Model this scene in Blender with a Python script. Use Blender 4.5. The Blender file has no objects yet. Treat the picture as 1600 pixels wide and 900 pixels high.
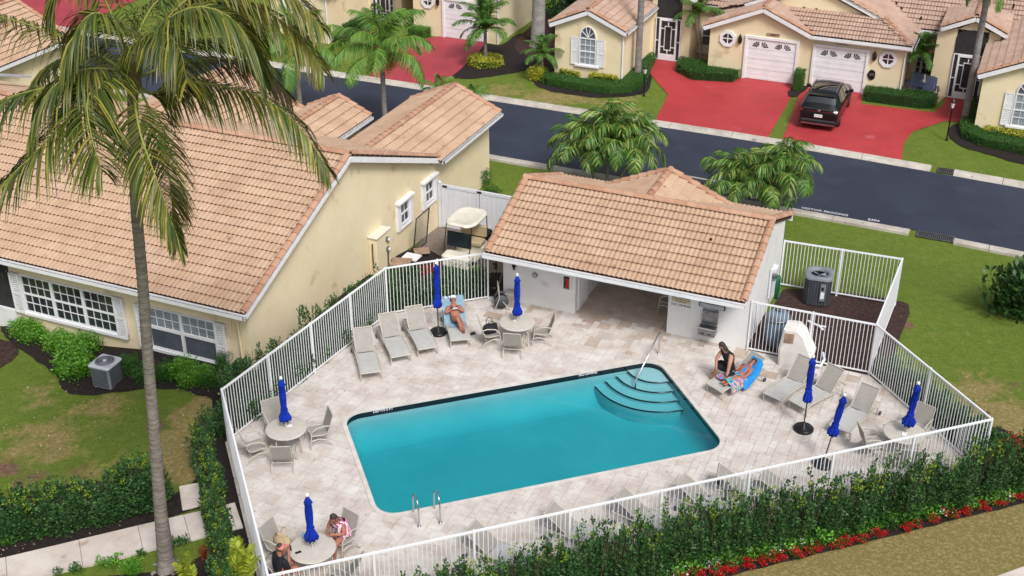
import bpy, math, random
import numpy as np
from mathutils import Vector, Matrix, noise as mnoise
from mathutils.geometry import delaunay_2d_cdt

sc = bpy.context.scene
# ------------------------------------------------------------------ camera
CAM_Z, PITCH, FPX = 21.46, math.radians(28.7), 1951.0
cam_data = bpy.data.cameras.new('camera')
cam_data.sensor_width = 36.0
cam_data.lens = FPX / 1600 * 36.0
cam_data.clip_start = 0.5
cam_data.clip_end = 2000
cam = bpy.data.objects.new('camera', cam_data)
cam.location = (0, 0, CAM_Z)
cam.rotation_euler = (math.pi / 2 - PITCH, 0, 0)
sc.collection.objects.link(cam)
sc.camera = cam
# ------------------------------------------------------------------ sky, sun, exposure
SUN_EL, SUN_AZ = math.radians(50), math.radians(158)      # azimuth measured clockwise from +Y
world = bpy.data.worlds.new('World')
sc.world = world
world.use_nodes = True
wn = world.node_tree.nodes; wl = world.node_tree.links
wn.clear()
wo = wn.new('ShaderNodeOutputWorld'); wb = wn.new('ShaderNodeBackground'); ws = wn.new('ShaderNodeTexSky')
ws.sky_type = 'NISHITA'; ws.sun_disc = False
ws.sun_elevation = SUN_EL; ws.sun_rotation = SUN_AZ
ws.air_density = 1.0; ws.dust_density = 4.0; ws.ozone_density = 0.6
wb.inputs['Strength'].default_value = 0.098
hs = wn.new('ShaderNodeHueSaturation'); hs.inputs['Saturation'].default_value = 0.42      # an overcast sky is paler than a clear one
wl.new(ws.outputs[0], hs.inputs['Color']); wl.new(hs.outputs[0], wb.inputs['Color']); wl.new(wb.outputs[0], wo.inputs['Surface'])
sun_d = bpy.data.lights.new('sun', 'SUN'); sun_d.energy = 2.0; sun_d.angle = math.radians(15)
sun_d.color = (1.0, 0.975, 0.94)
sun = bpy.data.objects.new('sun', sun_d); sc.collection.objects.link(sun)
sun_dir = Vector((math.sin(SUN_AZ) * math.cos(SUN_EL), math.cos(SUN_AZ) * math.cos(SUN_EL), math.sin(SUN_EL)))
sun.rotation_euler = sun_dir.to_track_quat('Z', 'Y').to_euler()
sun.location = sun_dir * 60
sc.view_settings.view_transform = 'Standard'
sc.view_settings.look = 'None'
sc.view_settings.gamma = 1
sc.view_settings.exposure = 0.44
sc.cycles.max_bounces = 8
sc.cycles.transparent_max_bounces = 24
R = random.Random(7)
# ------------------------------------------------------------------ frames of reference
def V3(x, y=None, z=0.0):
    return Vector((x, y, z)) if y is not None else Vector(x)
class Frame:
    def __init__(s, o, deg):
        a = math.radians(deg); s.o = Vector((o[0], o[1], 0)); s.ang = a
        s.u = Vector((math.cos(a), math.sin(a), 0)); s.v = Vector((-math.sin(a), math.cos(a), 0))
    def p(s, u, v, z=0.0): return s.o + s.u * u + s.v * v + Vector((0, 0, z))
    def uv(s, p):
        d = Vector((p[0], p[1], 0)) - s.o; return d.dot(s.u), d.dot(s.v)
H = Frame((2.16, 37.32), -23.2)       # the street and every building follow this grid
F = Frame((-3.56, 26.36), 17.9)       # the pool and its fence follow this one
CAMP = Vector((0, 0, CAM_Z))
def ray(px, py):
    fw = Vector((0, math.cos(PITCH), -math.sin(PITCH))); up = Vector((0, math.sin(PITCH), math.cos(PITCH)))
    return fw * FPX + Vector((1, 0, 0)) * (px - 800) - up * (py - 450)
def at(px, py, z=0.0):
    d = ray(px, py); return CAMP + d * ((z - CAM_Z) / d.z)
def at_y(px, py, y):
    d = ray(px, py); return CAMP + d * (y / d.y)
ZS = -0.6                              # level of the street, the pool deck is at 0
def sstep(a, b, x):
    t = min(1, max(0, (x - a) / (b - a))); return t * t * (3 - 2 * t)
def tz(p):
    u, v = H.uv(p); k = sstep(-2.8, -4.6, u)
    a = ZS * sstep(5.0, 11.0, v); b = -.85 * sstep(-3.5, 7.5, v) + .25 * sstep(8.5, 12.0, v)
    z = a*(1-k) + b*k; fu, fv = F.uv(p)
    return min(z, -.62 * sstep(-3.7, -8.0, fu) * sstep(-9, -4, fv + 8))
# ------------------------------------------------------------------ object helpers
def tag(o, label=None, cat=None, group=None, kind=None):
    if label: o['label'] = label
    if cat: o['category'] = cat
    if group: o['group'] = group
    if kind: o['kind'] = kind
    return o
LINK = sc.collection.objects.link
class MB:
    """collects polygons; build() links them as one mesh object"""
    def __init__(s): s.v = []; s.f = []; s.sm = []
    def add(s, verts, faces, smooth=False):
        n = len(s.v); s.v += [tuple(q) for q in verts]; s.f += [tuple(i + n for i in f) for f in faces]
        s.sm += [smooth] * len(faces); return s
    def box(s, x0, x1, y0, y1, z0, z1, M=None):
        vs = [Vector(q) for q in ((x0,y0,z0),(x1,y0,z0),(x1,y1,z0),(x0,y1,z0),(x0,y0,z1),(x1,y0,z1),(x1,y1,z1),(x0,y1,z1))]
        if M is not None: vs = [M @ q for q in vs]
        return s.add(vs, [(0,3,2,1),(4,5,6,7),(0,1,5,4),(1,2,6,5),(2,3,7,6),(3,0,4,7)])
    def bbox(s, x0, x1, y0, y1, z0, z1, b=0.02, M=None):
        """box with bevelled vertical edges and top rim"""
        pts = [(x0+b,y0),(x1-b,y0),(x1,y0+b),(x1,y1-b),(x1-b,y1),(x0+b,y1),(x0,y1-b),(x0,y0+b)]
        cx, cy = (x0+x1)/2, (y0+y1)/2
        top = [(cx+(x-cx)*(1-2*b/max(x1-x0,1e-6)), cy+(y-cy)*(1-2*b/max(y1-y0,1e-6))) for x, y in pts]
        vs = [Vector((x,y,z0)) for x,y in pts]+[Vector((x,y,z1-b)) for x,y in pts]+[Vector((x,y,z1)) for x,y in top]
        if M is not None: vs = [M @ q for q in vs]
        fs = [tuple(range(7,-1,-1)), tuple(range(16,24))]
        for k in range(8):
            j = (k+1)%8; fs += [(k,j,8+j,8+k),(8+k,8+j,16+j,16+k)]
        return s.add(vs, fs)
    def beam(s, a, b, w, h=None, up=Vector((0,0,1))):
        """rectangular bar between two points"""
        a, b = Vector(a), Vector(b); h = h or w; d = (b-a).normalized()
        if abs(d.dot(up)) > .99: up = Vector((1,0,0))
        x = d.cross(up).normalized(); y = x.cross(d)
        vs = []
        for q in (a, b):
            vs += [q - x*w/2 - y*h/2, q + x*w/2 - y*h/2, q + x*w/2 + y*h/2, q - x*w/2 + y*h/2]
        return s.add(vs, [(0,1,2,3),(7,6,5,4),(0,4,5,1),(1,5,6,2),(2,6,7,3),(3,7,4,0)])
    def tube(s, path, r, n=8, caps=True, smooth=True):
        path = [Vector(q) for q in path]; rs = r if isinstance(r, (list, tuple)) else [r]*len(path)
        vs = []; prev = None
        for i, q in enumerate(path):
            t = (path[min(i+1,len(path)-1)] - path[max(i-1,0)])
            t = t.normalized() if t.length > 1e-9 else Vector((0,0,1))
            if prev is None:
                x = t.orthogonal().normalized()
            else:
                x = (prev - t*prev.dot(t)); x = x.normalized() if x.length > 1e-6 else t.orthogonal().normalized()
            prev = x; y = t.cross(x)
            for k in range(n):
                a = 2*math.pi*k/n; vs.append(q + (x*math.cos(a) + y*math.sin(a))*rs[i])
        fs = []
        for i in range(len(path)-1):
            for k in range(n):
                j = (k+1)%n; fs.append((i*n+k, i*n+j, (i+1)*n+j, (i+1)*n+k))
        s.add(vs, fs, smooth)
        if caps:
            s.add(vs[:n], [tuple(range(n-1,-1,-1))]); s.add(vs[-n:], [tuple(range(n))])
        return s
    def lathe(s, prof, n=20, c=(0,0,0), M=None, smooth=True, fr=None):
        vs = []; c = Vector(c)
        for i, (r, z) in enumerate(prof):
            for k in range(n):
                a = 2*math.pi*k/n; rr = r if fr is None else r*fr(a, i)
                q = Vector((rr*math.cos(a), rr*math.sin(a), z)); q = (M @ q) if M is not None else q
                vs.append(q + c)
        fs = []
        for i in range(len(prof)-1):
            for k in range(n):
                j = (k+1)%n; fs.append((i*n+k, i*n+j, (i+1)*n+j, (i+1)*n+k))
        fs += [tuple(range(n-1,-1,-1)), tuple(range((len(prof)-1)*n, len(prof)*n))]
        return s.add(vs, fs, smooth)
    def prism(s, poly, z0, z1):
        """vertical extrusion of a 2D polygon (counter-clockwise)"""
        n = len(poly); vs = [(p[0],p[1],z0) for p in poly]+[(p[0],p[1],z1) for p in poly]
        return s.add(vs, [tuple(range(n-1,-1,-1)), tuple(range(n,2*n))]+[(k,(k+1)%n,n+(k+1)%n,n+k) for k in range(n)])
    def extr(s, pts, d):
        """extrude planar polygon of 3D points by vector d"""
        n = len(pts); d = Vector(d); vs = [Vector(p) for p in pts]+[Vector(p)+d for p in pts]
        return s.add(vs, [tuple(range(n-1,-1,-1)), tuple(range(n,2*n))]+[(k,(k+1)%n,n+(k+1)%n,n+k) for k in range(n)])
    def grid(s, P, smooth=True, close=False):
        """P: rows of points"""
        m = len(P[0]); vs = [q for row in P for q in row]; fs = []
        for i in range(len(P)-1):
            for k in range(m if close else m-1):
                j = (k+1)%m; fs.append((i*m+k, i*m+j, (i+1)*m+j, (i+1)*m+k))
        return s.add(vs, fs, smooth)
    def ell(s, c, r, n=12, m=8, M=None):
        prof = [(max(1e-4, math.sin(math.pi*i/m)), -math.cos(math.pi*i/m)) for i in range(m+1)]
        S = Matrix.Diagonal((r[0], r[1], r[2], 1)); S = (M.to_4x4() @ S) if M is not None else S
        return s.lathe(prof, n, c, S)
    def mesh(s, name, origin=None):
        me = bpy.data.meshes.new(name); o = origin
        vs = s.v if o is None else [(q[0]-o[0], q[1]-o[1], q[2]-o[2]) for q in s.v]
        me.from_pydata(vs, [], s.f)
        me.polygons.foreach_set('use_smooth', s.sm); me.update(); return me
    def build(s, name, m, parent=None, origin=None):
        me = s.mesh(name, origin); me.materials.append(m)
        o = bpy.data.objects.new(name, me); LINK(o)
        if parent is not None: o.parent = parent
        return o
def empty(name, loc=(0,0,0), rz=0.0, label=None, cat=None, group=None):
    o = bpy.data.objects.new(name, None); o.empty_display_size = .2; LINK(o)
    o.location = loc; o.rotation_euler = (0,0,rz); return tag(o, label, cat, group)
def meshobj(name, me, m=None, parent=None, loc=None, mat4=None):
    o = bpy.data.objects.new(name, me); LINK(o)
    if m is not None and not me.materials: me.materials.append(m)
    if parent is not None: o.parent = parent
    if mat4 is not None: o.matrix_local = mat4
    elif loc is not None: o.location = loc
    return o
def dup(root, loc, rz, label=None, group=None, scale=None, tilt=None):
    kids = {}
    def cp(o, par):
        c = o.copy(); LINK(c)
        if par is not None: c.parent = par
        for ch in KIDS(o): cp(ch, c)
        return c
    r = cp(root, None); r.location = loc; r.rotation_euler = (tilt[0], tilt[1], rz) if tilt else (0,0,rz)
    if scale: r.scale = (scale,)*3 if not isinstance(scale, tuple) else scale
    if label: r['label'] = label
    if group: r['group'] = group
    return r
def KIDS(o): return [c for c in o.children]
def shape(pts, Fr_=None):
    return [Vector(p) for p in pts]
def mesh_np(name, V, Fc, m):
    """V (n,3) array, Fc (k,4) or (k,3) int array"""
    me = bpy.data.meshes.new(name); k, w = Fc.shape
    me.vertices.add(len(V)); me.vertices.foreach_set('co', V.astype(np.float32).ravel())
    me.loops.add(k*w); me.loops.foreach_set('vertex_index', Fc.astype(np.int32).ravel())
    me.polygons.add(k); me.polygons.foreach_set('loop_start', np.arange(0, k*w, w, dtype=np.int32))
    me.polygons.foreach_set('loop_total', np.full(k, w, dtype=np.int32))
    me.update(calc_edges=True); me.validate()
    if m is not None: me.materials.append(m)
    return me
# ------------------------------------------------------------------ materials
def lin(r, g, b):
    return tuple(((c/255+.055)/1.055)**2.4 if c > 10 else c/255/12.92 for c in (r, g, b)) + (1,)
def pm(name, c1, c2=None, ns=2.0, nd=5, rough=.7, bump=0, bs=30, ramp=None, metal=0, spec=.4, leaf=0, c3=None, n3=12, t3=.6, coat=0, rmix=.6, bdist=.02, st=None):
    m = bpy.data.materials.new(name); m.use_nodes = True; N = m.node_tree.nodes; L = m.node_tree.links
    b = N['Principled BSDF']; b.inputs['Roughness'].default_value = rough
    b.inputs['Metallic'].default_value = metal; b.inputs['Specular IOR Level'].default_value = spec
    if coat: b.inputs['Coat Weight'].default_value = coat; b.inputs['Coat Roughness'].default_value = .04
    def l3(c): return tuple(c[:3]) + (1,)
    geo = N.new('ShaderNodeNewGeometry'); pos = geo.outputs['Position']
    if st:
        mp = N.new('ShaderNodeMapping'); mp.inputs['Scale'].default_value = st; L.new(pos, mp.inputs['Vector']); pos = mp.outputs[0]
    col = None
    if c2 is not None:
        nz = N.new('ShaderNodeTexNoise'); nz.inputs['Scale'].default_value = ns; nz.inputs['Detail'].default_value = nd
        nz.inputs['Roughness'].default_value = .65; L.new(pos, nz.inputs['Vector'])
        cr = N.new('ShaderNodeValToRGB'); cr.color_ramp.elements[0].position = .36; cr.color_ramp.elements[1].position = .64
        cr.color_ramp.elements[0].color = l3(c1); cr.color_ramp.elements[1].color = l3(c2)
        L.new(nz.outputs['Fac'], cr.inputs['Fac']); col = cr.outputs['Color']
    if c3 is not None:
        nz = N.new('ShaderNodeTexNoise'); nz.inputs['Scale'].default_value = n3; nz.inputs['Detail'].default_value = 4
        L.new(pos, nz.inputs['Vector'])
        mr = N.new('ShaderNodeMapRange'); mr.inputs['From Min'].default_value = t3; mr.inputs['From Max'].default_value = t3+.08
        L.new(nz.outputs['Fac'], mr.inputs['Value'])
        mx = N.new('ShaderNodeMix'); mx.data_type = 'RGBA'; L.new(mr.outputs[0], mx.inputs['Factor'])
        if col is not None: L.new(col, mx.inputs[6])
        else: mx.inputs[6].default_value = l3(c1)
        mx.inputs[7].default_value = l3(c3); col = mx.outputs[2]
    if ramp is not None:
        oi = N.new('ShaderNodeObjectInfo'); ad = N.new('ShaderNodeMath'); ad.operation = 'ADD'
        L.new(oi.outputs['Random'], ad.inputs[0]); L.new(geo.outputs['Random Per Island'], ad.inputs[1])
        frn = N.new('ShaderNodeMath'); frn.operation = 'FRACT'; L.new(ad.outputs[0], frn.inputs[0])
        cr = N.new('ShaderNodeValToRGB'); e = cr.color_ramp.elements
        while len(e) < len(ramp): e.new(.5)
        for k, (p_, c_) in enumerate(ramp): e[k].position = p_; e[k].color = l3(c_)
        L.new(frn.outputs[0], cr.inputs['Fac'])
        if col is not None:
            mx = N.new('ShaderNodeMix'); mx.data_type = 'RGBA'; mx.inputs['Factor'].default_value = rmix
            L.new(col, mx.inputs[6]); L.new(cr.outputs['Color'], mx.inputs[7]); col = mx.outputs[2]
        else: col = cr.outputs['Color']
    if col is None: b.inputs['Base Color'].default_value = l3(c1)
    else: L.new(col, b.inputs['Base Color'])
    if bump:
        nb = N.new('ShaderNodeTexNoise'); nb.inputs['Scale'].default_value = bs; nb.inputs['Detail'].default_value = 4
        L.new(pos, nb.inputs['Vector']); bp = N.new('ShaderNodeBump'); bp.inputs['Strength'].default_value = bump
        bp.inputs['Distance'].default_value = bdist; L.new(nb.outputs['Fac'], bp.inputs['Height']); L.new(bp.outputs[0], b.inputs['Normal'])
    if leaf:
        tr = N.new('ShaderNodeBsdfTranslucent'); ms = N.new('ShaderNodeMixShader'); ms.inputs[0].default_value = leaf
        if col is not None: L.new(col, tr.inputs['Color'])
        else: tr.inputs['Color'].default_value = l3(c1)
        L.new(b.outputs[0], ms.inputs[1]); L.new(tr.outputs[0], ms.inputs[2])
        L.new(ms.outputs[0], N['Material Output'].inputs['Surface'])
    return m
MATS = {}
def mix(a, b, t): return tuple(a[i]*(1-t)+b[i]*t for i in range(3)) + (1,)
def sc3(a, k): return tuple(min(1, a[i]*k) for i in range(3)) + (1,)
M = MATS
M['tile'] = pm('roof_tile_clay', lin(192,164,140), lin(172,142,118), ns=.9, nd=9, rough=.88, bump=.3, bs=60,
    ramp=[(0,lin(196,166,140)),(.3,lin(184,154,130)),(.55,lin(203,176,150)),(.8,lin(172,142,118)),(1,lin(190,160,134))], rmix=.28, c3=lin(118,96,82), n3=2.2, t3=.66)
M['tile_pink'] = pm('roof_tile_pink', lin(186,158,142), lin(166,138,124), ns=.9, rough=.88, bump=.3, bs=60,
    ramp=[(0,lin(184,156,138)),(.3,lin(170,142,126)),(.55,lin(192,166,148)),(.8,lin(156,130,114)),(1,lin(180,150,134))], rmix=.42, c3=lin(110,90,80), n3=4, t3=.66)
M['under'] = pm('roof_underlay', lin(78,52,42), rough=.95)
M['cap'] = pm('ridge_tile_clay', lin(182,142,118), lin(158,116,94), ns=2.5, rough=.88, bump=.3, ramp=[(0,lin(176,132,106)),(.5,lin(196,164,140)),(1,lin(160,118,94))], rmix=.5)
M['cream'] = pm('cream_stucco', lin(231,217,184), lin(222,205,170), ns=.5, nd=8, rough=.92, bump=.35, bs=45, c3=lin(206,186,150), n3=1.1, t3=.63)
M['tan'] = pm('cream_stucco_b', lin(218,196,156), lin(204,180,138), ns=.7, rough=.9, bump=.25, bs=45)
M['whitewall'] = pm('white_stucco', lin(226,226,226), lin(214,214,214), ns=.8, rough=.88, bump=.25, bs=45, c3=lin(200,200,202), n3=1.3, t3=.64)
M['white'] = pm('white_paint', lin(232,232,234), lin(220,221,224), ns=2, rough=.45)
M['whitemetal'] = pm('white_powder_coat', lin(228,230,234), rough=.35, spec=.5)
M['vinyl'] = pm('white_vinyl', lin(220,222,228), lin(210,213,220), ns=1, rough=.4)
M['darkmetal'] = pm('dark_gutter', lin(70,74,82), rough=.4)
M['glass'] = pm('window_glass', lin(34,40,46), lin(52,60,66), ns=.9, rough=.06, spec=.9)
M['blindglass'] = pm('glass_with_blinds', lin(150,158,168), lin(120,128,140), ns=1.0, rough=.12, spec=.8, st=(1,1,14))
M['greyglass'] = pm('grey_glass', lin(92,98,108), lin(78,84,94), ns=1.4, rough=.12, spec=.8)
M['screen'] = pm('insect_screen', lin(52,50,52), lin(40,40,42), ns=4, rough=.7)
M['black'] = pm('black_plastic', lin(26,27,30), rough=.5)
M['blackmetal'] = pm('black_metal', lin(24,25,28), rough=.35)
M['chrome'] = pm('stainless_steel', lin(200,204,208), rough=.18, metal=1)
M['steel'] = pm('brushed_steel', lin(150,150,152), lin(120,120,124), ns=6, rough=.35, metal=.85)
M['asphalt'] = pm('sealed_asphalt', lin(40,45,60), lin(48,54,72), ns=.35, nd=9, rough=.6, bump=.35, bs=120, bdist=.01, c3=lin(50,56,73), n3=.45, t3=.58, spec=.5)
M['concrete'] = pm('kerb_concrete', lin(196,190,180), lin(168,160,150), ns=1.2, rough=.9, bump=.3, bs=50, c3=lin(136,128,120), n3=3.3, t3=.63)
M['red'] = pm('red_painted_drive', lin(178,60,64), lin(160,50,55), ns=.6, nd=7, rough=.65, bump=.3, bs=90, c3=lin(180,84,92), n3=.9, t3=.68, bdist=.008)
M['redpink'] = pm('faded_red_drive', lin(170,62,74), lin(152,54,64), ns=.5, nd=7, rough=.65, bump=.3, bs=90, c3=lin(186,108,118), n3=1.1, t3=.66, bdist=.008)
M['mulch'] = pm('dark_mulch', lin(46,36,34), lin(26,20,20), ns=9, nd=6, rough=.95, bump=1, bs=34, bdist=.06, c3=lin(92,72,62), n3=22, t3=.66)
M['mulchbrown'] = pm('brown_mulch', lin(78,54,48), lin(44,32,30), ns=7, nd=6, rough=.95, bump=1, bs=34, bdist=.06, c3=lin(150,128,118), n3=18, t3=.66)
M['path'] = pm('walkway_stone', lin(206,198,190), lin(186,174,166), ns=1.2, nd=8, rough=.85, bump=.3, bs=40, c3=lin(164,148,138), n3=2.4, t3=.64)
PAV = [(0,lin(206,199,192)),(.13,lin(196,184,174)),(.26,lin(214,209,203)),(.4,lin(200,191,183)),(.5,lin(184,169,158)),(.6,lin(211,205,198)),(.72,lin(202,193,185)),(.86,lin(217,213,208)),(1,lin(194,183,174))]
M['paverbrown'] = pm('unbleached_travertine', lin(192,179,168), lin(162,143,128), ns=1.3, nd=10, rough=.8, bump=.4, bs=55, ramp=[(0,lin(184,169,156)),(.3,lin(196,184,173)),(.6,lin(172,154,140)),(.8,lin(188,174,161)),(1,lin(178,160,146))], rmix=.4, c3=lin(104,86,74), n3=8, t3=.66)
M['paver'] = pm('travertine_paver', lin(216,213,210), lin(176,163,154), ns=1.5, nd=10, rough=.8, bump=.4, bs=55, ramp=PAV, rmix=.4, c3=lin(124,108,96), n3=7, t3=.65)
M['grout'] = pm('paver_joint', lin(178,166,156), rough=.95)
M['coping'] = pm('pool_coping', lin(212,208,204), lin(192,184,178), ns=3, nd=8, rough=.75, bump=.3, bs=50, ramp=PAV, rmix=.25)
M['waterline'] = pm('waterline_tile', lin(10,14,24), lin(20,26,40), ns=8, rough=.2, spec=.6)
M['basin'] = pm('pool_plaster', lin(176,206,212), lin(158,196,204), ns=.5, nd=6, rough=.8)
M['sling'] = pm('grey_sling_fabric', lin(158,154,148), lin(148,144,138), ns=5, rough=.85, bump=.2, bs=200)
M['slinglight'] = pm('light_sling_fabric', lin(180,180,178), lin(170,170,168), ns=5, rough=.85, bump=.2, bs=200)
M['frame'] = pm('taupe_aluminium', lin(186,180,168), rough=.4)
M['tabletop'] = pm('cast_tabletop', lin(196,190,182), lin(186,180,170), ns=5, rough=.5)
M['blue'] = pm('royal_blue_canvas', lin(20,56,176), lin(12,38,140), ns=5, rough=.75, spec=.2)
M['bark'] = pm('palm_bark', lin(150,142,136), lin(112,104,98), ns=4, nd=8, rough=.9, bump=.6, bs=25, st=(1,1,2.4), bdist=.03)
M['barkgrey'] = pm('grey_palm_bark', lin(140,136,134), lin(110,106,104), ns=3, nd=8, rough=.9, bump=.5, bs=20, bdist=.03, st=(1,1,2))
M['barkwhite'] = pm('pale_bark', lin(164,160,158), lin(132,128,126), ns=3, nd=8, rough=.9, bump=.5, bs=20, bdist=.03)
M['scar'] = pm('leaf_scar_ring', lin(104,92,84), rough=.95)
M['rachis'] = pm('frond_rachis', lin(132,138,62), rough=.6)
M['husk'] = pm('brown_leaf_sheath', lin(124,104,76), lin(92,80,56), ns=6, rough=.9, bump=.5)
def leafmat(name, cols, leaf=.22, rough=.5, **k):
    n = len(cols); return pm(name, cols[0], ramp=[(i/(n-1), c) for i, c in enumerate(cols)], leaf=leaf, rough=rough, **k)
M['coco'] = leafmat('coconut_leaflet', [lin(58,80,32),lin(102,114,40),lin(38,56,26),lin(152,146,58),lin(72,92,36),lin(46,64,28),lin(124,116,50)], rough=.42, leaf=.2)
M['coco_y'] = leafmat('yellowing_leaflet', [lin(120,122,42),lin(86,100,36),lin(152,140,60),lin(62,80,32),lin(134,118,60)], rough=.4, leaf=.2)
M['coco_b'] = leafmat('browned_leaflet', [lin(98,84,48),lin(70,76,34),lin(124,100,64),lin(60,60,34)], rough=.5, leaf=.15)
M['queen'] = leafmat('queen_palm_leaflet', [lin(78,124,44),lin(102,146,54),lin(60,100,40),lin(124,160,66),lin(86,130,48)])
M['date'] = leafmat('date_palm_leaflet', [lin(66,112,44),lin(84,130,52),lin(52,92,38),lin(104,142,64)])
M['xmas'] = leafmat('christmas_palm_leaflet', [lin(48,96,36),lin(96,144,52),lin(34,70,30),lin(172,182,92),lin(64,112,42),lin(40,80,34)])
M['areca'] = leafmat('areca_leaflet', [lin(150,164,40),lin(120,146,40),lin(182,186,56),lin(98,128,40)])
M['podo'] = leafmat('hedge_leaf', [lin(46,84,44),lin(64,108,54),lin(34,64,38),lin(80,122,62),lin(46,80,50),lin(100,138,64)], leaf=.18)
M['podo_new'] = leafmat('new_growth_leaf', [lin(140,164,44),lin(112,142,42),lin(160,176,52)], leaf=.3)
M['hedge'] = leafmat('clipped_hedge_leaf', [lin(44,92,32),lin(62,112,38),lin(34,74,28),lin(84,132,48)], leaf=.2)
M['brighthedge'] = leafmat('bright_hedge_leaf', [lin(84,148,42),lin(120,176,58),lin(54,112,34),lin(140,190,74)], leaf=.3)
M['yellowleaf'] = leafmat('yellow_croton_leaf', [lin(176,176,56),lin(206,200,78),lin(140,152,48),lin(190,186,60),lin(98,124,40)], leaf=.25)
M['redleaf'] = leafmat('red_croton_leaf', [lin(150,44,32),lin(86,36,34),lin(196,80,40),lin(60,40,36)], leaf=.2)
M['darkleaf'] = leafmat('dark_bush_leaf', [lin(40,72,32),lin(30,56,28),lin(58,92,40),lin(72,104,48)], leaf=.2)
M['redflower'] = leafmat('red_petal', [lin(200,20,34),lin(168,12,26),lin(222,46,52)], leaf=.2)
M['whiteflower'] = leafmat('white_petal', [lin(232,232,236),lin(214,214,222)], leaf=.2)
M['orangefruit'] = leafmat('orange_flower_cluster', [lin(206,160,84),lin(184,138,70),lin(222,180,110)], leaf=.1)
M['stem'] = pm('brown_stem', lin(92,74,58), rough=.9)
M['grassblade'] = leafmat('grass_blade', [lin(104,126,52),lin(124,142,62),lin(86,110,44),lin(146,148,84),lin(166,152,100)], leaf=.25)
M['skin'] = pm('skin', lin(184,138,118), lin(166,120,102), ns=4, rough=.6)
M['skinred'] = pm('tanned_skin', lin(172,116,98), lin(152,98,82), ns=4, rough=.6)
M['blackcloth'] = pm('black_cloth', lin(24,25,32), lin(34,36,44), ns=6, rough=.9, bump=.3, bs=20)
M['hair'] = pm('dark_hair', lin(44,36,34), lin(74,66,58), ns=18, rough=.7)
M['hairgrey'] = pm('greying_hair', lin(40,38,38), lin(66,64,60), ns=9, rough=.7)
M['whitecloth'] = pm('white_cloth', lin(226,228,230), rough=.85)
M['bluetowel'] = pm('light_blue_towel', lin(140,168,182), lin(120,150,168), ns=6, rough=.95, bump=.5, bs=90)
M['pinkcap'] = pm('pink_cap', lin(214,128,120), rough=.85)
M['darkgrey'] = pm('dark_grey_plastic', lin(74,78,84), lin(64,68,74), ns=4, rough=.6)
M['midgrey'] = pm('grey_casing', lin(126,132,140), lin(112,118,126), ns=3, rough=.5)
M['lightgrey'] = pm('light_grey_casing', lin(176,180,188), lin(160,164,172), ns=3, rough=.45)
M['bluegrey'] = pm('blue_grey_plastic', lin(104,122,140), lin(90,108,126), ns=3, rough=.5)
M['binblue'] = pm('dark_blue_bin_plastic', lin(54,66,82), rough=.5)
M['beige'] = pm('beige_plastic', lin(222,218,204), lin(210,205,190), ns=3, rough=.4)
M['beigeseat'] = pm('tan_vinyl', lin(190,172,140), rough=.5)
M['carpaint'] = pm('black_car_paint', lin(12,12,14), rough=.3, coat=.35, spec=.35)
M['carglass'] = pm('dark_car_glass', lin(20,24,32), rough=.04, spec=1, coat=.6)
M['tyre'] = pm('tyre_rubber', lin(28,28,30), rough=.85)
M['taillight'] = pm('tail_light', lin(120,14,18), rough=.15, spec=.8)
M['bluechair'] = pm('navy_painted_wood', lin(56,66,92), lin(48,58,84), ns=4, rough=.55)
M['gravel'] = pm('gravel', lin(150,136,124), lin(104,94,88), ns=14, nd=4, rough=.95, bump=1, bs=30, bdist=.05)
M['wood'] = pm('weathered_board', lin(168,140,118), lin(134,108,92), ns=5, rough=.85)
M['green'] = pm('dark_green_hose', lin(24,86,58), rough=.5)
M['red_paint'] = pm('red_extinguisher', lin(180,34,30), rough=.3)
M['rustwhite'] = pm('stained_white_plastic', lin(226,225,222), lin(212,207,200), ns=2.2, rough=.6, c3=lin(180,158,134), n3=2.0, t3=.66)
M['sign'] = pm('cream_sign', lin(196,190,158), rough=.5)
M['straw'] = pm('straw_bag', lin(204,184,148), lin(176,154,118), ns=20, rough=.9, bump=.6, bs=60)
M['lampglass'] = pm('frosted_lamp_glass', lin(206,210,214), rough=.2, spec=.6)
def wallink(): pass
# water: a real surface over a real basin, part clear and part mirror by the Fresnel law
def water_mat():
    m = bpy.data.materials.new('pool_water'); m.use_nodes = True; N = m.node_tree.nodes; L = m.node_tree.links; N.clear()
    out = N.new('ShaderNodeOutputMaterial'); t = N.new('ShaderNodeBsdfTransparent'); t.inputs[0].default_value = (.97,.99,1,1)
    g = N.new('ShaderNodeBsdfGlossy'); g.inputs['Roughness'].default_value = .03
    fr = N.new('ShaderNodeFresnel'); fr.inputs['IOR'].default_value = 1.36
    ms = N.new('ShaderNodeMixShader'); nz = N.new('ShaderNodeTexNoise'); nz.inputs['Scale'].default_value = 3.0; nz.inputs['Detail'].default_value = 3
    geo = N.new('ShaderNodeNewGeometry'); L.new(geo.outputs['Position'], nz.inputs['Vector'])
    bp = N.new('ShaderNodeBump'); bp.inputs['Strength'].default_value = .16; bp.inputs['Distance'].default_value = .02
    L.new(nz.outputs['Fac'], bp.inputs['Height']); L.new(bp.outputs[0], g.inputs['Normal'])
    L.new(fr.outputs[0], ms.inputs[0]); L.new(t.outputs[0], ms.inputs[1]); L.new(g.outputs[0], ms.inputs[2]); L.new(ms.outputs[0], out.inputs[0])
    va = N.new('ShaderNodeVolumeAbsorption'); va.inputs['Color'].default_value = (.07,.825,.852,1); va.inputs['Density'].default_value = 1.12
    L.new(va.outputs[0], out.inputs['Volume']); return m
M['water'] = water_mat()
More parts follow.
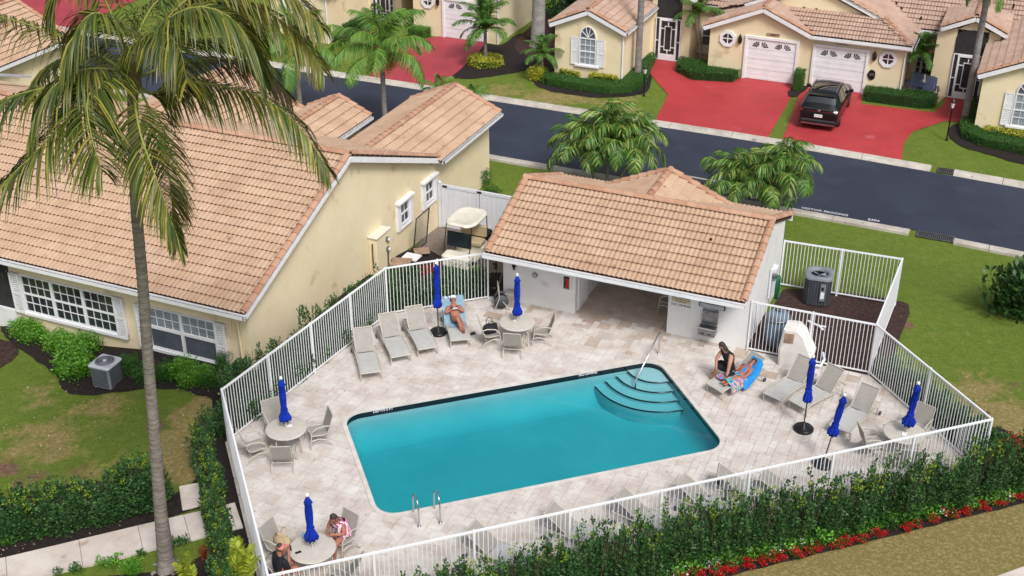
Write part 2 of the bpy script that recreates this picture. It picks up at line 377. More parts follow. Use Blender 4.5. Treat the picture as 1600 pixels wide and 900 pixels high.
# towels with printed patterns (flat print on cloth)
def stripes(name, ca, cb, scale, dist=3.0):
    m = pm(name, ca, rough=.95); N = m.node_tree.nodes; L = m.node_tree.links; b = N['Principled BSDF']
    w = N.new('ShaderNodeTexWave'); w.inputs['Scale'].default_value = scale; w.inputs['Distortion'].default_value = dist
    w.inputs['Detail'].default_value = 1; tc = N.new('ShaderNodeTexCoord'); L.new(tc.outputs['Object'], w.inputs['Vector'])
    cr = N.new('ShaderNodeValToRGB'); cr.color_ramp.interpolation = 'CONSTANT'; cr.color_ramp.elements[1].position = .5
    cr.color_ramp.elements[0].color = ca; cr.color_ramp.elements[1].color = cb
    L.new(w.outputs['Fac'], cr.inputs['Fac']); L.new(cr.outputs[0], b.inputs['Base Color']); return m
M['pinktowel'] = stripes('pink_and_white_towel', lin(206,70,130), lin(230,226,232), 4.0, 4)
def multi(name, cols, scale):
    m = pm(name, cols[0], rough=.95); N = m.node_tree.nodes; L = m.node_tree.links; b = N['Principled BSDF']
    nz = N.new('ShaderNodeTexNoise'); nz.inputs['Scale'].default_value = scale; nz.inputs['Detail'].default_value = 1
    tc = N.new('ShaderNodeTexCoord'); L.new(tc.outputs['Object'], nz.inputs['Vector'])
    cr = N.new('ShaderNodeValToRGB'); cr.color_ramp.interpolation = 'CONSTANT'; e = cr.color_ramp.elements
    while len(e) < len(cols): e.new(.5)
    for k, c_ in enumerate(cols): e[k].position = 0 if k == 0 else .34 + .34*(k-1)/(len(cols)-1); e[k].color = c_
    L.new(nz.outputs['Fac'], cr.inputs['Fac']); L.new(cr.outputs[0], b.inputs['Base Color']); return m
M['beachtowel'] = multi('bright_beach_towel', [lin(30,110,180),lin(40,150,210),lin(90,170,110),lin(220,150,120),lin(30,130,200),lin(200,70,80),lin(60,160,220)], 5)
M['bluebtowel'] = pm('bright_blue_towel', lin(28,120,196), lin(40,140,210), ns=4, rough=.95)
# lawn: green and dry grass, mapped by place
def lawn_mat():
    m = bpy.data.materials.new('lawn_grass'); m.use_nodes = True; N = m.node_tree.nodes; L = m.node_tree.links
    b = N['Principled BSDF']; b.inputs['Roughness'].default_value = .9; b.inputs['Specular IOR Level'].default_value = .15
    geo = N.new('ShaderNodeNewGeometry'); pos = geo.outputs['Position']
    def nz(s, d=6, r=.65, src=None):
        n = N.new('ShaderNodeTexNoise'); n.inputs['Scale'].default_value = s; n.inputs['Detail'].default_value = d; n.inputs['Roughness'].default_value = r
        L.new(src or pos, n.inputs['Vector']); return n.outputs['Fac']
    def ramp(f, stops):
        c = N.new('ShaderNodeValToRGB'); e = c.color_ramp.elements
        while len(e) < len(stops): e.new(.5)
        for k, (p_, c_) in enumerate(stops): e[k].position = p_; e[k].color = c_
        L.new(f, c.inputs['Fac']); return c.outputs['Color']
    def mth(op, a, bb):
        n = N.new('ShaderNodeMath'); n.operation = op
        for i, q in enumerate((a, bb)):
            if isinstance(q, (int, float)): n.inputs[i].default_value = q
            elif q is not None: L.new(q, n.inputs[i])
        return n.outputs[0]
    def mixc(f, a, bb):
        n = N.new('ShaderNodeMix'); n.data_type = 'RGBA'; L.new(f, n.inputs['Factor']); L.new(a, n.inputs[6]); L.new(bb, n.inputs[7]); return n.outputs[2]
    green = ramp(nz(11, 9, .9), [(.28,lin(52,76,28)),(.42,lin(94,118,42)),(.56,lin(126,144,58)),(.72,lin(172,176,100))])
    g2 = ramp(nz(2.6, 9, .85), [(.35,lin(62,90,32)),(.5,lin(100,122,46)),(.66,lin(142,146,76))]); mg = N.new('ShaderNodeMix'); mg.data_type = 'RGBA'; mg.inputs['Factor'].default_value = .38; L.new(green, mg.inputs[6]); L.new(g2, mg.inputs[7]); green = mg.outputs[2]
    dry = ramp(nz(8.5, 9, .9), [(.3,lin(104,92,54)),(.41,lin(156,136,88)),(.48,lin(132,126,70)),(.56,lin(182,160,112)),(.7,lin(206,184,138))])
    soil = ramp(nz(7, 8, .7), [(.3,lin(88,64,52)),(.5,lin(128,98,82)),(.7,lin(158,128,106))])
    def spot(cx, cy, r0, r1, amp=1.0):
        sb = N.new('ShaderNodeVectorMath'); sb.operation = 'SUBTRACT'; L.new(pos, sb.inputs[0]); sb.inputs[1].default_value = (cx, cy, 0)
        mp = N.new('ShaderNodeVectorMath'); mp.operation = 'MULTIPLY'; L.new(sb.outputs[0], mp.inputs[0]); mp.inputs[1].default_value = (1,1,0)
        ln = N.new('ShaderNodeVectorMath'); ln.operation = 'LENGTH'; L.new(mp.outputs[0], ln.inputs[0])
        mr = N.new('ShaderNodeMapRange'); mr.inputs['From Min'].default_value = r0; mr.inputs['From Max'].default_value = r1
        mr.inputs['To Min'].default_value = amp; mr.inputs['To Max'].default_value = 0; L.new(ln.outputs['Value'], mr.inputs['Value']); return mr.outputs[0]
    def union(fs):
        o = fs[0]
        for q in fs[1:]: o = mth('MAXIMUM', o, q)
        return o
    def thr(base, noisef, gain=1.4):
        n = N.new('ShaderNodeMapRange'); L.new(mth('ADD', base, mth('MULTIPLY', noisef, gain)), n.inputs['Value'])
        n.inputs['From Min'].default_value = .5*gain + .32; n.inputs['From Max'].default_value = .5*gain + .62; return n.outputs[0]
    drymask = thr(union([spot(*LAWN_DRY[i]) for i in range(len(LAWN_DRY))]), nz(1.3, 9, .75), 1.9)
    soilmask = thr(union([spot(*LAWN_SOIL[i]) for i in range(len(LAWN_SOIL))]), nz(2.2, 9, .75), 1.9)
    c = mixc(soilmask, mixc(drymask, green, dry), soil)
    L.new(c, b.inputs['Base Color'])
    bp = N.new('ShaderNodeBump'); bp.inputs['Strength'].default_value = 1; bp.inputs['Distance'].default_value = .08
    L.new(nz(22, 5, .8), bp.inputs['Height']); L.new(bp.outputs[0], b.inputs['Normal']); return m
def gat(px, py):
    z = 0.0
    for _ in range(14): z = .5*z+.5*tz(at(px, py, z))
    return at(px, py, z)
def drop(p):
    """the ground point seen on the same line of sight as a point of the z = 0 plane"""
    z = 0.0; p = Vector((p[0], p[1], 0)); r = p-CAMP
    for _ in range(14): z = .5*z+.5*tz(CAMP+r*((z-CAM_Z)/r.z))
    return CAMP+r*((z-CAM_Z)/r.z)
def spots(lst, z=0):
    out = []
    for px, py, r0, r1, amp in lst:
        q = at(px, py, z) if z else gat(px, py); out.append((q.x, q.y, r0, r1, amp))
    return out
LAWN_DRY = spots([(285,690,.4,1.3,1.5),(305,650,.3,1.1,1.5),(295,725,.3,1.1,1.5),(322,632,.2,.8,1.3),(420,560,0,.1,0),(1400,860,1.2,3.4,1),(1250,880,1,2.6,1),(1560,830,1,2.6,1),(1500,860,1,3,1),(60,690,.5,3.0,.58),(150,640,.4,2.6,.52),(60,620,.4,2.2,.4),(1530,610,.4,2.0,.6),
    (1580,660,.5,2.4,.9),(1480,520,.3,2.2,.25),(150,730,.3,1.6,.5)]) + spots([(900,145,.5,3,.75),(960,165,.5,2.5,.6),(860,150,.4,2.5,.7),(990,150,.3,2,.4),(540,90,.3,2,.3),(790,140,.4,2,.6)], ZS)
LAWN_SOIL = spots([(110,745,.2,1.0,.5),(40,750,.2,1.0,.6),(240,660,.1,.8,.5),(1410,505,.1,.7,.7),(1575,600,.1,1.0,.4),(10,735,.2,1.0,.6)]) + spots([(860,95,.3,1.6,.5)], ZS)
M['lawn'] = lawn_mat()
# ================================================================== the setting
def cdt_sheet(pts2, loops_hole, outer):
    """triangulate with holes; returns verts(2d), faces"""
    vs = [Vector(p[:2]) for p in outer]; ed = [(i, (i+1) % len(outer)) for i in range(len(outer))]
    for h in loops_hole:
        n0 = len(vs); vs += [Vector(p[:2]) for p in h]; ed += [(n0+i, n0+(i+1) % len(h)) for i in range(len(h))]
    vs += [Vector(p[:2]) for p in pts2]
    ov, oe, of, *_ = delaunay_2d_cdt(vs, ed, [], 0, 1e-5)
    def inside(p, poly):
        c = False; n = len(poly)
        for i in range(n):
            a, b = poly[i], poly[(i+1) % n]
            if (a[1] > p[1]) != (b[1] > p[1]) and p[0] < (b[0]-a[0])*(p[1]-a[1])/(b[1]-a[1])+a[0]: c = not c
        return c
    fs = []
    for f in of:
        c = sum((ov[i] for i in f), Vector((0,0)))/len(f)
        if inside(c, outer) and not any(inside(c, h) for h in loops_hole): fs.append(tuple(f))
    return ov, fs
def inpoly(p, poly):
    c = False; n = len(poly)
    for i in range(n):
        a, b = poly[i], poly[(i+1) % n]
        if (a[1] > p[1]) != (b[1] > p[1]) and p[0] < (b[0]-a[0])*(p[1]-a[1])/(b[1]-a[1])+a[0]: c = not c
    return c
PU, PV, PR = 10.32, 5.08, .58              # pool length, width, corner radius (frame F)
def pool_loop(grow=0.0, n=8):
    r = max(.05, PR+grow); pts = []
    for cx, cy, a0 in ((PU-PR, PR, -90), (PU-PR, PV-PR, 0), (PR, PV-PR, 90), (PR, PR, 180)):
        for k in range(n+1):
            a = math.radians(a0 + 90*k/n); q = F.p(cx + r*math.cos(a), cy + r*math.sin(a)); pts.append((q.x, q.y))
    return pts
def ring_uv(grow, n=8):
    r = PR+grow; out = []
    for cx, cy, a0 in ((PU-PR, PR, -90), (PU-PR, PV-PR, 0), (PR, PV-PR, 90), (PR, PR, 180)):
        for k in range(n+1):
            a = math.radians(a0 + 90*k/n); out.append((cx + r*math.cos(a), cy + r*math.sin(a)))
    return out
hole = pool_loop(.3)
outer = [tuple(H.p(u, v)[:2]) for u, v in ((-300,-120),(300,-120),(300,500),(-300,500))]
inner = []
for v in [-30,-26,-22,-20,-18,-16.5,-15,-14,-13,-12,-11,-10,-9,-8,-7,-6,-4,-3,-2,-1,0,1,2,3,4,5] + [5.5+.5*k for k in range(14)] + [13, 14, 20, 30, 60, 120]:
    for u in (-120,-60,-40,-30,-25,-22,-20,-18,-17,-16,-15,-14,-13,-12,-11,-10,-9,-8,-7,-6,-4.8,-4.2,-3.6,-3.1,-2.7,0,5,10,15,20,25,30,40,60,120):
        inner.append(tuple(H.p(u+.01*v, v)[:2]))
ov, of = cdt_sheet(inner, [hole], outer)
g = MB(); g.add([(p.x, p.y, tz(p)-.02) for p in ov], of, True)
lawn = g.build('lawn', M['lawn']); tag(lawn, kind='structure')
def sheet(name, pts, z, m, sub=None):
    sub = sub or []
    if callable(z):
        poly = [tuple(p[:2]) for p in pts]; x0, x1 = min(p[0] for p in poly), max(p[0] for p in poly); y0, y1 = min(p[1] for p in poly), max(p[1] for p in poly)
        sub = [(x, y) for x in np.arange(x0, x1, .5) for y in np.arange(y0, y1, .5) if inpoly((x, y), poly)]
    ov, of = cdt_sheet(sub, [], [tuple(p[:2]) for p in pts])
    b = MB(); b.add([(p.x, p.y, z(p) if callable(z) else z) for p in ov], of); o = b.build(name, m); return tag(o, kind='structure')
def hp(lst): return [H.p(u, v) for u, v in lst]
NEAR = [(-90,16.5),(-30,13.6),(-9,13.17),(-2.6,13.08),(4.2,12.86),(9.9,12.7),(13.6,12.42),(30,11.2),(90,6)]
FARL = [(-90,22.5),(-26,19.7),(-11,19.6),(-4.2,19.52),(2.15,19.48),(8,19.15),(13.5,18.75),(30,17.5),(90,12)]
street = sheet('street', hp(NEAR + FARL[::-1]), ZS+.004, M['asphalt'])
def kerb(line, dv, name, drains=()):
    k = empty(name, H.p(0, line[3][1], ZS)); tag(k, kind='structure'); o0 = H.p(0, line[3][1], ZS)
    # walk along the line and lay stones about 3.05 m long
    pts = [Vector((u, v, 0)) for u, v in line]; segs = []
    us = np.arange(-63.55, 28, 3.05); ls = [p.x for p in pts]; lv = [p.y for p in pts]
    for i, u in enumerate(us):
        a, b = u+.012, u+3.038
        if any(a < d1 and b > d0 for d0, d1 in drains):
            d0, d1 = [d for d in drains if a < d[1] and b > d[0]][0]
            if d0-a > .3: segs.append((a, d0-.01))
            if b-d1 > .3: segs.append((d1+.01, b))
        else: segs.append((a, b))
    for a, b in segs:
        va, vb = np.interp([a, b], ls, lv); mb = MB()
        # low mountable profile: flush at the street, 9 cm at the back
        lo, hi, bk = 0, dv*.55, dv; zz = (.012, .085, .085)
        top = []
        for (t, z) in ((lo, .012), (dv*.22, .03), (hi, .085), (bk, .09)):
            top.append((t, z))
        A = [H.p(a, va+t, ZS+z) for t, z in top]+[H.p(a, va+dv, ZS-.1), H.p(a, va, ZS-.1)]
        B = [H.p(b, vb+t, ZS+z) for t, z in top]+[H.p(b, vb+dv, ZS-.1), H.p(b, vb, ZS-.1)]
        n = len(A); mb.add(A+B, [tuple(range(n)), tuple(range(2*n-1, n-1, -1))]+[(i, (i+1) % n, n+(i+1) % n, n+i) for i in range(n)])
        mb.build('kerb_stone', M['concrete'], k, o0)
    for d0, d1 in drains: pass
    for sgn in (-1, 1):                                # the far ends, out of view
        pass
    return k
DR_N, DR_F = (9.95, 11.35), (9.95, 10.62)
kerb(NEAR, -.6, 'near_kerb', [DR_N]); kerb(FARL, .6, 'far_kerb', [DR_F])
def drain(u0, u1, v0, v1, label):
    o = H.p((u0+u1)/2, (v0+v1)/2, ZS); t = empty('storm_drain', o, H.ang, label, 'storm drain')
    w, d = u1-u0, v1-v0; mb = MB(); mb.box(-w/2, w/2, -d/2, d/2, -.05, .012); mb.build('drain_pit', M['black'], t)
    mb = MB()
    for s in (-1, 1):
        mb.box(-w/2, w/2, s*d/2-.02, s*d/2+.02, .013, .05); mb.box(s*w/2-.02, s*w/2+.02, -d/2, d/2, .014, .052)
    mb.build('grate_frame', M['steel'], t)
    bar = MB(); bar.box(-.018, .018, -d/2+.03, d/2-.03, .02, .048); me = bar.mesh('grate_bar'); me.materials.append(M['steel'])
    n = int(w/.075)
    for i in range(n): meshobj('grate_bar', me, None, t, (-w/2+.05+i*(w-.1)/(n-1), 0, 0))
drain(DR_N[0], DR_N[1], 12.12, 12.66, 'long black storm drain grate in the kerb at the edge of the big green lawn')
drain(DR_F[0], DR_F[1], 19.1, 19.6, 'short storm drain grate in the far kerb before the lawn with the lamp post')
# white words on the asphalt by the near kerb, and the hatched no-parking box
def text_mesh(name, body, size, m, parent, mat4, extrude=.002, bold=False):
    cu = bpy.data.curves.new(name, 'FONT'); cu.body = body; cu.size = size; cu.extrude = extrude; cu.align_x = 'CENTER'; cu.align_y = 'CENTER'
    if bold: cu.offset = size*.02
    o = bpy.data.objects.new(name, cu); LINK(o); dg = bpy.context.evaluated_depsgraph_get(); dg.update()
    me = bpy.data.meshes.new_from_object(o.evaluated_get(dg)); bpy.data.objects.remove(o)
    me.materials.clear(); me.materials.append(m)
    return meshobj(name, me, None, parent, None, mat4)
M['roadwhite'] = pm('road_paint_white', lin(206,208,214), lin(170,172,182), ns=6, rough=.7)
M['roadbeige'] = pm('worn_road_paint', lin(176,168,152), lin(140,134,124), ns=3, rough=.8)
rm = empty('road_lettering', H.p(6.7, 13.0, ZS), H.ang); tag(rm, kind='structure')
text_mesh('lettering', 'VISITOR PARKING', .24, M['roadwhite'], rm, Matrix.Translation((-.55, .02, .012)), bold=True)
text_mesh('lettering', '2304', .24, M['roadwhite'], rm, Matrix.Translation((1.45, -.03, .012)), bold=True)
hz = MB()
def strip_uv(a, b, w, z=.009):
    a, b = H.p(*a), H.p(*b); d = (b-a).normalized(); s = Vector((-d.y, d.x, 0))*w/2; vs = [a-s, b-s, b+s, a+s]
    hz.add([(q.x, q.y, ZS+z) for q in vs], [(0,1,2,3)])
strip_uv((-.4,14.35),(4.6,14.1),.14); strip_uv((-.4,13.15),(-.4,14.28),.14,.0095)
for k in range(8): strip_uv((.0+k*.62,13.12),(.45+k*.62,14.0),.16,.0105)
tag(hz.build('road_marking', M['roadbeige']), kind='structure')
# driveways and beds across the street
GZ = ZS+.012
def drive(name, pts, m): return sheet(name, hp(pts), GZ, m)
drive('red_driveway', [(-3.42,19.95),(2.13,19.95),(1.95,26.3),(1.66,28.1),(-1.1,28.1),(-3.2,27.0),(-4.0,27.6),(-4.75,28.95),(-5.05,29.25),(-6.4,29.25),(-6.35,28.0),(-5.6,26.5),(-3.95,24.0),(-3.7,22.3)], M['red'])
drive('red_driveway', [(2.83,19.95),(8.33,19.75),(8.1,22.0),(8.3,23.7),(9.55,25.75),(10.3,25.9),(10.85,29.25),(9.2,29.25),(9.25,28.2),(8.9,26.75),(5.4,26.55),(5.2,28.1),(2.45,28.1),(2.25,26.6)], M['red'])
drive('red_driveway', [(-19.3,20.05),(-15.3,20.1),(-15.4,23.3),(-15.7,26.2),(-16.1,28.25),(-19.1,28.25),(-20.3,26.6),(-22.3,27.6),(-22.6,28.8),(-23.5,28.9),(-23.1,26.8),(-21.0,24.4),(-20.0,22.6)], M['redpink'])
drive('red_driveway', [(-48.5,20.6),(-39.8,20.5),(-40.5,38),(-48.5,38)], M['redpink'])
def blob(pts, n=6, j=.12, seed=1):
    """smooth closed outline through uv points"""
    r = random.Random(seed); m = len(pts); out = []
    for i in range(m):
        p0, p1, p2, p3 = (Vector(pts[(i+k-1) % m]) for k in range(4))
        for k in range(n):
            t = k/n; q = .5*((2*p1)+(-p0+p2)*t+(2*p0-5*p1+4*p2-p3)*t*t+(-p0+3*p1-3*p2+p3)*t**3)
            out.append((q.x+r.uniform(-j, j)*.5, q.y+r.uniform(-j, j)*.5))
    return out
def bed(pts, m='mulch', z=None, seed=1):
    return sheet('mulch_bed', hp(blob(pts, 6, .1, seed)), z if z is not None else (lambda p: tz(p)+.0035*seed), M[m])
bed([(-11.3,24.6),(-11.2,23.3),(-10.1,22.3),(-8.5,22.05),(-7.0,22.2),(-5.5,23.2),(-5.1,24.4),(-5.6,26.5),(-6.2,29),(-6.6,29),(-6.6,24.3),(-10.4,24.5)], seed=2)
bed([(-15.4,22.2),(-14.2,22.3),(-13.1,23.4),(-12.2,24.6),(-12.2,27),(-13.3,30.5),(-15.0,30.5),(-15.1,28.3),(-16,28),(-15.8,26.5),(-15.6,24.2)], seed=3)
bed([(-14.5,29),(-12.2,26.5),(-11.2,25.6),(-10.6,26.2),(-10.6,40),(-15,40)], m='mulchbrown', seed=4)
bed([(9.9,25.2),(9.9,24.0),(10.6,22.7),(12,22.05),(13.6,21.5),(17,20.8),(20,22),(18,24.7),(11,24.7),(10.95,29.2),(10.6,29.2),(10.4,26.2)], seed=5)
bed([(1.72,26.3),(2.2,26.3),(2.4,28.1),(1.7,28.1)], seed=6)
bed([(-25.4,25.4),(-24.0,24.9),(-23.2,26.6),(-23.8,28.9),(-24.8,28.9),(-24.9,25.6)], seed=7)
M['porch'] = pm('porch_slab', lin(176,150,130), lin(150,124,106), ns=2, rough=.85)
sheet('porch_slab', hp([(-4.7,28.95),(-3.0,28.95),(-3.0,31.2),(-5.1,31.2),(-5.1,29.3)]), GZ+.003, M['porch'])
sheet('porch_slab', hp([(6.98,27.9),(8.9,27.9),(9.15,29.25),(8.3,31.2),(6.98,31.2)]), GZ+.003, M['porch'])
# beds on the near side
BEDN = [0]
def fbed(pix, m='mulch', z=.0, seed=1):
    BEDN[0] += 1; z = z+.0018*BEDN[0]
    pts = [gat(*p) for p in pix]; pts = blob([(q.x, q.y) for q in pts], 5, .08, seed)
    return sheet('mulch_bed', [Vector((x, y, 0)) for x, y in pts], lambda p: tz(p)+.001+z, M[m])
bed([(-6.75,-11.0),(-6.0,-2.7),(-3.3,-.35),(-3.1,1.8),(-6,2.6),(-8.05,2.8),(-8.05,-7.4),(-9.3,-7.6),(-8.2,-9.6)], seed=8)
bed([(-17.6,-7.5),(-17.5,-8.3),(-15.6,-9.0),(-13.6,-9.6),(-12.2,-9.6),(-10,-9.2),(-8.1,-9.2),(-8.05,-7.4)], seed=9)
fbed([(20,522),(66,556),(98,606),(130,618),(190,612),(260,604),(318,614),(350,636),(380,600),(395,590),(300,560),(150,540)], seed=11)
fbed([(-40,800),(60,770),(150,750),(245,770),(275,770),(320,735),(330,690),(350,655),(378,690),(420,800),(448,905),(440,960),(300,960),(180,960),(130,905),(260,890),(352,845),(352,790),(200,830),(60,858),(-40,890)], seed=12)
fbed([(1560,668),(1625,735),(1690,760),(1600,786),(1500,811),(1400,836),(1250,873),(1110,907),(900,962),(600,1010),(410,1000),(420,915),(700,850),(1100,762),(1400,700)], seed=13)
fbed([(1215,470),(1230,452),(1300,455),(1400,470),(1420,490),(1380,590),(1360,596),(1170,548)], 'mulchbrown', .004, seed=14)
fbed([(396,640),(470,590),(560,500),(600,420),(690,400),(800,392),(800,470),(600,500),(470,620),(380,690)], 'mulch', .004, seed=15)
fbed([(600,470),(640,420),(680,350),(800,350),(805,440),(700,455)], 'gravel', .007, seed=16)
fbed([(-60,520),(0,530),(28,545),(10,570),(-60,600)], 'mulchbrown', .006, seed=17)
# walk of stone slabs at the lower left, and the single stepping stone
ZUP = Vector((0,0,1))
def slabwalk(name, a, b, w, n, label=None):
    o = (a+b)/2; k = empty(name, o); tag(k, kind='structure'); d = (b-a); L_ = d.length; d.normalize(); s = Vector((-d.y, d.x, 0))
    r = random.Random(5)
    rows = 1
    for j in range(rows):
        t = 0
        while t < L_-.05:
            l = min(r.choice((1.2,1.5,1.8)), L_-t); mb = MB()
            y0, y1 = -w/2+j*w/rows, -w/2+(j+1)*w/rows
            P4 = [drop(a+d*tt+s*yy) for yy, tt in ((y0+.006, t+.006), (y0+.006, t+l-.006), (y1-.006, t+l-.006), (y1-.006, t+.006))]; hh = .045+r.uniform(0, .006)
            mb.add([p-ZUP*.05 for p in P4]+[p+ZUP*hh for p in P4], [(0,3,2,1),(4,5,6,7),(0,1,5,4),(1,2,6,5),(2,3,7,6),(3,0,4,7)]); mb.build('paving_slab', M['path'], k, o); t += l
wa, wb_ = F.p(-14.5,.45), F.p(-3.55,1.25)
slabwalk('stone_walkway', wa, wb_, 1.12, 8)
mb = MB(); c = drop(F.p(-4.71, 2.47))+Vector((0,0,.03))
mb.bbox(-.27,.27,-.53,.53,-.03,.03,.012, Matrix.Translation(c) @ Matrix.Rotation(F.ang,4,'Z'))
st = mb.build('stepping_stone', M['path'], None, c); st.location = c; tag(st, 'pale rectangular stepping stone lying alone in the black mulch by the walkway', 'stepping stone')
sheet('pavement', [F.p(u, v) for u, v in ((13.7,-7.6),(14.3,-7.0),(18,-6.6),(30,-6.3),(30,-9.5),(12,-9.5))], .0, M['path'])
# ------------------------------------------------------------------ pool
WZ = -.13
loop = ring_uv(0, 8)
DEPTH = lambda u: -1.05 - .1*sstep(8.0, 1.5, u)
pool = empty('swimming_pool', F.p(PU/2, PV/2, 0)); po = F.p(PU/2, PV/2, 0)
tag(pool, 'rectangular turquoise swimming pool with rounded corners and corner steps', 'swimming pool')
b = MB()
rows = [[F.p(u, v, -.22) for u, v in loop], [F.p(u, v, -.45) for u, v in loop]]
for k in range(1, 8):
    a = math.pi/2*k/7; lp = ring_uv(-.55*(1-math.cos(a))); rows.append([F.p(u, v, -.45+(DEPTH(u)+.45)*math.sin(a)) for u, v in lp])
b.grid([[*r_, r_[0]] for r_ in rows])
n = 24; fl = []
uvs = [(x*PU/n, y*PV/12) for x in range(1, n) for y in range(1, 12)]
lpi = ring_uv(-.55); uvs = [q for q in uvs if .65 < q[0] < PU-.65 and .65 < q[1] < PV-.65]
ov, of = cdt_sheet([F.p(*q) for q in uvs], [], [F.p(*q) for q in lpi])
b.add([F.p(*F.uv(q), DEPTH(F.uv(q)[0])) for q in ov], of, True)
b.build('basin', M['basin'], pool, po)
b = MB(); b.grid([[F.p(u, v, z) for u, v in loop+loop[:1]] for z in (.0, -.22)], smooth=False)
b.build('waterline_tiles', M['waterline'], pool, po)
b = MB(); b.prism([tuple(F.p(*q)[:2]) for q in ring_uv(.01)], -2.3, WZ); b.build('water', M['water'], pool, po)
# curved steps in the far right corner, each with a dark nosing
C0 = (PU-.1, PV-.1); RAD = [.95, 1.33, 1.7, 2.06]; SZ = [-.19, -.31, -.43, -.55]
stp = []
for r_, z in zip(RAD, SZ):
    arc = []
    for k in range(17):
        a = math.radians(180+90*k/16); x, y = C0[0]+r_*math.cos(a), C0[1]+r_*math.sin(a)
        arc.append((min(x, PU-.02), min(y, PV-.02)))
    arc = [q for q in arc]
    cor = [(PU-.02, PV-PR)]+[(PU-PR+PR*.97*math.cos(math.radians(90*k/6)), PV-PR+PR*.97*math.sin(math.radians(90*k/6))) for k in range(7)]+[(PU-PR, PV-.02)]
    # step solid: arc then the pool corner back to the start
    poly = [(C0[0]-r_, PV-.02)]+arc+[(PU-.02, C0[1]-r_)]+cor
    pl = [F.p(*q) for q in poly]; mb = MB()
    ov, of = cdt_sheet([], [], pl); mb.add([(q.x, q.y, z) for q in ov], of)
    mb.grid([[F.p(*q, zz) for q in arc] for zz in (z, -1.15)])
    s_ = mb.build('pool_step', M['basin'], pool, po)
    nb = MB(); nb.grid([[F.p(C0[0]+(r_+dr)*math.cos(math.radians(180+90*k/16)) if C0[0]+(r_+dr)*math.cos(math.radians(180+90*k/16)) < PU-.03 else PU-.03, C0[1]+(r_+dr)*math.sin(math.radians(180+90*k/16)), z+dz) for k in range(17)] for dr, dz in ((-.028,.004),(.006,.006),(.008,-.03))])
    nb.build('step_nosing', M['waterline'], s_, po)
# main drain
mb = MB(); c = F.p(1.35, .95, DEPTH(1.35)+.015); mb.lathe([(.02,.02),(.18,.02),(.2,0)], 16, c); mb.build('floor_drain', M['basin'], pool, po)
# coping stones round the pool
ring_in, ring_out = ring_uv(-.03, 8), ring_uv(.26, 8)
def resample(loop, step):
    pts = [Vector(p) for p in loop]+[Vector(loop[0])]; ds = [0]
    for i in range(1, len(pts)): ds.append(ds[-1]+(pts[i]-pts[i-1]).length)
    n = int(ds[-1]/step); out = []
    for k in range(n):
        s = ds[-1]*k/n; i = max(j for j in range(len(ds)) if ds[j] <= s+1e-9); i = min(i, len(pts)-2)
        t = (s-ds[i])/max(1e-9, ds[i+1]-ds[i]); out.append((pts[i].lerp(pts[i+1], t), (pts[i+1]-pts[i]).normalized()))
    return out
rs = resample(ring_uv(0, 8), .15); cs_n = len(rs)//4
edge = []
for q, d in rs:
    nrm = Vector((d.y, -d.x)); edge.append((q-nrm*.03, q+nrm*.10))
for k in range(cs_n):
    i0 = k*4; idx = [(i0+j) % len(rs) for j in range(5)] if k < cs_n-1 else [(i0+j) % len(rs) for j in range(len(rs)-i0+1)]
    rows = []
    A = [edge[i][0] for i in idx]; B = [edge[i][1] for i in idx]
    mb = MB(); g_ = .004
    top = [[F.p(p.x, p.y, .034) for p in A], [F.p(p.x, p.y, .034) for p in B]]
    mb.grid(top, False); mb.grid([[F.p(p.x, p.y, .034) for p in B], [F.p(p.x, p.y, -.02) for p in B]], False)
    mb.grid([[F.p(p.x, p.y, -.02) for p in A], [F.p(p.x, p.y, .034) for p in A]], False)
    mb.grid([[F.p(p.x, p.y, -.02) for p in B], [F.p(p.x, p.y, -.02) for p in A]], False)
    mb.build('coping_stone', M['coping'], pool, po)
# depth words on the far waterline
for px, w in ((598, 'DEPTH 5 FT'), (918, 'NO DIVING')):
    p = at(px, 637 if px < 700 else 580, 0); u, v = F.uv(p)
    Mx = Matrix.Translation(F.p(u, PV-.006, -.068)-po) @ Matrix.Rotation(F.ang, 4, 'Z') @ Matrix.Rotation(math.pi/2, 4, 'X')
    text_mesh('depth_marking', w, .12, M['white'], pool, Mx, .001, True)
# ------------------------------------------------------------------ deck
FA, FB, FC, FE, FK, FQ = (Vector((*q, 0)) for q in ((-8.27,29.82),(-4.27,37.24),(-.84,38.39),(11.33,33.47),(13.18,28.34),(-5.62,22.04)))
FD = H.p(6.02, -.02)
deck_main = [FA, FQ, FK, FE, FD, H.p(-2.8,-.02), FC, FB]
def inset(poly, d):
    c = sum(poly, Vector((0,0,0)))/len(poly); return [p+(c-p).normalized()*(-d) for p in poly]
deck_poly = [FA+F.u*-.12, FQ+F.u*-.12+F.v*-.12, FK+F.u*.12+F.v*-.12, FE+F.u*.12, H.p(6.02,-.1), H.p(3.3,-.1), H.p(3.3,4.3), H.p(-.05,4.3), H.p(-.05,-.05), H.p(-2.7,-.05), FC, FB+F.v*.1]
hole2 = pool_loop(.06)
ov, of = cdt_sheet([], [hole2], [tuple(p[:2]) for p in deck_poly])
mb = MB(); mb.add([(p.x, p.y, .0) for p in ov], of); deck = mb.build('pool_deck', M['grout']); tag(deck, kind='structure')
def clip_half(poly, a, b):
    """keep the part of poly left of line a->b"""
    out = []; n = len(poly); d = (b[0]-a[0], b[1]-a[1])
    f = lambda p: d[0]*(p[1]-a[1])-d[1]*(p[0]-a[0])
    for i in range(n):
        p, q = poly[i], poly[(i+1) % n]; fp, fq = f(p), f(q)
        if fp >= 0: out.append(p)
        if (fp >= 0) != (fq >= 0):
            t = fp/(fp-fq); out.append((p[0]+(q[0]-p[0])*t, p[1]+(q[1]-p[1])*t))
    return out
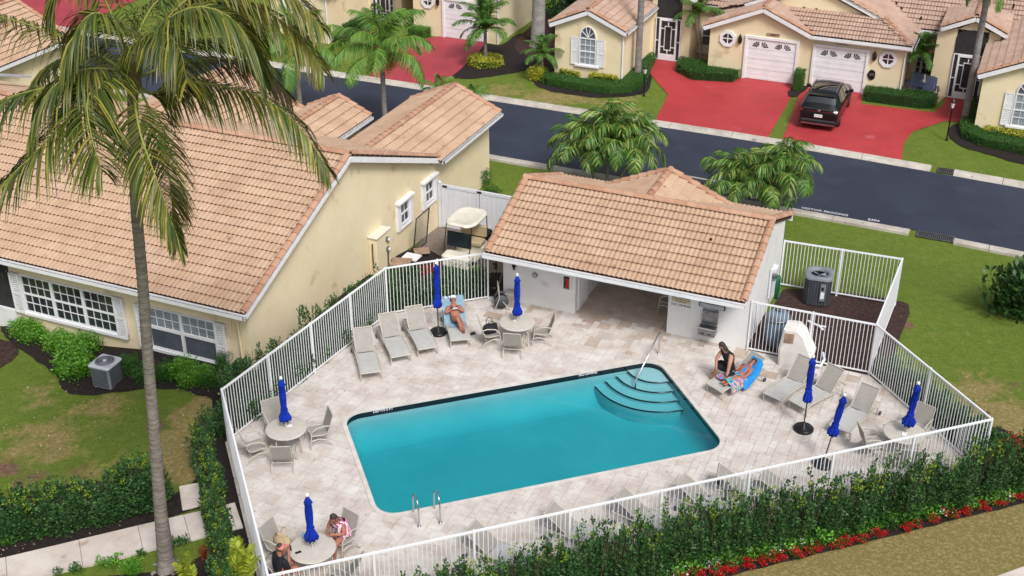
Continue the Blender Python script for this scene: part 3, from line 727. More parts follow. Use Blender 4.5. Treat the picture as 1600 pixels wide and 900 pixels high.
def clip_convex(poly, conv):
    for i in range(len(conv)):
        poly = clip_half(poly, conv[i], conv[(i+1) % len(conv)])
        if len(poly) < 3: return []
    return poly
def area(p): return .5*sum(p[i][0]*p[(i+1) % len(p)][1]-p[(i+1) % len(p)][0]*p[i][1] for i in range(len(p)))
def minus_convex(poly, conv):
    pieces = []; rest = poly
    for i in range(len(conv)):
        a, b = conv[i], conv[(i+1) % len(conv)]
        outp = clip_half(rest, b, a)
        if len(outp) > 2 and area(outp) > 1e-4: pieces.append(outp)
        rest = clip_half(rest, a, b)
        if len(rest) < 3: break
    return pieces
conv_main = [tuple(p[:2]) for p in (FA+F.u*-.1, FQ+F.u*-.1+F.v*-.1, FK+F.u*.1+F.v*-.1, H.p(9.98,.0), H.p(-3.15,0), FB+F.v*.08)]
conv_bree = [tuple(H.p(u, v)[:2]) for u, v in ((0,0),(3.25,0),(3.25,4.3),(0,4.3))]
pool_hole = pool_loop(.106, 4)
rr = random.Random(11); S = .203
U0, U1, V0, V1 = -60, 90, -110, 24
occ = set(); placed = []
lo = H.uv(FQ); 
for j in range(V0, V1):
    for i in range(U0, U1):
        if (i, j) in occ: continue
        p = H.p(i*S, j*S)
        if not (-9 < p.x < 14 and 21 < p.y < 43): continue
        opts = [(3,2),(2,3),(2,2),(3,2),(2,1),(1,2),(1,1),(2,2)]; rr.shuffle(opts); opts.append((1,1))
        for w, h in opts:
            if all((i+a, j+b_) not in occ for a in range(w) for b_ in range(h)):
                for a in range(w):
                    for b_ in range(h): occ.add((i+a, j+b_))
                placed.append((i, j, w, h)); break
pav = []
for i, j, w, h in placed:
    gp = .004; q = [tuple(H.p(*c_)[:2]) for c_ in ((i*S+gp, j*S+gp), ((i+w)*S-gp, j*S+gp), ((i+w)*S-gp, (j+h)*S-gp), (i*S+gp, (j+h)*S-gp))]
    cv = (j+h/2)*S; pcs = []
    for cz in (conv_main, conv_bree):
        A = clip_convex(q, cz)
        if len(A) > 2 and area(A) > .001: pcs += minus_convex(A, pool_hole)
    if not pcs: continue
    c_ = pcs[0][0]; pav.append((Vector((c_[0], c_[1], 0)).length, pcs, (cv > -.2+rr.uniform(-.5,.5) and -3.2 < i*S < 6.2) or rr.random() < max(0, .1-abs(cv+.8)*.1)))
pav.sort(key=lambda t: t[0])
def pav_mesh(mb, pcs, z):
    for pl in pcs: mb.prism(pl, .001, z)
stuff = MB(); stuff2 = MB()
for k, (_, pcs, br) in enumerate(pav):
    z = .022+rr.uniform(0, .003)
    if k < 290:
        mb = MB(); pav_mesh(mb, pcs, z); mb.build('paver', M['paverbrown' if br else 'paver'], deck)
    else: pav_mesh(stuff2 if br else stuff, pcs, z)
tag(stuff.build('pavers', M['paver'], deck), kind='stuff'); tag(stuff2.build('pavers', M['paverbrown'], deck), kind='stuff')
# ================================================================== buildings
ZV = Vector((0,0,1))
class Wall:
    """a vertical face: x runs along a, z up, depth out along n"""
    def __init__(s, O, a, n): s.O, s.a, s.n = O, a, n
    def q(s, x, z, d=0): return s.O + s.a*x + ZV*z + s.n*d
    def box(s, mb, x0, x1, z0, z1, d0, d1):
        P = [s.q(x, z, d) for d in (d0, d1) for x, z in ((x0,z0),(x1,z0),(x1,z1),(x0,z1))]
        return mb.add(P, [(0,1,2,3),(7,6,5,4),(0,4,5,1),(1,5,6,2),(2,6,7,3),(3,7,4,0)])
    def poly(s, mb, pts, d0, d1):
        return mb.extr([s.q(x, z, d0) for x, z in pts], s.n*(d1-d0))
def WV(u0, v, z=0): return Wall(H.p(u0, v, z), H.u, -H.v)      # faces the camera, x = u - u0
def WU(v0, u, z=0): return Wall(H.p(u, v0, z), H.v, H.u)       # faces right, x = v - v0
TW, TL = .33, .37
def tile_mesh(name, m, amp=.048):
    xs = [0,.045,.085,.125,.165,.21,.25,.29,.33]; zs = [0,.8,1,.8,0,.8,1,.8,0]
    top = [(x-TW/2, TL/2+.05, amp*z+.004) for x, z in zip(xs, zs)]
    low = [(x-TW/2, -TL/2-.01, amp*z+.07) for x, z in zip(xs, zs)]
    lo2 = [(x-TW/2, -TL/2+.05, amp*z*.6+.012) for x, z in zip(xs, zs)]
    mb = MB(); mb.grid([lo2, low], False); mb.grid([low, top], True); me = mb.mesh(name); me.materials.append(m); return me
def cap_mesh(name, m, r=.135, L_=.42):
    rows = []
    for y, rr_, dz in ((-L_/2, r, .02), (L_/2, r*.82, 0)):
        rows.append([(rr_*math.cos(a), y, rr_*.85*math.sin(a)+dz) for a in [math.pi*k/6 for k in range(7)]])
    front = [(p[0]*.78, p[1], p[2]-.02) for p in rows[0]]
    mb = MB(); mb.grid([front, rows[0]], False); mb.grid(rows, True); me = mb.mesh(name); me.materials.append(m); return me
TILE_ME = {k: tile_mesh('roof_tile', M[k]) for k in ('tile', 'tile_pink')}
CAP_ME = cap_mesh('ridge_tile', M['cap'])
class Roof:
    """all tiles of one building; finish() makes the nearest 300 single parts"""
    def __init__(s, parent, origin, key='tile'):
        s.par, s.o, s.key, s.t, s.caps, s.rnd = parent, origin, key, [], [], random.Random(len(parent.name))
        s.slab = MB(); s.fas = MB(); s.gut = MB()
    def plane(s, poly, e, tiles=True):
        """poly: 3D corners; e: unit vector along the eave, to the right seen from outside below"""
        P = [Vector(p) for p in poly]; n = Vector((0,0,0))
        for i in range(len(P)): n += P[i].cross(P[(i+1) % len(P)])
        n.normalize(); n = -n if n.z < 0 else n
        e = e.normalized(); up = n.cross(e).normalized(); up = -up if up.z < 0 else up
        e = up.cross(n)
        lo = min(P, key=lambda p: p.dot(up)); O = lo
        xy = [((p-O).dot(e), (p-O).dot(up)) for p in P]
        pp = P if area(xy) > 0 else P[::-1]
        s.slab.add([p-n*.0 for p in pp]+[p-ZV*.1 for p in pp], [tuple(range(len(pp))), tuple(range(2*len(pp)-1, len(pp)-1, -1))]+[(i, len(pp)+i, len(pp)+(i+1) % len(pp), (i+1) % len(pp)) for i in range(len(pp))])
        cen = sum(P, Vector((0,0,0)))/len(P)
        if not tiles or n.dot(CAMP-cen) < 0: return
        x0 = min(q[0] for q in xy); x1 = max(q[0] for q in xy); y1 = max(q[1] for q in xy)
        nc = max(1, round((x1-x0)/TW)); sx = (x1-x0)/nc; nr = max(1, int(y1/TL)+1); sy = y1/max(1, round(y1/TL))
        R3 = Matrix((e, up, n)).transposed().to_4x4()
        for j in range(nr):
            for i in range(nc):
                x, y = x0+(i+.5)*sx, (j+.5)*sy-.01
                if not inpoly((x, y), xy): continue
                c = O + e*x + up*y + n*(.004+s.rnd.uniform(0, .006))
                Mx = Matrix.Translation(c) @ R3 @ Matrix.Rotation(s.rnd.uniform(-.012,.012), 4, 'Z') @ Matrix.Diagonal((sx/TW, sy/TL, 1, 1))
                s.t.append(((c-CAMP).length, Mx))
    def caprun(s, a, b):
        a, b = Vector(a), Vector(b); d = b-a; n = max(1, round(d.length/.37)); d1 = d.normalized()
        x = d1.cross(ZV).normalized(); z = x.cross(d1); R3 = Matrix((x, d1, z)).transposed().to_4x4()
        for k in range(n):
            c = a + d*((k+.5)/n); s.caps.append(((c-CAMP).length, Matrix.Translation(c+z*.015) @ R3 @ Matrix.Diagonal((1, d.length/n/.37, 1, 1))))
    def fascia(s, a, b, h=.2, gutter=False, out=None):
        s.fas.beam(Vector(a)-ZV*(h/2), Vector(b)-ZV*(h/2), .05, h)
        if gutter and out is not None:
            o = out*.07; A, B = Vector(a)+o-ZV*.07, Vector(b)+o-ZV*.07
            s.fas.beam(A+out*.05, B+out*.05, .015, .12); s.gut.beam(A-ZV*.055, B-ZV*.055, .1, .012); s.gut.beam(A-out*.02+ZV*.02, B-out*.02+ZV*.02, .03, .012)
    def finish(s):
        roof = s.slab.build('roof', M['under'], s.par, s.o)
        if s.fas.v: s.fas.build('fascia', M['white'], s.par, s.o)
        if s.gut.v: s.gut.build('gutter', M['darkmetal'], s.par, s.o)
        T = Matrix.Translation(-s.o)
        def put(lst, me, name, lim, stuffname):
            lst.sort(key=lambda t: t[0])
            for _, Mx in lst[:lim]: meshobj(name, me, None, roof, None, T @ Mx)
            rest = lst[lim:]
            if rest:
                V0 = np.array([tuple(v.co)+(1,) for v in me.vertices]); F0 = np.array([tuple(p.vertices) for p in me.polygons]); n = len(V0)
                Vs = np.concatenate([(V0 @ np.array(T @ Mx).T)[:, :3] for _, Mx in rest]); Fs = np.concatenate([F0+i*n for i in range(len(rest))])
                m2 = mesh_np(stuffname, Vs, Fs, me.materials[0]); o = meshobj(stuffname, m2, None, roof); tag(o, kind='stuff')
        put(s.t, TILE_ME[s.key], 'roof_tile', 290, 'roof_tiles'); put(s.caps, CAP_ME, 'ridge_tile', 290, 'ridge_tiles')
        return roof
def hpts(*l): return [H.p(*q) for q in l]
def wallmass(mb, prof, a0, a1, axis='v'):
    """profile in (across, z) extruded along the other axis of frame H"""
    if axis == 'v': return mb.extr([H.p(x, a0, z) for x, z in prof], H.v*(a1-a0))
    return mb.extr([H.p(a0, x, z) for x, z in prof], H.u*(a1-a0))
def gable_v(rf, uc, hw, v0, v1, zr, ze, front=True, back=False, gutterR=True, tiles=True, v0e=None):
    """gable roof with its ridge along v"""
    ve = v0 if v0e is None else v0e
    rf.plane(hpts((uc,v0,zr),(uc+hw,ve,ze),(uc+hw,v1,ze),(uc,v1,zr)), H.v, tiles)
    rf.plane(hpts((uc,v0,zr),(uc-hw,ve,ze),(uc-hw,v1,ze),(uc,v1,zr)), -H.v, tiles)
    rf.caprun(H.p(uc,v0+.05,zr+.05), H.p(uc,v1,zr+.05))
    if front:
        for s_ in (-1, 1):
            rf.fascia(H.p(uc+s_*hw, v0, ze-.01), H.p(uc, v0, zr-.01), .2)
            rf.caprun(H.p(uc+s_*hw, v0+.06, ze+.04), H.p(uc+s_*.1, v0+.06, zr+.02))
    if back:
        for s_ in (-1, 1):
            rf.fascia(H.p(uc+s_*hw, v1, ze-.01), H.p(uc, v1, zr-.01), .2); rf.caprun(H.p(uc+s_*hw, v1-.06, ze+.04), H.p(uc+s_*.1, v1-.06, zr+.02))
    rf.fascia(H.p(uc+hw, ve, ze), H.p(uc+hw, v1, ze), .17, gutterR, H.u)
    rf.fascia(H.p(uc-hw, ve, ze), H.p(uc-hw, v1, ze), .17)
def gprof(uc, hw, zb, ze, zr): return [(uc-hw, zb), (uc+hw, zb), (uc+hw, ze), (uc, zr), (uc-hw, ze)]
def frame_rect(w, mb, x0, x1, z0, z1, t, d0, d1):
    w.box(mb, x0, x1, z0, z0+t, d0, d1); w.box(mb, x0, x1, z1-t, z1, d0, d1); w.box(mb, x0, x0+t, z0+t, z1-t, d0, d1); w.box(mb, x1-t, x1, z0+t, z1-t, d0, d1)
def window(w, par, o, x0, x1, z0, z1, cols, rows, glass='glass', t=.06, meet=False, mun=.022, lower=None, label=None, panes=True):
    mb = MB(); frame_rect(w, mb, x0, x1, z0, z1, t, 0, .07); gx0, gx1, gz0, gz1 = x0+t, x1-t, z0+t, z1-t
    pw, ph = (gx1-gx0)/cols, (gz1-gz0)/rows
    for i in range(1, cols): w.box(mb, gx0+i*pw-mun/2, gx0+i*pw+mun/2, gz0, gz1, .015, .045)
    for j in range(1, rows):
        h = mun/2 if not (meet and j == rows//2) else .03
        w.box(mb, gx0, gx1, gz0+j*ph-h, gz0+j*ph+h, .016, .05 if h < .02 else .06)
    f = mb.build('window', M['white'], par, o)
    if label: f['label'] = label
    for i in range(cols):
        for j in range(rows):
            pm_ = MB(); w.box(pm_, gx0+i*pw+mun/2, gx0+(i+1)*pw-mun/2, gz0+j*ph+mun/2, gz0+(j+1)*ph-mun/2, .004, .02)
            g_ = lower if (lower and j < rows/2) else glass
            pm_.build('pane', M[g_], f, o)
    return f
def shutter(w, par, o, x0, x1, z0, z1, d=.07):
    mb = MB(); w.box(mb, x0, x1, z0, z1, .01, .04); frame_rect(w, mb, x0, x1, z0, z1, .05, .0, d)
    w.box(mb, x0+.05, x1-.05, (z0+z1)/2-.03, (z0+z1)/2+.03, .02, d)
    n = max(3, int((z1-z0)/.09))
    for k in range(n):
        z = z0+.06+(z1-z0-.12)*k/n; w.box(mb, x0+.05, x1-.05, z, z+.035, .03, d-.012)
    return mb.build('shutter', M['white'], par, o)
# ------------------------------------------------------------------ pool house
o = H.p(1.7, 2, 0); ph = empty('pool_house', o, 0, 'small white pool house with tan tiled roof and an open shaded passage beside the pool', 'pool house')
PZR, PZE, PV0, PV1, PVR = 3.75, 2.47, -1.35, 5.55, 2.1
sl = (PZR-PZE)/(PVR-PV0)
rz = lambda v: PZR-sl*abs(v-PVR)-.11
mb = MB(); prof = [(0,0),(4.7,0),(4.7,rz(4.7)),(PVR,rz(PVR)),(0,rz(0))]
mb.extr([H.p(3.28, v, z-.05*(z == 0)) for v, z in prof], H.u*(6.0-3.28))
mb.extr([H.p(-2.68, v, z-.05*(z == 0)) for v, z in prof], H.u*2.68)
wallmass(mb, [(4.35,-.3),(4.68,-.3),(4.68,2.3),(4.35,2.3)], 0, 3.28, 'u')
mb.build('wall', M['whitewall'], ph, o)
mb = MB(); mb.extr(hpts((-2.68,-1.3,2.27),(6.0,-1.3,2.27),(6.0,-.002,2.27),(-2.68,-.002,2.27)), ZV*.03); mb.extr(hpts((0.003,0,2.27),(3.277,0,2.27),(3.277,4.345,2.27),(0.003,4.345,2.27)), ZV*.03)
mb.build('soffit', M['white'], ph, o)
rf = Roof(ph, o)
rf.plane(hpts((-2.76,PV0,PZE),(6.06,PV0,PZE),(6.06,PVR,PZR),(-2.76,PVR,PZR)), H.u)
rf.plane(hpts((-2.76,PV1,PZE),(6.06,PV1,PZE),(6.06,PVR,PZR),(-2.76,PVR,PZR)), -H.u)
for u_ in (-2.7, 6.02): rf.caprun(H.p(u_, PV0+.05, PZE+.05), H.p(u_, PVR-.1, PZR+.03)); rf.caprun(H.p(u_, PV1-.05, PZE+.05), H.p(u_, PVR+.1, PZR+.03))
rf.caprun(H.p(-2.76, PVR, PZR+.06), H.p(6.12, PVR, PZR+.06))
rf.fascia(H.p(-2.8, PV0-.03, PZE-.01), H.p(6.1, PV0-.03, PZE-.01), .2, True, -H.v)
rf.fascia(H.p(-2.8, PV1, PZE), H.p(6.1, PV1, PZE), .2)
# rear wing with its own gable
wu, whw, wzr = 1.72, 2.35, 3.72
rf.plane(hpts((wu,2.3,wzr),(wu+whw,2.3,2.72),(wu+whw,4.85,2.72),(wu,4.85,wzr)), H.v); rf.plane(hpts((wu,2.3,wzr),(wu-whw,2.3,2.72),(wu-whw,4.85,2.72),(wu,4.85,wzr)), -H.v)
rf.caprun(H.p(wu,2.3,wzr+.06), H.p(wu,4.9,wzr+.06))
for s_ in (-1, 1): rf.caprun(H.p(wu+s_*whw,4.8,2.77), H.p(wu+s_*.1,4.8,wzr+.03)); rf.fascia(H.p(wu+s_*whw,4.87,2.7), H.p(wu,4.87,wzr-.02), .2)
rf.finish()
mb = MB(); wallmass(mb, gprof(wu, whw-.2, -.6, 2.6, wzr-.15), 4.7, 4.8); mb.build('rear_wall', M['whitewall'], ph, o)
w = WV(0, 0)
# door in the passage
wd = WU(0, 0.0)
mb = MB(); frame_rect(wd, mb, .28, 1.22, 0.03, 2.1, .06, 0, .04); f = mb.build('door_frame', M['white'], ph, o)
mb = MB(); wd.box(mb, .345, 1.155, .04, 2.03, .005, .03)
for k in range(8): wd.box(mb, .36+k*.1, .42+k*.1, .08, 2.0, .03, .036)
dr = mb.build('door', M['white'], ph, o)
mb = MB(); mb.ell(wd.q(1.08, 1.0, .06), (.03,.03,.03), 8, 5); mb.build('handle', M['steel'], dr, o)
# warning sign, two boards
mb = MB(); w.box(mb, 3.40, 4.02, 1.27, 1.52, .003, .018); sg = mb.build('sign_board', M['sign'], ph, o); sg['label'] = 'cream warning sign with black lettering'
mb = MB(); w.box(mb, 3.41, 4.03, 1.10, 1.265, .003, .018); sg2 = mb.build('sign_board', M['white'], ph, o); sg2['label'] = 'white sign reading NO DIVING'
def wtext(wl_, par, o, x, z, body, size, m, d=.02, bold=True):
    Rm = Matrix((wl_.a, ZV, wl_.n)).transposed().to_4x4(); p = wl_.q(x, z, d)-o
    return text_mesh('lettering', body, size, m, par, Matrix.Translation(p) @ Rm, .001, bold)
wtext(w, sg, o, 3.71, 1.455, 'SWIM AT YOUR OWN RISK', .05, M['black']); wtext(w, sg, o, 3.71, 1.39, 'NO LIFEGUARD ON DUTY', .055, M['black']); wtext(w, sg, o, 3.71, 1.32, 'SHOWER FIRST', .055, M['black'])
wtext(w, sg2, o, 3.72, 1.18, 'NO DIVING', .125, M['black'])
# strip light
mb = MB(); w.box(mb, 4.33, 5.2, 1.31, 1.5, .0, .06); li = mb.build('light_housing', M['darkgrey'], ph, o)
mb = MB(); w.box(mb, 4.37, 5.16, 1.335, 1.475, .06, .09); mb.build('light_lens', M['lightgrey'], li, o)
# drinking fountain
mb = MB(); w.box(mb, 4.47, 4.99, .74, 1.22, .002, .10); w.poly(mb, [(4.47,1.22),(4.99,1.22),(4.93,1.34),(4.53,1.34)], .002, .07); mb.build('fountain_backplate', M['steel'], ph, o)
mb = MB(); w.box(mb, 4.42, 4.99, .40, .66, .002, .34); fo = mb.build('fountain_basin', M['steel'], ph, o)
mb = MB(); w.box(mb, 4.46, 4.95, .62, .665, .05, .31); mb.build('basin_well', M['darkgrey'], fo, o)
mb = MB(); w.box(mb, 4.42, 4.99, .665, .70, .30, .35); mb.tube([w.q(4.86,.66,.12), w.q(4.86,.76,.12), w.q(4.80,.78,.16)], .014, 6); mb.build('spout', M['chrome'], fo, o)
mb = MB()
for x in (4.50, 4.74): w.box(mb, x, x+.14, .47, .51, .34, .345)
mb.build('push_bar', M['black'], fo, o)
mb = MB(); w.box(mb, 4.54, 4.92, .80, 1.16, .10, .108); mb.build('mirror_panel', M['steel'], ph, o)
# extinguisher cabinet
mb = MB(); frame_rect(w, mb, -.46, -.12, .92, 1.52, .05, 0, .12); w.box(mb, -.42, -.16, .97, 1.47, .002, .02); cb = mb.build('extinguisher_cabinet', M['white'], ph, o)
mb = MB(); mb.lathe([(.05,0),(.055,.02),(.055,.32),(.03,.37),(.015,.38)], 10, w.q(-.28, 1.0, .07)); mb.build('extinguisher', M['red_paint'], cb, o)
mb = MB(); w.box(mb, -.35, -.2, 1.38, 1.43, .05, .1); w.box(mb, -.39,-.36, .98,1.46,.02,.06); mb.build('extinguisher_valve', M['black'], cb, o)
mb = MB(); mb.tube([w.q(-1.49,1.22,0), w.q(-1.49,1.22,.05)], .1, 16); wl2 = mb.build('wall_light', M['steel'], ph, o)
mb = MB(); mb.tube([w.q(-1.49,1.22,.05), w.q(-1.49,1.22,.075)], .07, 14); mb.build('wall_light_lens', M['lightgrey'], wl2, o)
mb = MB(); w.box(mb, -2.32,-2.2,1.38,1.5,0,.08); mb.tube([w.q(-2.26,1.42,.08), w.q(-2.2,1.34,.16)], .035, 8); mb.build('flood_light', M['black'], ph, o)
mb = MB(); mb.tube([H.p(4.35, .75, 3.1), H.p(4.35, .75, 3.42)], .045, 8); mb.build('vent_pipe', M['black'], ph, o)
# back pot of the equipment side: pipes and boxes on the right wall
wr = WU(0, 6.0)
mb = MB(); mb.tube([wr.q(.9,.2,.06), wr.q(.9,1.4,.06)], .03, 6); mb.tube([wr.q(2.7,.6,.06), wr.q(2.7,1.7,.06)], .04, 6); wr.box(mb, 3.2,3.6,1.0,1.45,0,.14); mb.build('conduit', M['vinyl'], ph, o)
# ------------------------------------------------------------------ left house
o = H.p(-10, 0, 0); lh = empty('cream_house', o, 0, 'cream stucco house with long tan tiled roof and white shuttered windows left of the pool', 'house')
LE, LR, LV0, LVR, LV1 = 2.42, 5.05, -7.97, -1.2, 5.57
rl = lambda v: LR-(LR-LE)/(LVR-LV0)*abs(v-LVR)-.11
mb = MB(); mb.extr([H.p(-17.7, v, z) for v, z in ((-7.5,-1.1),(5.3,-1.3),(5.3,rl(5.3)),(LVR,rl(LVR)),(-7.5,rl(-7.5)))], H.u*9.6)
mb.extr([H.p(-60, v, z) for v, z in ((-4.3,-.3),(5.3,-1.3),(5.3,rl(5.3)),(LVR,rl(LVR)),(-4.3,rl(-4.3)))], H.u*42.28)
wallmass(mb, gprof(-9.85, 1.75, -1.4, 2.12, 2.95), 5.3, 10.9); wallmass(mb, gprof(-14.1, 1.2, -1.4, 2.15, 2.7), 5.3, 8.3); wallmass(mb, gprof(-19.0, 3.0, -1.4, 2.1, 3.4), 5.3, 8.0)
wallmass(mb, gprof(-35, 3.0, -1.4, 2.1, 3.6), 5.3, 12)
mb.build('wall', M['cream'], lh, o)
rf = Roof(lh, o)
rf.plane(hpts((-30,LV0,LE),(-7.82,LV0,LE),(-7.82,LVR,LR),(-30,LVR,LR)), H.u)
rf.plane(hpts((-62,LV0,LE),(-30,LV0,LE),(-30,LVR,LR),(-62,LVR,LR)), H.u, False)
rf.plane(hpts((-62,LV1,LE-.05),(-7.82,LV1,LE-.05),(-7.82,LVR,LR),(-62,LVR,LR)), -H.u)
rf.caprun(H.p(-30,LVR,LR+.06), H.p(-7.82,LVR,LR+.06))
rf.caprun(H.p(-7.88,LV0+.05,LE+.05), H.p(-7.88,LVR-.1,LR+.03)); rf.caprun(H.p(-7.88,LV1-.05,LE+.0), H.p(-7.88,LVR+.1,LR+.03))
rf.fascia(H.p(-7.8,LV0,LE-.02), H.p(-7.8,LVR,LR-.02), .16); rf.fascia(H.p(-7.8,LV1,LE-.07), H.p(-7.8,LVR,LR-.02), .2)
rf.fascia(H.p(-62,LV0-.03,LE-.01), H.p(-7.82,LV0-.03,LE-.01), .2, True, -H.v)
gable_v(rf, -9.8, 2.12, 3.0, 11.2, 3.25, 2.32, front=False, back=True, v0e=5.5)
gable_v(rf, -14.1, 1.5, 4.0, 8.65, 2.98, 2.32, front=False, back=True, v0e=5.5)
gable_v(rf, -19.1, 3.4, 1.9, 8.3, 3.75, 2.3, front=False, back=True, v0e=5.5)
gable_v(rf, -35.0, 3.35, 1.6, 12.3, 3.9, 2.35, front=False, back=True, v0e=5.5)
rf.finish()
mb = MB(); mb.beam(H.p(-27.2,1.9,4.35), H.p(-27.2,4.4,3.45), .5, .08); mb.build('skylight', M['lightgrey'], lh, o)
w = WV(0, -7.5)
for x0, x1, z0, z1, n, hi, lo_ in ((-17.2,-13.3,.2,1.66,3,'glass','glass'), (-12.0,-9.35,.04,1.6,2,'blindglass','greyglass')):
    L_ = (x1-x0)/n
    mb = MB(); w.box(mb, x0-.06, x1+.06, z0-.1, z0, 0, .12); sill = mb.build('sill', M['white'], lh, o)
    for k in range(n):
        if n == 3: window(w, lh, o, x0+k*L_, x0+(k+1)*L_, z0, z1, 4, 4, hi, .055, True, .015, lo_)
        else:
            zm = (z0+z1)/2+.02; window(w, lh, o, x0+k*L_, x0+(k+1)*L_, zm, z1, 4, 2, hi, .05, False, .015); window(w, lh, o, x0+k*L_, x0+(k+1)*L_, z0, zm-.002, 1, 1, lo_, .05)
    shutter(w, lh, o, x0-.42, x0-.02, z0-.05, z1, .14); shutter(w, lh, o, x1+.02, x1+.4, z0-.08, z1, .14)
mb = MB(); w.box(mb, -8.8,-8.7,1.2,2.2,.0,.07); mb.tube([w.q(-8.62,2.15,.3), w.q(-8.5,2.0,.12), w.q(-8.45,1.8,.06), w.q(-8.4,-.4,.06)], .04, 8); mb.build('downspout', M['cream'], lh, o)
mb = MB(); w.box(mb, -13.1,-12.9,.15,.3,0,.1); mb.build('outlet_box', M['beige'], lh, o)
ws_ = WU(0, -8.1)
for v0 in (2.4, 4.5):
    window(ws_, lh, o, v0+.12, v0+.9, .66, 1.62, 2, 2, 'glass', .09, True)
    mb = MB(); ws_.box(mb, v0-.1, v0+.12, .60, 1.66, 0, .1); ws_.box(mb, v0+.9, v0+1.1, .60, 1.66, 0, .1); ws_.box(mb, v0-.14, v0+1.14, 1.66, 1.74, 0, .2); ws_.box(mb, v0-.1,v0+1.1,.54,.6,0,.1)
    mb.build('storm_shutter', M['white'], lh, o)
# screened patio at the left end
mb = MB(); mb.extr(hpts((-17.75,-7.45,-.2),(-17.75,-4.3,-.2),(-17.75,-4.3,2.2),(-17.75,-7.45,2.2)), H.u*.04)
mb.extr(hpts((-24,-7.45,-.1),(-17.78,-7.45,-.1),(-17.78,-7.45,2.2),(-24,-7.45,2.2)), H.v*.02); mb.build('patio_screen', M['screen'], lh, o)
mb = MB(); mb.extr(hpts((-24,-7.6,-1.0),(-17.72,-7.6,-1.0),(-17.72,-7.6,.14),(-24,-7.6,.14)), H.v*.12); mb.beam(H.p(-18.9,-7.6,.1), H.p(-18.9,-7.6,2.2), .08); mb.build('patio_kerb', M['white'], lh, o)
# meter cabinet on the side wall
t = empty('meter_cabinet', H.p(-8.1,.55,-.2), H.ang, 'tall cream electric cabinet with two round meters on the cream house side wall', 'electric cabinet')
mb = MB(); mb.bbox(.005,.36,-.45,.55,0,1.52,.02); mb.build('cabinet_body', M['cream'], t)
mb = MB(); mb.bbox(-.0+.003,.42,-.5,.6,1.522,1.56,.01); mb.build('cabinet_lid', M['beige'], t)
for y, z in ((.32,1.18),(.32,.78)):
    mb = MB(); mb.tube([(.36,y,z),(.46,y,z)], .1, 14); mt = mb.build('meter', M['steel'], t); mb = MB(); mb.ell((.46,y,z),(.05,.085,.085),12,6); mb.build('meter_glass', M['lampglass'], mt)
mb = MB(); mb.tube([(.2,-.48,.3),(.2,-.48,1.3)], .025, 6); mb.tube([(.4,.3,.0),(.4,.3,.66)], .03, 6); mb.build('conduit', M['steel'], t)
# ------------------------------------------------------------------ villas across the street
def garage_door(w, par, o, x0, x1, z0, z1, num):
    mb = MB(); t = .13; w.box(mb, x0-t, x0, z0-.03, z1+t, 0, .1); w.box(mb, x1, x1+t, z0-.03, z1+t, 0, .1); w.box(mb, x0, x1, z1, z1+t, 0, .1); mb.build('garage_trim', M['white'], par, o)
    n = 4; ph_ = (z1-z0)/n; first = None
    for k in range(n):
        mb = MB(); za, zb = z0+k*ph_+.008, z0+(k+1)*ph_-.008
        w.box(mb, x0, x1, za, zb, .003, .035)
        if k < 3:
            mb2 = mb
            for j in range(2): w.box(mb, x0+.05, x1-.05, za+.06+j*ph_*.45, za+.09+j*ph_*.45, .035, .042)
        d = mb.build('door_panel', M['white'], par, o)
        if k == 3:
            for c, f in ((x0+(x1-x0)*.27, 1), (x0+(x1-x0)*.73, 1)):
                for side in (-1, 1):
                    for r_ in range(4):
                        a0, a1 = math.radians(12+r_*20), math.radians(26+r_*20); r0, r1 = .12, .38 if r_ < 3 else .34
                        bz = za+.06; P = [(c+side*(.05+r*math.cos(a)), bz+r*math.sin(a)*.95) for r, a in ((r0,a0),(r1,a0),(r1,a1),(r0,a1))]
                        g_ = MB(); w.poly(g_, P if side > 0 else P[::-1], .034, .042); g_.build('door_light', M['glass'], d, o)
def octagon(w, par, o, x, z, r=.46):
    mb = MB(); A = [(math.cos(math.radians(22.5+45*k)), math.sin(math.radians(22.5+45*k))) for k in range(8)]
    for k in range(8):
        a, b = A[k], A[(k+1) % 8]; w.poly(mb, [(x+a[0]*r, z+a[1]*r), (x+b[0]*r, z+b[1]*r), (x+b[0]*r*.62, z+b[1]*r*.62), (x+a[0]*r*.62, z+a[1]*r*.62)], 0, .08)
    w.box(mb, x-.02, x+.02, z-r*.6, z+r*.6, .02, .05); w.box(mb, x-r*.6, x+r*.6, z-.02, z+.02, .021, .052)
    f = mb.build('octagon_window', M['white'], par, o)
    for sx in (-1, 1):
        for sz in (-1, 1):
            mb = MB(); q = r*.58; w.poly(mb, [(x+sx*.02, z+sz*.02), (x+sx*q, z+sz*.02), (x+sx*q, z+sz*q*.42), (x+sx*q*.42, z+sz*q), (x+sx*.02, z+sz*q)], .004, .02); mb.build('pane', M['glass'], f, o)
def wall_lamp(w, par, o, x, z):
    mb = MB(); mb.tube([w.q(x, z-.25, .12), w.q(x, z-.16, .12), w.q(x, z+.02, .12), w.q(x, z+.16, .12), w.q(x, z+.3, .12)], [.02,.1,.12,.08,.01], 6, smooth=False)
    w.box(mb, x-.05, x+.05, z-.1, z+.12, 0, .05); l = mb.build('wall_lantern', M['blackmetal'], par, o)
    mb = MB(); mb.ell(w.q(x, z, .13), (.085,.085,.13), 6, 5); mb.build('lantern_glass', M['lampglass'], l, o)
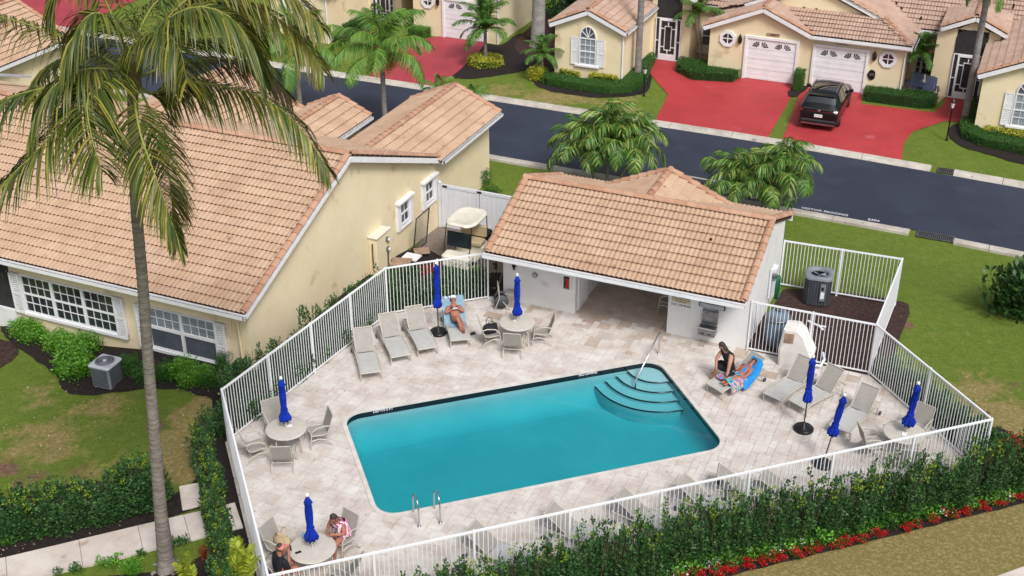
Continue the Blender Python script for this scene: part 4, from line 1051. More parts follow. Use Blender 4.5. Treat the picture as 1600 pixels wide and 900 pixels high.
def arch_window(w, par, o, x0, x1, z0, z1, za):
    """double-hung window with a fan light on top"""
    window(w, par, o, x0, x1, z0, z1, 3, 4, 'blindglass', .06, True)
    c = (x0+x1)/2; r = (x1-x0)/2; mb = MB(); n = 10
    for k in range(n):
        a0, a1 = math.pi*k/n, math.pi*(k+1)/n; h = (za-z1)
        w.poly(mb, [(c+r*math.cos(a0), z1+h*math.sin(a0)), (c+r*math.cos(a1), z1+h*math.sin(a1)), (c+(r-.06)*math.cos(a1), z1+(h-.06)*math.sin(a1)), (c+(r-.06)*math.cos(a0), z1+(h-.06)*math.sin(a0))], 0, .07)
    for k in (1,2,3,4):
        a = math.pi*k/5; mb.beam(w.q(c, z1+.02, .04), w.q(c+(r-.03)*math.cos(a), z1+(za-z1-.03)*math.sin(a), .04), .035, .03)
    f = mb.build('fan_light', M['white'], par, o)
    mb = MB(); w.poly(mb, [(c+(r-.05)*math.cos(math.pi*k/n), z1+(za-z1-.05)*math.sin(math.pi*k/n)) for k in range(n+1)], .004, .02); mb.build('pane', M['greyglass'], f, o)
    mb = MB(); w.box(mb, x0-.2, x1+.2, z0-.09, z0, 0, .14); mb.build('sill', M['white'], par, o)
    shutter(w, par, o, x0-.46, x0-.03, z0-.02, z1-.02); shutter(w, par, o, x1+.03, x1+.46, z0-.02, z1-.02)
def screen_door(w, par, o, x0, x1, z0, z1):
    sw = .22
    mb = MB(); w.box(mb, x0-sw, x1+sw, z0, z1, .002, .03); mb.build('screen_panel', M['screen'], par, o)
    mb = MB(); frame_rect(w, mb, x0-sw, x1+sw, z0, z1+.05, .05, .02, .06); frame_rect(w, mb, x0, x1, z0, z1, .1, .03, .09); w.box(mb, x0+.1, x1-.1, z0+.1, z0+.34, .03, .09)
    zc, h = (z0+z1)/2+.1, (z1-z0)*.36; cw = (x1-x0); a, b = x0+cw*.3, x1-cw*.3
    frame_rect(w, mb, a, b, zc-h*.85, zc+h*.8, .035, .031, .08)
    for s_ in (-1, 1):
        zz = zc+s_*h*.62; w.box(mb, x0+.1, a, zz-.02, zz+.02, .032, .078); w.box(mb, b, x1-.1, zz-.02, zz+.02, .032, .078)
        w.box(mb, (a+b)/2-.03, (a+b)/2+.03, min(zc+s_*h*.8, zc+s_*h*1.05), max(zc+s_*h*.8, zc+s_*h*1.05), .033, .077)
        xx = x0-sw if s_ < 0 else x1; w.box(mb, xx+.03, xx+sw-.03, zc-.2, zc-.16, .02, .061)
    mb.build('screen_door', M['white'], par, o)
def villa(label, du, dv, right=True, zb=ZS-.1):
    o = H.p(du+2, 30+dv, ZS); b = empty('villa', o, 0, label, 'house'); ZB = zb
    P_ = lambda u, v, z: H.p(u+du, v+dv, z)
    mb = MB()
    def prism(prof, a0, a1): mb.extr([P_(x, a0, z) for x, z in prof], H.v*(a1-a0))
    prism(gprof(-8.48, 1.87, ZB, 2.14, 2.95), 24.4, 34)                       # left bedroom wing
    prism([(-6.62,ZB),(-6.32,ZB),(-6.32,2.9),(-6.62,2.8)], 29.32, 34); prism([(-4.92,ZB),(-4.4,ZB),(-4.4,2.9),(-4.92,3.0)], 29.3, 34)
    prism([(-6.32,1.85),(-4.92,1.85),(-4.92,3.2),(-6.32,3.1)], 29.9, 34)
    prism([(-4.4,ZB),(-3.0,ZB),(-3.0,2.3),(-4.4,2.3)], 31.2, 34)
    prism([(-3.0,ZB),(6.98 if right else 2.35,ZB),(6.98 if right else 2.35,2.05),(2.4,2.05),(-.25,3.1),(-3.0,1.92)], 28.1, 34)
    if right:
        prism([(6.98,ZB),(8.3,ZB),(8.3,2.3),(6.98,2.3)], 31.2, 34)
        prism([(8.3,ZB),(9.22,ZB),(9.22,3.0),(8.3,2.6)], 29.3, 34); prism([(10.72,ZB),(11.3,ZB),(11.3,2.8),(10.72,3.0)], 29.3, 34); prism([(9.22,2.95),(10.72,2.95),(10.0,3.4)], 29.3, 34)
        prism([(9.22,1.85),(10.72,1.85),(10.72,2.95),(9.22,2.95)], 30.2, 34)
        prism(gprof(12.82, 1.87, ZB, 2.14, 2.95), 24.7, 34)
        mb.extr([P_(x, 29.75, z) for x, z in ((-2.9,2.0),(6.9,2.0),(2.0,4.1))], H.v*4)
    mb.build('wall', M['cream'], b, o)
    # roofs
    rf = Roof(b, o, 'tile_pink')
    def gv(uc, hw, v0, v1, zr, ze, **k): gable_v(rf, uc+du, hw, v0+dv, v1+dv, zr, ze, **k)
    gv(-8.48, 2.1, 24.15, 34, 3.22, 2.32)
    if right:
        rf.plane([P_(*q) for q in ((-.25,27.8,3.3),(-3.3,27.8,2.0),(-3.3,30.5,2.0),(-.25,30.5,3.3))], -H.v); rf.plane([P_(*q) for q in ((-.25,27.8,3.3),(2.4,27.8,2.17),(2.4,30.5,2.17),(-.25,30.5,3.3))], H.v)
        rf.caprun(P_(-.25,27.85,3.35), P_(-.25,29.7,3.35))
        for a, z in ((-3.3,2.0),(2.4,2.17)): rf.fascia(P_(a,27.8,z), P_(-.25,27.8,3.3), .2); rf.caprun(P_(a,27.88,z+.05), P_(-.2,27.88,3.32))
        rf.plane([P_(*q) for q in ((2.4,27.8,2.2),(7.3,27.8,2.2),(5.55,29.75,2.98),(.6,29.75,2.98))], H.u)
        rf.fascia(P_(2.4,27.78,2.19), P_(7.33,27.78,2.19), .22, True, -H.v)
        rf.plane([P_(*q) for q in ((7.3,27.8,2.2),(7.3,34,2.2),(2,34,4.5),(2,29.55,4.5),(5.5,29.55,2.98))], H.v)
        rf.plane([P_(*q) for q in ((-3.3,30.5,2.2),(-3.3,34,2.2),(2,34,4.5),(2,29.55,4.5),(-1.5,29.55,2.98))], -H.v)
        rf.fascia(P_(7.32,27.8,2.19), P_(7.32,31.2,2.19), .2, True, H.u); rf.caprun(P_(7.25,27.85,2.26), P_(5.5,29.7,3.03)); rf.caprun(P_(5.5,29.62,3.02), P_(2.05,29.62,4.52))
        rf.caprun(P_(2,29.6,4.56), P_(2,34,4.56)); rf.fascia(P_(5.6,29.53,2.94), P_(2,29.53,4.46), .2); rf.fascia(P_(-1.6,29.53,2.94), P_(2,29.53,4.46), .2)
        gv(12.82, 2.1, 24.42, 34, 3.25, 2.32, gutterR=False); gv(10.0, 1.55, 29.0, 32.5, 3.72, 3.02, gutterR=False); gv(-5.6, 1.5, 29.0, 32.5, 3.72, 3.02, gutterR=False)
        rf.plane([P_(*q) for q in ((7.0,30.9,2.25),(24,30.9,2.25),(24,37.5,5.1),(1.5,37.5,5.1))], H.u); rf.plane([P_(*q) for q in ((-12,30.9,2.25),(2.0,30.9,2.25),(5,37.5,5.1),(-12,37.5,5.1))], H.u)
        rf.plane([P_(*q) for q in ((-12,44,2.25),(24,44,2.25),(24,37.5,5.1),(-12,37.5,5.1))], -H.u, False)
        rf.fascia(P_(7.3,30.88,2.24), P_(8.7,30.88,2.24), .22); rf.fascia(P_(-4.4,30.88,2.24), P_(-3,30.88,2.24), .22)
    else:
        gv(.0-1.0, 3.4, 27.8, 34, 3.5, 2.1); gv(-5.6, 1.5, 29.0, 32.5, 3.72, 3.02)
    rf.finish()
    W1 = lambda v: Wall(P_(0, v, 0), H.u, -H.v)
    w = W1(28.1)
    garage_door(w, b, o, -.97, 1.6, ZS+.03, 1.61, '')
    octagon(w, b, o, -2.03, 1.43); wall_lamp(w, b, o, -1.36, 1.48)
    def plaque(x, num):
        mb = MB(); w.poly(mb, [(x-.32,1.82),(x+.32,1.82),(x+.36,1.9),(x+.32,1.98),(x-.32,1.98),(x-.36,1.9)], .002, .03); pq = mb.build('number_plaque', M['wood'], b, o); wtext(w, pq, o, x, 1.9, num, .14, M['black'], .032)
    plaque(.32, '2304')
    arch_window(W1(24.4), b, o, -8.97, -8.03, .26, 1.72, 2.36)
    screen_door(W1(29.28), b, o, -6.12, -5.12, ZS+.03, 1.72)
    mb = MB(); W1(29.34).box(mb, -6.32, -4.92, 1.78, 2.95, 0, .03); mb.build('transom_screen', M['screen'], b, o)
    window(W1(31.2), b, o, -4.25, -3.5, -.15, 1.05, 1, 2, 'greyglass', .07, True)
    mb = MB(); mb.tube([P_(-6.58,24.36,2.05), P_(-6.58,24.36,ZS)], .04, 6); mb.tube([P_(7.02,28.05,2.0), P_(7.02,28.05,ZS)] if right else [P_(2.38,28.05,2.0), P_(2.38,28.05,ZS)], .045, 6); mb.build('downspout', M['white'], b, o)
    if right:
        garage_door(w, b, o, 2.58, 5.15, ZS+.03, 1.6, ''); octagon(w, b, o, 6.22, 1.38); wall_lamp(w, b, o, 5.55, 1.46); plaque(3.88, '2302')
        mb = MB(); P9 = [(5.52+.2*math.cos(a)*(1.1 if k % 2 else .9), .46+.27*math.sin(a)) for k, a in enumerate([math.pi*2*j/10 for j in range(10)])]
        w.poly(mb, P9, .002, .05); sg = mb.build('wall_ornament', M['blackmetal'], b, o); mb = MB(); w.box(mb, 5.41, 5.64, .42, .56, .05, .06); mb.build('ornament_plate', M['steel'], sg, o)
        screen_door(W1(29.28), b, o, 9.45, 10.5, ZS+.03, 1.68)
        wa_ = W1(29.27); mb = MB(); arc = [(9.22,1.72),(10.72,1.72)]+[(9.97+.75*math.cos(a), 2.55+.42*math.sin(a)) for a in [math.pi*k/8 for k in range(9)]]
        wa_.poly(mb, arc, -.02, .012); mb.build('transom_screen', M['screen'], b, o)
        arch_window(W1(24.7), b, o, 12.5, 13.45, .02, 1.6, 2.25)
        window(W1(31.2), b, o, 7.3, 8.2, -.2, .85, 3, 3, 'glass', .06)
        for x in (1.47, 2.1):
            mb = MB(); ww = W1(29.75); mb.tube([ww.q(x, 2.97, 0), ww.q(x, 2.97, .05)], .11, 12); mb.build('round_vent', M['husk'], b, o)
        mb = MB(); mb.tube([P_(7.2,31.5,2.4), P_(7.2,31.5,2.75)], .05, 6); mb.tube([P_(11.5,33,3.0), P_(11.5,33,3.5)], .05, 6); mb.build('vent_pipe', M['black'], b, o)
    return b
villa('long cream villa with two white garage doors and pinkish tile roofs across the street', 0, 0)
villa('cream villa at the top left with one white garage door and faded red driveway', -17.7, .15, right=False)
# ================================================================== fences
FH = 1.85
def fence_things():
    P0 = (FA+FE)/2
    t = empty('pool_fence', P0, 0, 'white aluminium picket fence enclosing the whole pool deck', 'fence')
    pk = MB(); pk.box(-.009, .009, -.009, .009, .1, FH-.03); pme = pk.mesh('picket'); pme.materials.append(M['whitemetal'])
    runs = [(FA, FB), (FB, FC), (FD+H.u*.03, FE), (FE, FK), (FK, FQ), (FQ, FA)]
    pts = []
    for a, b in runs:
        d = b-a; L_ = d.length; d.normalize(); s_ = Vector((-d.y, d.x, 0)); ang = math.atan2(d.y, d.x)
        mb = MB(); mb.beam(a+ZV*(FH-.02), b+ZV*(FH-.02), .05, .05); mb.build('top_rail', M['whitemetal'], t, P0)
        mb = MB(); mb.beam(a+ZV*.1+d*.03, b+ZV*.1-d*.03, .035, .04); mb.build('bottom_rail', M['whitemetal'], t, P0)
        n = max(1, round(L_/2.35))
        for k in range(n):
            q = a+d*(L_*k/n); mb = MB(); M4 = Matrix.Translation(q) @ Matrix.Rotation(ang, 4, 'Z')
            mb.box(-.028, .028, -.028, .028, 0, FH+.015, M4); mb.lathe([(.03,FH+.015),(.03,FH+.03),(.005,FH+.045)], 4, q); mb.build('post', M['whitemetal'], t, P0)
        m = int(L_/.118)
        for k in range(1, m): pts.append((a+d*(L_*k/m), ang))
    mb = MB(); mb.box(-.028,.028,-.028,.028,0,FH+.01,Matrix.Translation(FC)); mb.build('post', M['whitemetal'], t, P0)
    pts.sort(key=lambda q: (q[0]-CAMP).length)
    for q, a in pts[:292]: meshobj('picket', pme, None, t, None, Matrix.Translation(q-P0) @ Matrix.Rotation(a, 4, 'Z'))
    mb = MB()
    for q, a in pts[292:]: mb.box(-.009,.009,-.009,.009,.1,FH-.03, Matrix.Translation(q) @ Matrix.Rotation(a,4,'Z'))
    tag(mb.build('pickets', M['whitemetal'], t, P0), kind='stuff')
    # equipment yard fence
    E1, E3 = H.p(6.05, 4.75), H.p(10.05, 4.95)
    P1 = (E1+E3)/2; t = empty('yard_fence', P1, 0, 'white picket fence behind the big grey air conditioner beside the lawn', 'fence')
    for a, b in ((E1, E3), (E3, FE+H.v*.06)):
        d = b-a; L_ = d.length; d.normalize(); ang = math.atan2(d.y, d.x)
        mb = MB(); mb.beam(a+ZV*(FH-.02), b+ZV*(FH-.02), .05, .05); mb.build('top_rail', M['whitemetal'], t, P1)
        mb = MB(); mb.beam(a+ZV*.12, b+ZV*.12, .035, .04); mb.build('bottom_rail', M['whitemetal'], t, P1)
        n = max(1, round(L_/2.2))
        for k in range(n+1):
            if a == E3 and k == 0: continue
            mb = MB(); mb.box(-.03,.03,-.03,.03,-.2,FH+.015, Matrix.Translation(a+d*(L_*k/n)) @ Matrix.Rotation(ang,4,'Z')); mb.build('post', M['whitemetal'], t, P1)
        m = int(L_/.118)
        for k in range(1, m): meshobj('picket', pme, None, t, None, Matrix.Translation(a+d*(L_*k/m)-P1) @ Matrix.Rotation(ang,4,'Z'))
fence_things()
# ------------------------------------------------------------------ vinyl gate between the house and the pool house
def vinyl():
    a, b = H.p(-8.07, 5.85), H.p(-2.72, 5.72); zb, zt = -.8, 1.14; t = empty('vinyl_gate_fence', a+ZV*zb, H.ang, 'tall white solid vinyl gate between the cream house and the pool house', 'gate')
    h = zt-zb; L_ = (b-a).length
    for x in (0.06, 3.55, L_-.06):
        mb = MB(); mb.box(x-.065, x+.065, -.065, .065, 0, h+.04); mb.lathe([(.1,h+.04),(.1,h+.07),(.01,h+.13)], 4, (x,0,0), Matrix.Rotation(math.pi/4,4,'Z')); mb.build('post', M['vinyl'], t)
    for x0, x1 in ((.14, 1.8), (1.84, 3.47), (3.63, L_-.13)):
        mb = MB(); mb.box(x0, x1, -.04, .04, h-.14, h-.02); mb.box(x0, x1, -.04, .04, .05, .2); mb.box(x0, x0+.1, -.04, .04, .2, h-.14); mb.box(x1-.1, x1, -.04, .04, .2, h-.14); lf = mb.build('gate_leaf', M['vinyl'], t)
        n = 7
        for k in range(n):
            w = (x1-x0-.2)/n; m2 = MB(); m2.box(x0+.1+k*w+.003, x0+.1+(k+1)*w-.003, -.018, .018, .2, h-.14); m2.build('board', M['vinyl'], lf)
    for x in (.3, 1.82, 3.3):
        mb = MB(); mb.box(x-.1, x+.1, -.055, -.041, h-.12, h-.04); mb.build('hinge', M['black'], t)
    mb = MB(); mb.box(1.79, 1.86, -.07, -.041, .95, 1.1); mb.build('latch', M['steel'], t)
vinyl()
# ================================================================== poolside furniture
def make_lounger(name='sun_lounger', back=48, cloth='slinglight'):
    """x runs from the foot (0) to the head; origin on the ground under the foot end"""
    t = empty(name, (0,0,0)); L_, W, Hs, hx, bl = 1.95, .33, .34, 1.22, .82
    ba = math.radians(back); bx, bz = hx+bl*math.cos(ba), Hs+bl*math.sin(ba)
    P = [(0,0,Hs-.02),(.3,0,Hs+.02),(.75,0,Hs),(hx,0,Hs-.01)]
    mb = MB(); mb.grid([[(x, y, z-.012*(1-(y/W)**2)) for y in (-W+.03,-W/2,0,W/2,W-.03)] for x, _, z in P]); mb.grid([[(x, y, z-.02-.012*(1-(y/W)**2)) for y in (W-.03,W/2,0,-W/2,-W+.03)] for x, _, z in P]); mb.build('seat_sling', M[cloth], t)
    B = [(hx+.02+bl*s*math.cos(ba), Hs+.0+bl*s*math.sin(ba)+.03*math.sin(math.pi*s)) for s in (0,.25,.5,.75,1)]
    mb = MB(); mb.grid([[(x, y, z) for y in (-W+.03,0,W-.03)] for x, z in B]); mb.grid([[(x+.015, y, z-.015) for y in (W-.03,0,-W+.03)] for x, z in B]); mb.build('back_sling', M['sling'], t)
    mb = MB()
    for s in (-1, 1):
        mb.tube([(-.01,s*W,Hs-.03),(.3,s*W,Hs+.03),(.8,s*W,Hs+.01),(1.35,s*W,Hs-.03),(L_,s*W,Hs+.02)], .022, 6)
        mb.tube([(hx,s*(W-.03),Hs), *[(x, s*(W-.03), z) for x, z in B]], .018, 6)
    mb.tube([(0,-W,Hs-.03),(0,W,Hs-.03)], .022, 6); mb.tube([(L_,-W,Hs+.02),(L_,W,Hs+.02)], .02, 6); mb.tube([(bx,-W+.03,bz),(bx,W-.03,bz)], .02, 6); mb.tube([(.75,-W,Hs-.03),(.75,W,Hs-.03)], .016, 6)
    mb.tube([(bx-.25,-.2,bz-.3),(L_-.15,-.2,Hs-.02)], .012, 5); mb.tube([(bx-.25,.2,bz-.3),(L_-.15,.2,Hs-.02)], .012, 5); mb.build('frame', M['frame'], t)
    for x, s in ((.04,-1),(.04,1),(L_-.2,-1),(L_-.2,1)):
        mb = MB(); mb.tube([(x,s*W,Hs-.01),(x+(.02 if x < 1 else .06),s*W,0)], .022, 6); mb.build('leg', M['frame'], t)
    for s in (-1, 1):
        mb = MB(); mb.tube([(L_-.08,s*(W+.035),.07),(L_-.08,s*(W+.075),.07)], .07, 12); mb.build('wheel', M['darkgrey'], t)
    return t
LG = make_lounger(); LG_used = [False]; LG2 = make_lounger('sun_lounger', 34)
def lounger(foot, hinge, label, group=None, z=.34, sc_=1.0, proto=None):
    a, b = at(*foot, z), at(*hinge, z); a.z = b.z = 0; d = (b-a).normalized(); loc = a; loc.z = .025
    if not LG_used[0]:
        LG.location = loc; LG.rotation_euler = (0,0,math.atan2(d.y, d.x)); tag(LG, label, 'sun lounger', group); LG_used[0] = True; return LG
    r = dup(proto or LG, loc, math.atan2(d.y, d.x), label, group, sc_); r['category'] = 'sun lounger'; return r
G1 = 'grey sun loungers round the pool deck'
l1 = lounger((580,582), (569.5,545), 'empty grey sun lounger nearest the left fence, leftmost of the row by the fence', G1)
l2 = lounger((627,556), (610,522), 'empty grey sun lounger second from the left beside the tall picket fence', G1)
l3 = lounger((669,544), (651,511), 'empty grey sun lounger directly left of the blue umbrella on its round base', G1)
l4 = lounger((720,531), (709,495), 'sun lounger by the back fence with a light blue towel and a sunbathing woman', G1)
l5 = lounger((1116,606), (1177,577), 'sun lounger by the white wall where a person lies on a bright towel', G1, proto=LG2)
l6 = lounger((1207,620), (1246,592), 'empty sun lounger right of the two people, left one of the pair by the pole', G1)
l7 = lounger((1246,632), (1290,607), 'empty sun lounger behind the standing blue umbrella with the black base', G1)
l8 = lounger((1312,670), (1348,637), 'empty sun lounger at the right end beside the round table by the fence', G1)
for k, (px, py, deg) in enumerate([(734,831,150), (857,802,152), (967,779,150), (1064,758,150), (1122,743,166), (1190,748,158)]):
    # the raised head ends lie to the left, nearly parallel to the pool house
    q = at(px+2, py-9, .81); ang = math.radians(deg); d = Vector((math.cos(ang), math.sin(ang), 0)); p = q-d*1.88; p.z = .025
    side = ['leftmost', 'second from the left', 'third from the left', 'fourth from the left', 'fifth from the left', 'rightmost'][k]
    lab = 'sun lounger behind the front fence, '+side+' of that row'
    if k == 0: LG2.location = p; LG2.rotation_euler = (0,0,ang); tag(LG2, lab, 'sun lounger', G1)
    else: r = dup(LG2, p, ang, lab, G1); r['category'] = 'sun lounger'
def make_chair():
    """sling armchair facing +x; origin on the ground under the seat centre"""
    t = empty('sling_chair', (0,0,0)); W = .27; Hs = .43
    S = [(.25,Hs+.02),(.1,Hs),(-.1,Hs-.02),(-.22,Hs),(-.27,Hs+.12),(-.34,Hs+.34),(-.42,Hs+.58)]
    mb = MB(); mb.grid([[(x,y,z) for y in (-W,0,W)] for x, z in S[:4]]); mb.grid([[(x,y,z-.012) for y in (W,0,-W)] for x, z in S[:4]]); mb.build('seat', M['sling'], t)
    mb = MB(); mb.grid([[(x,y,z) for y in (-W,0,W)] for x, z in S[3:]]); mb.grid([[(x-.012,y,z) for y in (W,0,-W)] for x, z in S[3:]]); mb.build('backrest', M['sling'], t)
    mb = MB()
    for s in (-1, 1): mb.tube([(x,s*(W+.01),z) for x, z in S], .016, 6)
    mb.tube([(-.42,-W,Hs+.58),(-.42,W,Hs+.58)], .016, 6); mb.tube([(.25,-W,Hs+.02),(.25,W,Hs+.02)], .016, 6)
    for x in (-.2, .18): mb.tube([(x,-W-.04,.3),(x,W+.04,.3)], .013, 6)
    mb.build('frame', M['frame'], t)
    for s in (-1, 1):
        y = s*(W+.04); mb = MB(); mb.tube([(-.31,y,Hs+.26),(-.15,y,Hs+.3),(.1,y,Hs+.27),(.24,y,Hs+.16),(.29,y,.2),(.31,y,0)], .019, 7); mb.build('arm', M['frame'], t)
        mb = MB(); mb.tube([(.26,y,.3),(.05,y,.33),(-.2,y,.24),(-.36,y,0)], .019, 7); mb.build('leg', M['frame'], t)
    return t
CH = make_chair(); ch_used = [False]
def chair(loc, rz, label, grp='sling chairs at the round tables'):
    loc = Vector((loc[0], loc[1], .025))
    if not ch_used[0]:
        ch_used[0] = True; CH.location = loc; CH.rotation_euler = (0,0,rz); tag(CH, label, 'chair', grp); return CH
    r = dup(CH, loc, rz, label, grp); r['category'] = 'chair'; return r
def make_table():
    t = empty('round_table', (0,0,0)); r = .59
    mb = MB(); mb.lathe([(.03,.705),(r-.03,.705),(r,.712),(r,.733),(r-.025,.742),(.035,.742),(.03,.742)], 40, fr=lambda a, i: 1+(.008*math.cos(a*40) if i in (2,3) else 0)); mb.build('tabletop', M['tabletop'], t)
    mb = MB(); mb.lathe([(.52,.69),(.54,.69),(.54,.704),(.52,.704)], 30); mb.lathe([(.05,.3),(.05,.7),(.03,.7)], 12); mb.build('frame', M['frame'], t)
    for k in range(4):
        a = math.pi/4+k*math.pi/2; c, s = math.cos(a), math.sin(a); mb = MB(); mb.tube([(.06*c,.06*s,.62),(.3*c,.3*s,.66),(.45*c,.45*s,.68),(.5*c,.5*s,.5),(.5*c,.5*s,0)], .02, 6); mb.build('leg', M['frame'], t)
    return t
TB = make_table()
def make_umbrella(pole=True, top=2.45, low=1.02, base=False, spread=.2, h0=.0):
    t = empty('closed_umbrella', (0,0,0))
    if base:
        mb = MB(); mb.lathe([(.3,0),(.3,.06),(.27,.09),(.06,.1),(.04,.26),(.03,.26)], 28); mb.build('base', M['blackmetal'], t)
    mb = MB(); mb.tube([(0,0,h0 if not base else .1),(0,0,top+.02)], .019, 8); mb.build('pole', M['black'] if base else M['frame'], t)
    n = 48; L_ = top-low; r = random.Random(3)
    prof = [(.02,top),(.06,top-.04),(.12,top-.2),(.085,top-.22),(.105,top-L_*.35),(.1,top-L_*.5),(.085,top-L_*.68),(.10,top-L_*.78),(spread*.8,top-L_*.93),(spread*.72,low),(.03,low+.05)]
    mb = MB(); ph = [r.uniform(-.5,.5) for _ in prof]
    mb.lathe(prof[::-1], n, fr=lambda a, i: 1+.24*math.cos(8*a+.7*math.sin(i*1.3))*(1 if 0 < i < len(prof)-2 else 0)+.06*math.sin(3*a+i)); mb.build('canopy', M['blue'], t)
    mb = MB(); mb.tube([(0,0,top-L_*.72),(0,0,top-L_*.755)], .106, 14); mb.build('tie', M['blue'], t)
    mb = MB(); mb.lathe([(.02,top),(.045,top+.01),(.05,top+.05),(.03,top+.09),(.005,top+.1)], 10); mb.build('finial', M['whitecloth'], t)
    return t
def umb(px_ground_xy, label, tilt=(0,0), grp='closed blue umbrellas', **k):
    t = make_umbrella(**k)
    for c_ in t.children:
        if c_.name.split('.')[0] in ('canopy', 'tie'): c_.scale = (.82, .82, 1); t.location = (px_ground_xy[0], px_ground_xy[1], .025); t.rotation_euler = (tilt[0], tilt[1], 0); tag(t, label, 'umbrella', grp); return t
tabs = [((808,503), 'round table beside the white pool house wall with a blue umbrella through it'),
        ((447,669), 'round table with four chairs near the left fence corner'),
        ((488,856), 'round table at the bottom left with a blue can and a phone'),
        ((1413,675), 'round table in the right fence corner beside the last lounger')]
TP = []
for k, (px, lab) in enumerate(tabs):
    q = at(*px, .76); q.z = .025; TP.append(q)
    if k == 0: TB.location = q; tag(TB, lab, 'table', 'round tables with umbrellas')
    else: r = dup(TB, q, .3*k, lab, 'round tables with umbrellas'); r['category'] = 'table'
umb(TP[0], 'closed blue umbrella with white tip in the round table by the pool house', h0=.2, spread=.22)
umb(TP[1], 'closed blue umbrella in the table near the left fence corner', h0=.2, spread=.24, top=2.4)
umb(TP[2], 'closed blue umbrella in the bottom left table where people sit', h0=.2, spread=.24, top=2.35)
umb(TP[3], 'closed blue umbrella in the table by the right fence corner', h0=.2, spread=.26, top=2.4, tilt=(.03,.05))
g0 = at(685, 521); umb(g0, 'closed blue umbrella on a round black base between the loungers by the back fence', base=True, low=1.0, top=2.6, spread=.2)
g0 = at(1255, 672); umb(g0, 'closed blue umbrella on a black base in front of the right loungers', base=True, low=1.0, top=2.5, spread=.19)
g0 = at(1285, 727); umb(g0, 'leaning closed blue umbrella nearest the front fence', base=True, low=1.05, top=2.35, spread=.22, tilt=(.0,.14))
def ring_chairs(k, angs, labels):
    for (a, r_), lab in zip(angs, labels):
        a = math.radians(a); p = TP[k]+Vector((math.cos(a)*r_, math.sin(a)*r_, 0)); chair(p, a+math.pi, lab)
ring_chairs(0, [(190,.88),(262,.82),(-2,.82)], ['chair holding a black bag left of the table by the pool house', 'chair tucked in front of the table by the pool house', 'chair right of the table by the pool house'])
ring_chairs(1, [(205,.95),(272,.86),(22,.9),(120,.85)], ['tilted chair left of the table near the left fence corner', 'chair with its back to the front at the left fence corner table', 'chair right of the table near the left fence corner', 'chair between the left corner table and the fence behind it'])
ring_chairs(2, [(152,1.0),(52,.98),(222,.95),(-28,.95)], ['chair with a straw bag on it at the bottom left table', 'chair with a pink towel on it at the bottom left table', 'chair at the very bottom where a person in a pink cap sits', 'chair right of the bottom left table behind the front fence'])
ring_chairs(3, [(185,.9),(48,.9),(262,.86)], ['chair left of the table in the right fence corner', 'chair behind the table in the right fence corner', 'chair in front of the table in the right fence corner'])
# ------------------------------------------------------------------ hand rails of the pool
def tubes_thing(name, label, cat, paths, mat='chrome', r=.024, group=None, part='rail'):
    o = Vector(paths[0][0]); t = empty(name, (o.x, o.y, 0), 0, label, cat, group)
    for p in paths:
        mb = MB(); mb.tube(p, r, 8); mb.lathe([(.055,.035),(.055,.05),(.03,.06)], 12, (p[0][0], p[0][1], 0)); mb.build(part, M[mat], t, Vector((o.x, o.y, 0)))
    return t
def arc3(a, b, h, n=8, lean=0):
    out = []
    for k in range(n+1):
        th = math.pi*k/n; q = a.lerp(b, .5-.5*math.cos(th)); out.append(Vector((q.x, q.y, q.z+h*math.sin(th))))
    return out
for px, lab in (((655,824), 'left curved steel grab rail of the pool ladder at the near edge'), ((688,818), 'right curved steel grab rail of the pool ladder at the near edge')):
    g_ = at(*px); d = F.v; p = [g_, g_+ZV*.55, *arc3(g_+ZV*.6, g_+d*.62+ZV*.45, .32)[1:], g_+d*.62-ZV*.1, g_+d*.62-ZV*.5]
    tubes_thing('grab_rail', lab, 'pool rail', [p], group='pool ladder rails', part='tube')
g_ = at(1029, 553); h_ = at(992, 620, -.64); top = g_+ZV*.86; e_ = Vector((h_.x, h_.y, -.64)); kink = e_+ZV*.62
dd = (kink-top).normalized()
tubes_thing('stair_rail', 'long sloping steel handrail over the corner steps of the pool', 'pool rail', [[g_, g_+ZV*.7, g_+ZV*.83+dd*.03, top+dd*.16-ZV*.0, kink, e_]], r=.026, part='tube')
# ------------------------------------------------------------------ small things on and by the deck
def simple(name, label, cat, build, m, loc, rz=0, group=None):
    mb = MB(); build(mb); o = mb.build(name, m); o.location = loc; o.rotation_euler = (0,0,rz); return tag(o, label, cat, group)
def put_bag(name, label, loc, rz, m, s=1.0, handle='black'):
    t = empty(name, loc, rz, label, 'bag'); mb = MB()
    rows = []
    for z, w, d in ((0,.2,.12),(.06,.24,.15),(.18,.22,.12),(.26,.2,.05)):
        rows.append([(w*s*math.cos(a)+.01*math.sin(5*a+z*30), d*s*math.sin(a)+.012*math.cos(4*a+z*20), z*s) for a in [2*math.pi*k/16 for k in range(16)]])
    mb.grid(rows, True, True); mb.add(rows[0], [tuple(range(15,-1,-1))]); mb.add(rows[-1], [tuple(range(16))]); mb.build('bag_body', M[m], t)
    for y in (-.05, .05):
        mb = MB(); mb.tube([(-.1*s,y*s,.24*s),(-.08*s,y*1.8*s,.38*s),(0,y*2.4*s,.42*s),(.08*s,y*1.8*s,.38*s),(.1*s,y*s,.24*s)], .012, 6); mb.build('handle', M[handle], t)
    return t
q = TP[0]+Vector((math.cos(math.radians(190))*.9, math.sin(math.radians(190))*.9, 0)); put_bag('tote_bag', 'black tote bag lying on the chair left of the pool house table', (q.x, q.y, .47), .4, 'blackcloth', 1.15)
q = TP[2]+Vector((math.cos(math.radians(152))*.93, math.sin(math.radians(152))*.93, 0)); put_bag('straw_bag', 'round straw beach bag on the chair at the bottom left table', (q.x, q.y, .47), -.6, 'straw', 1.2, 'straw')
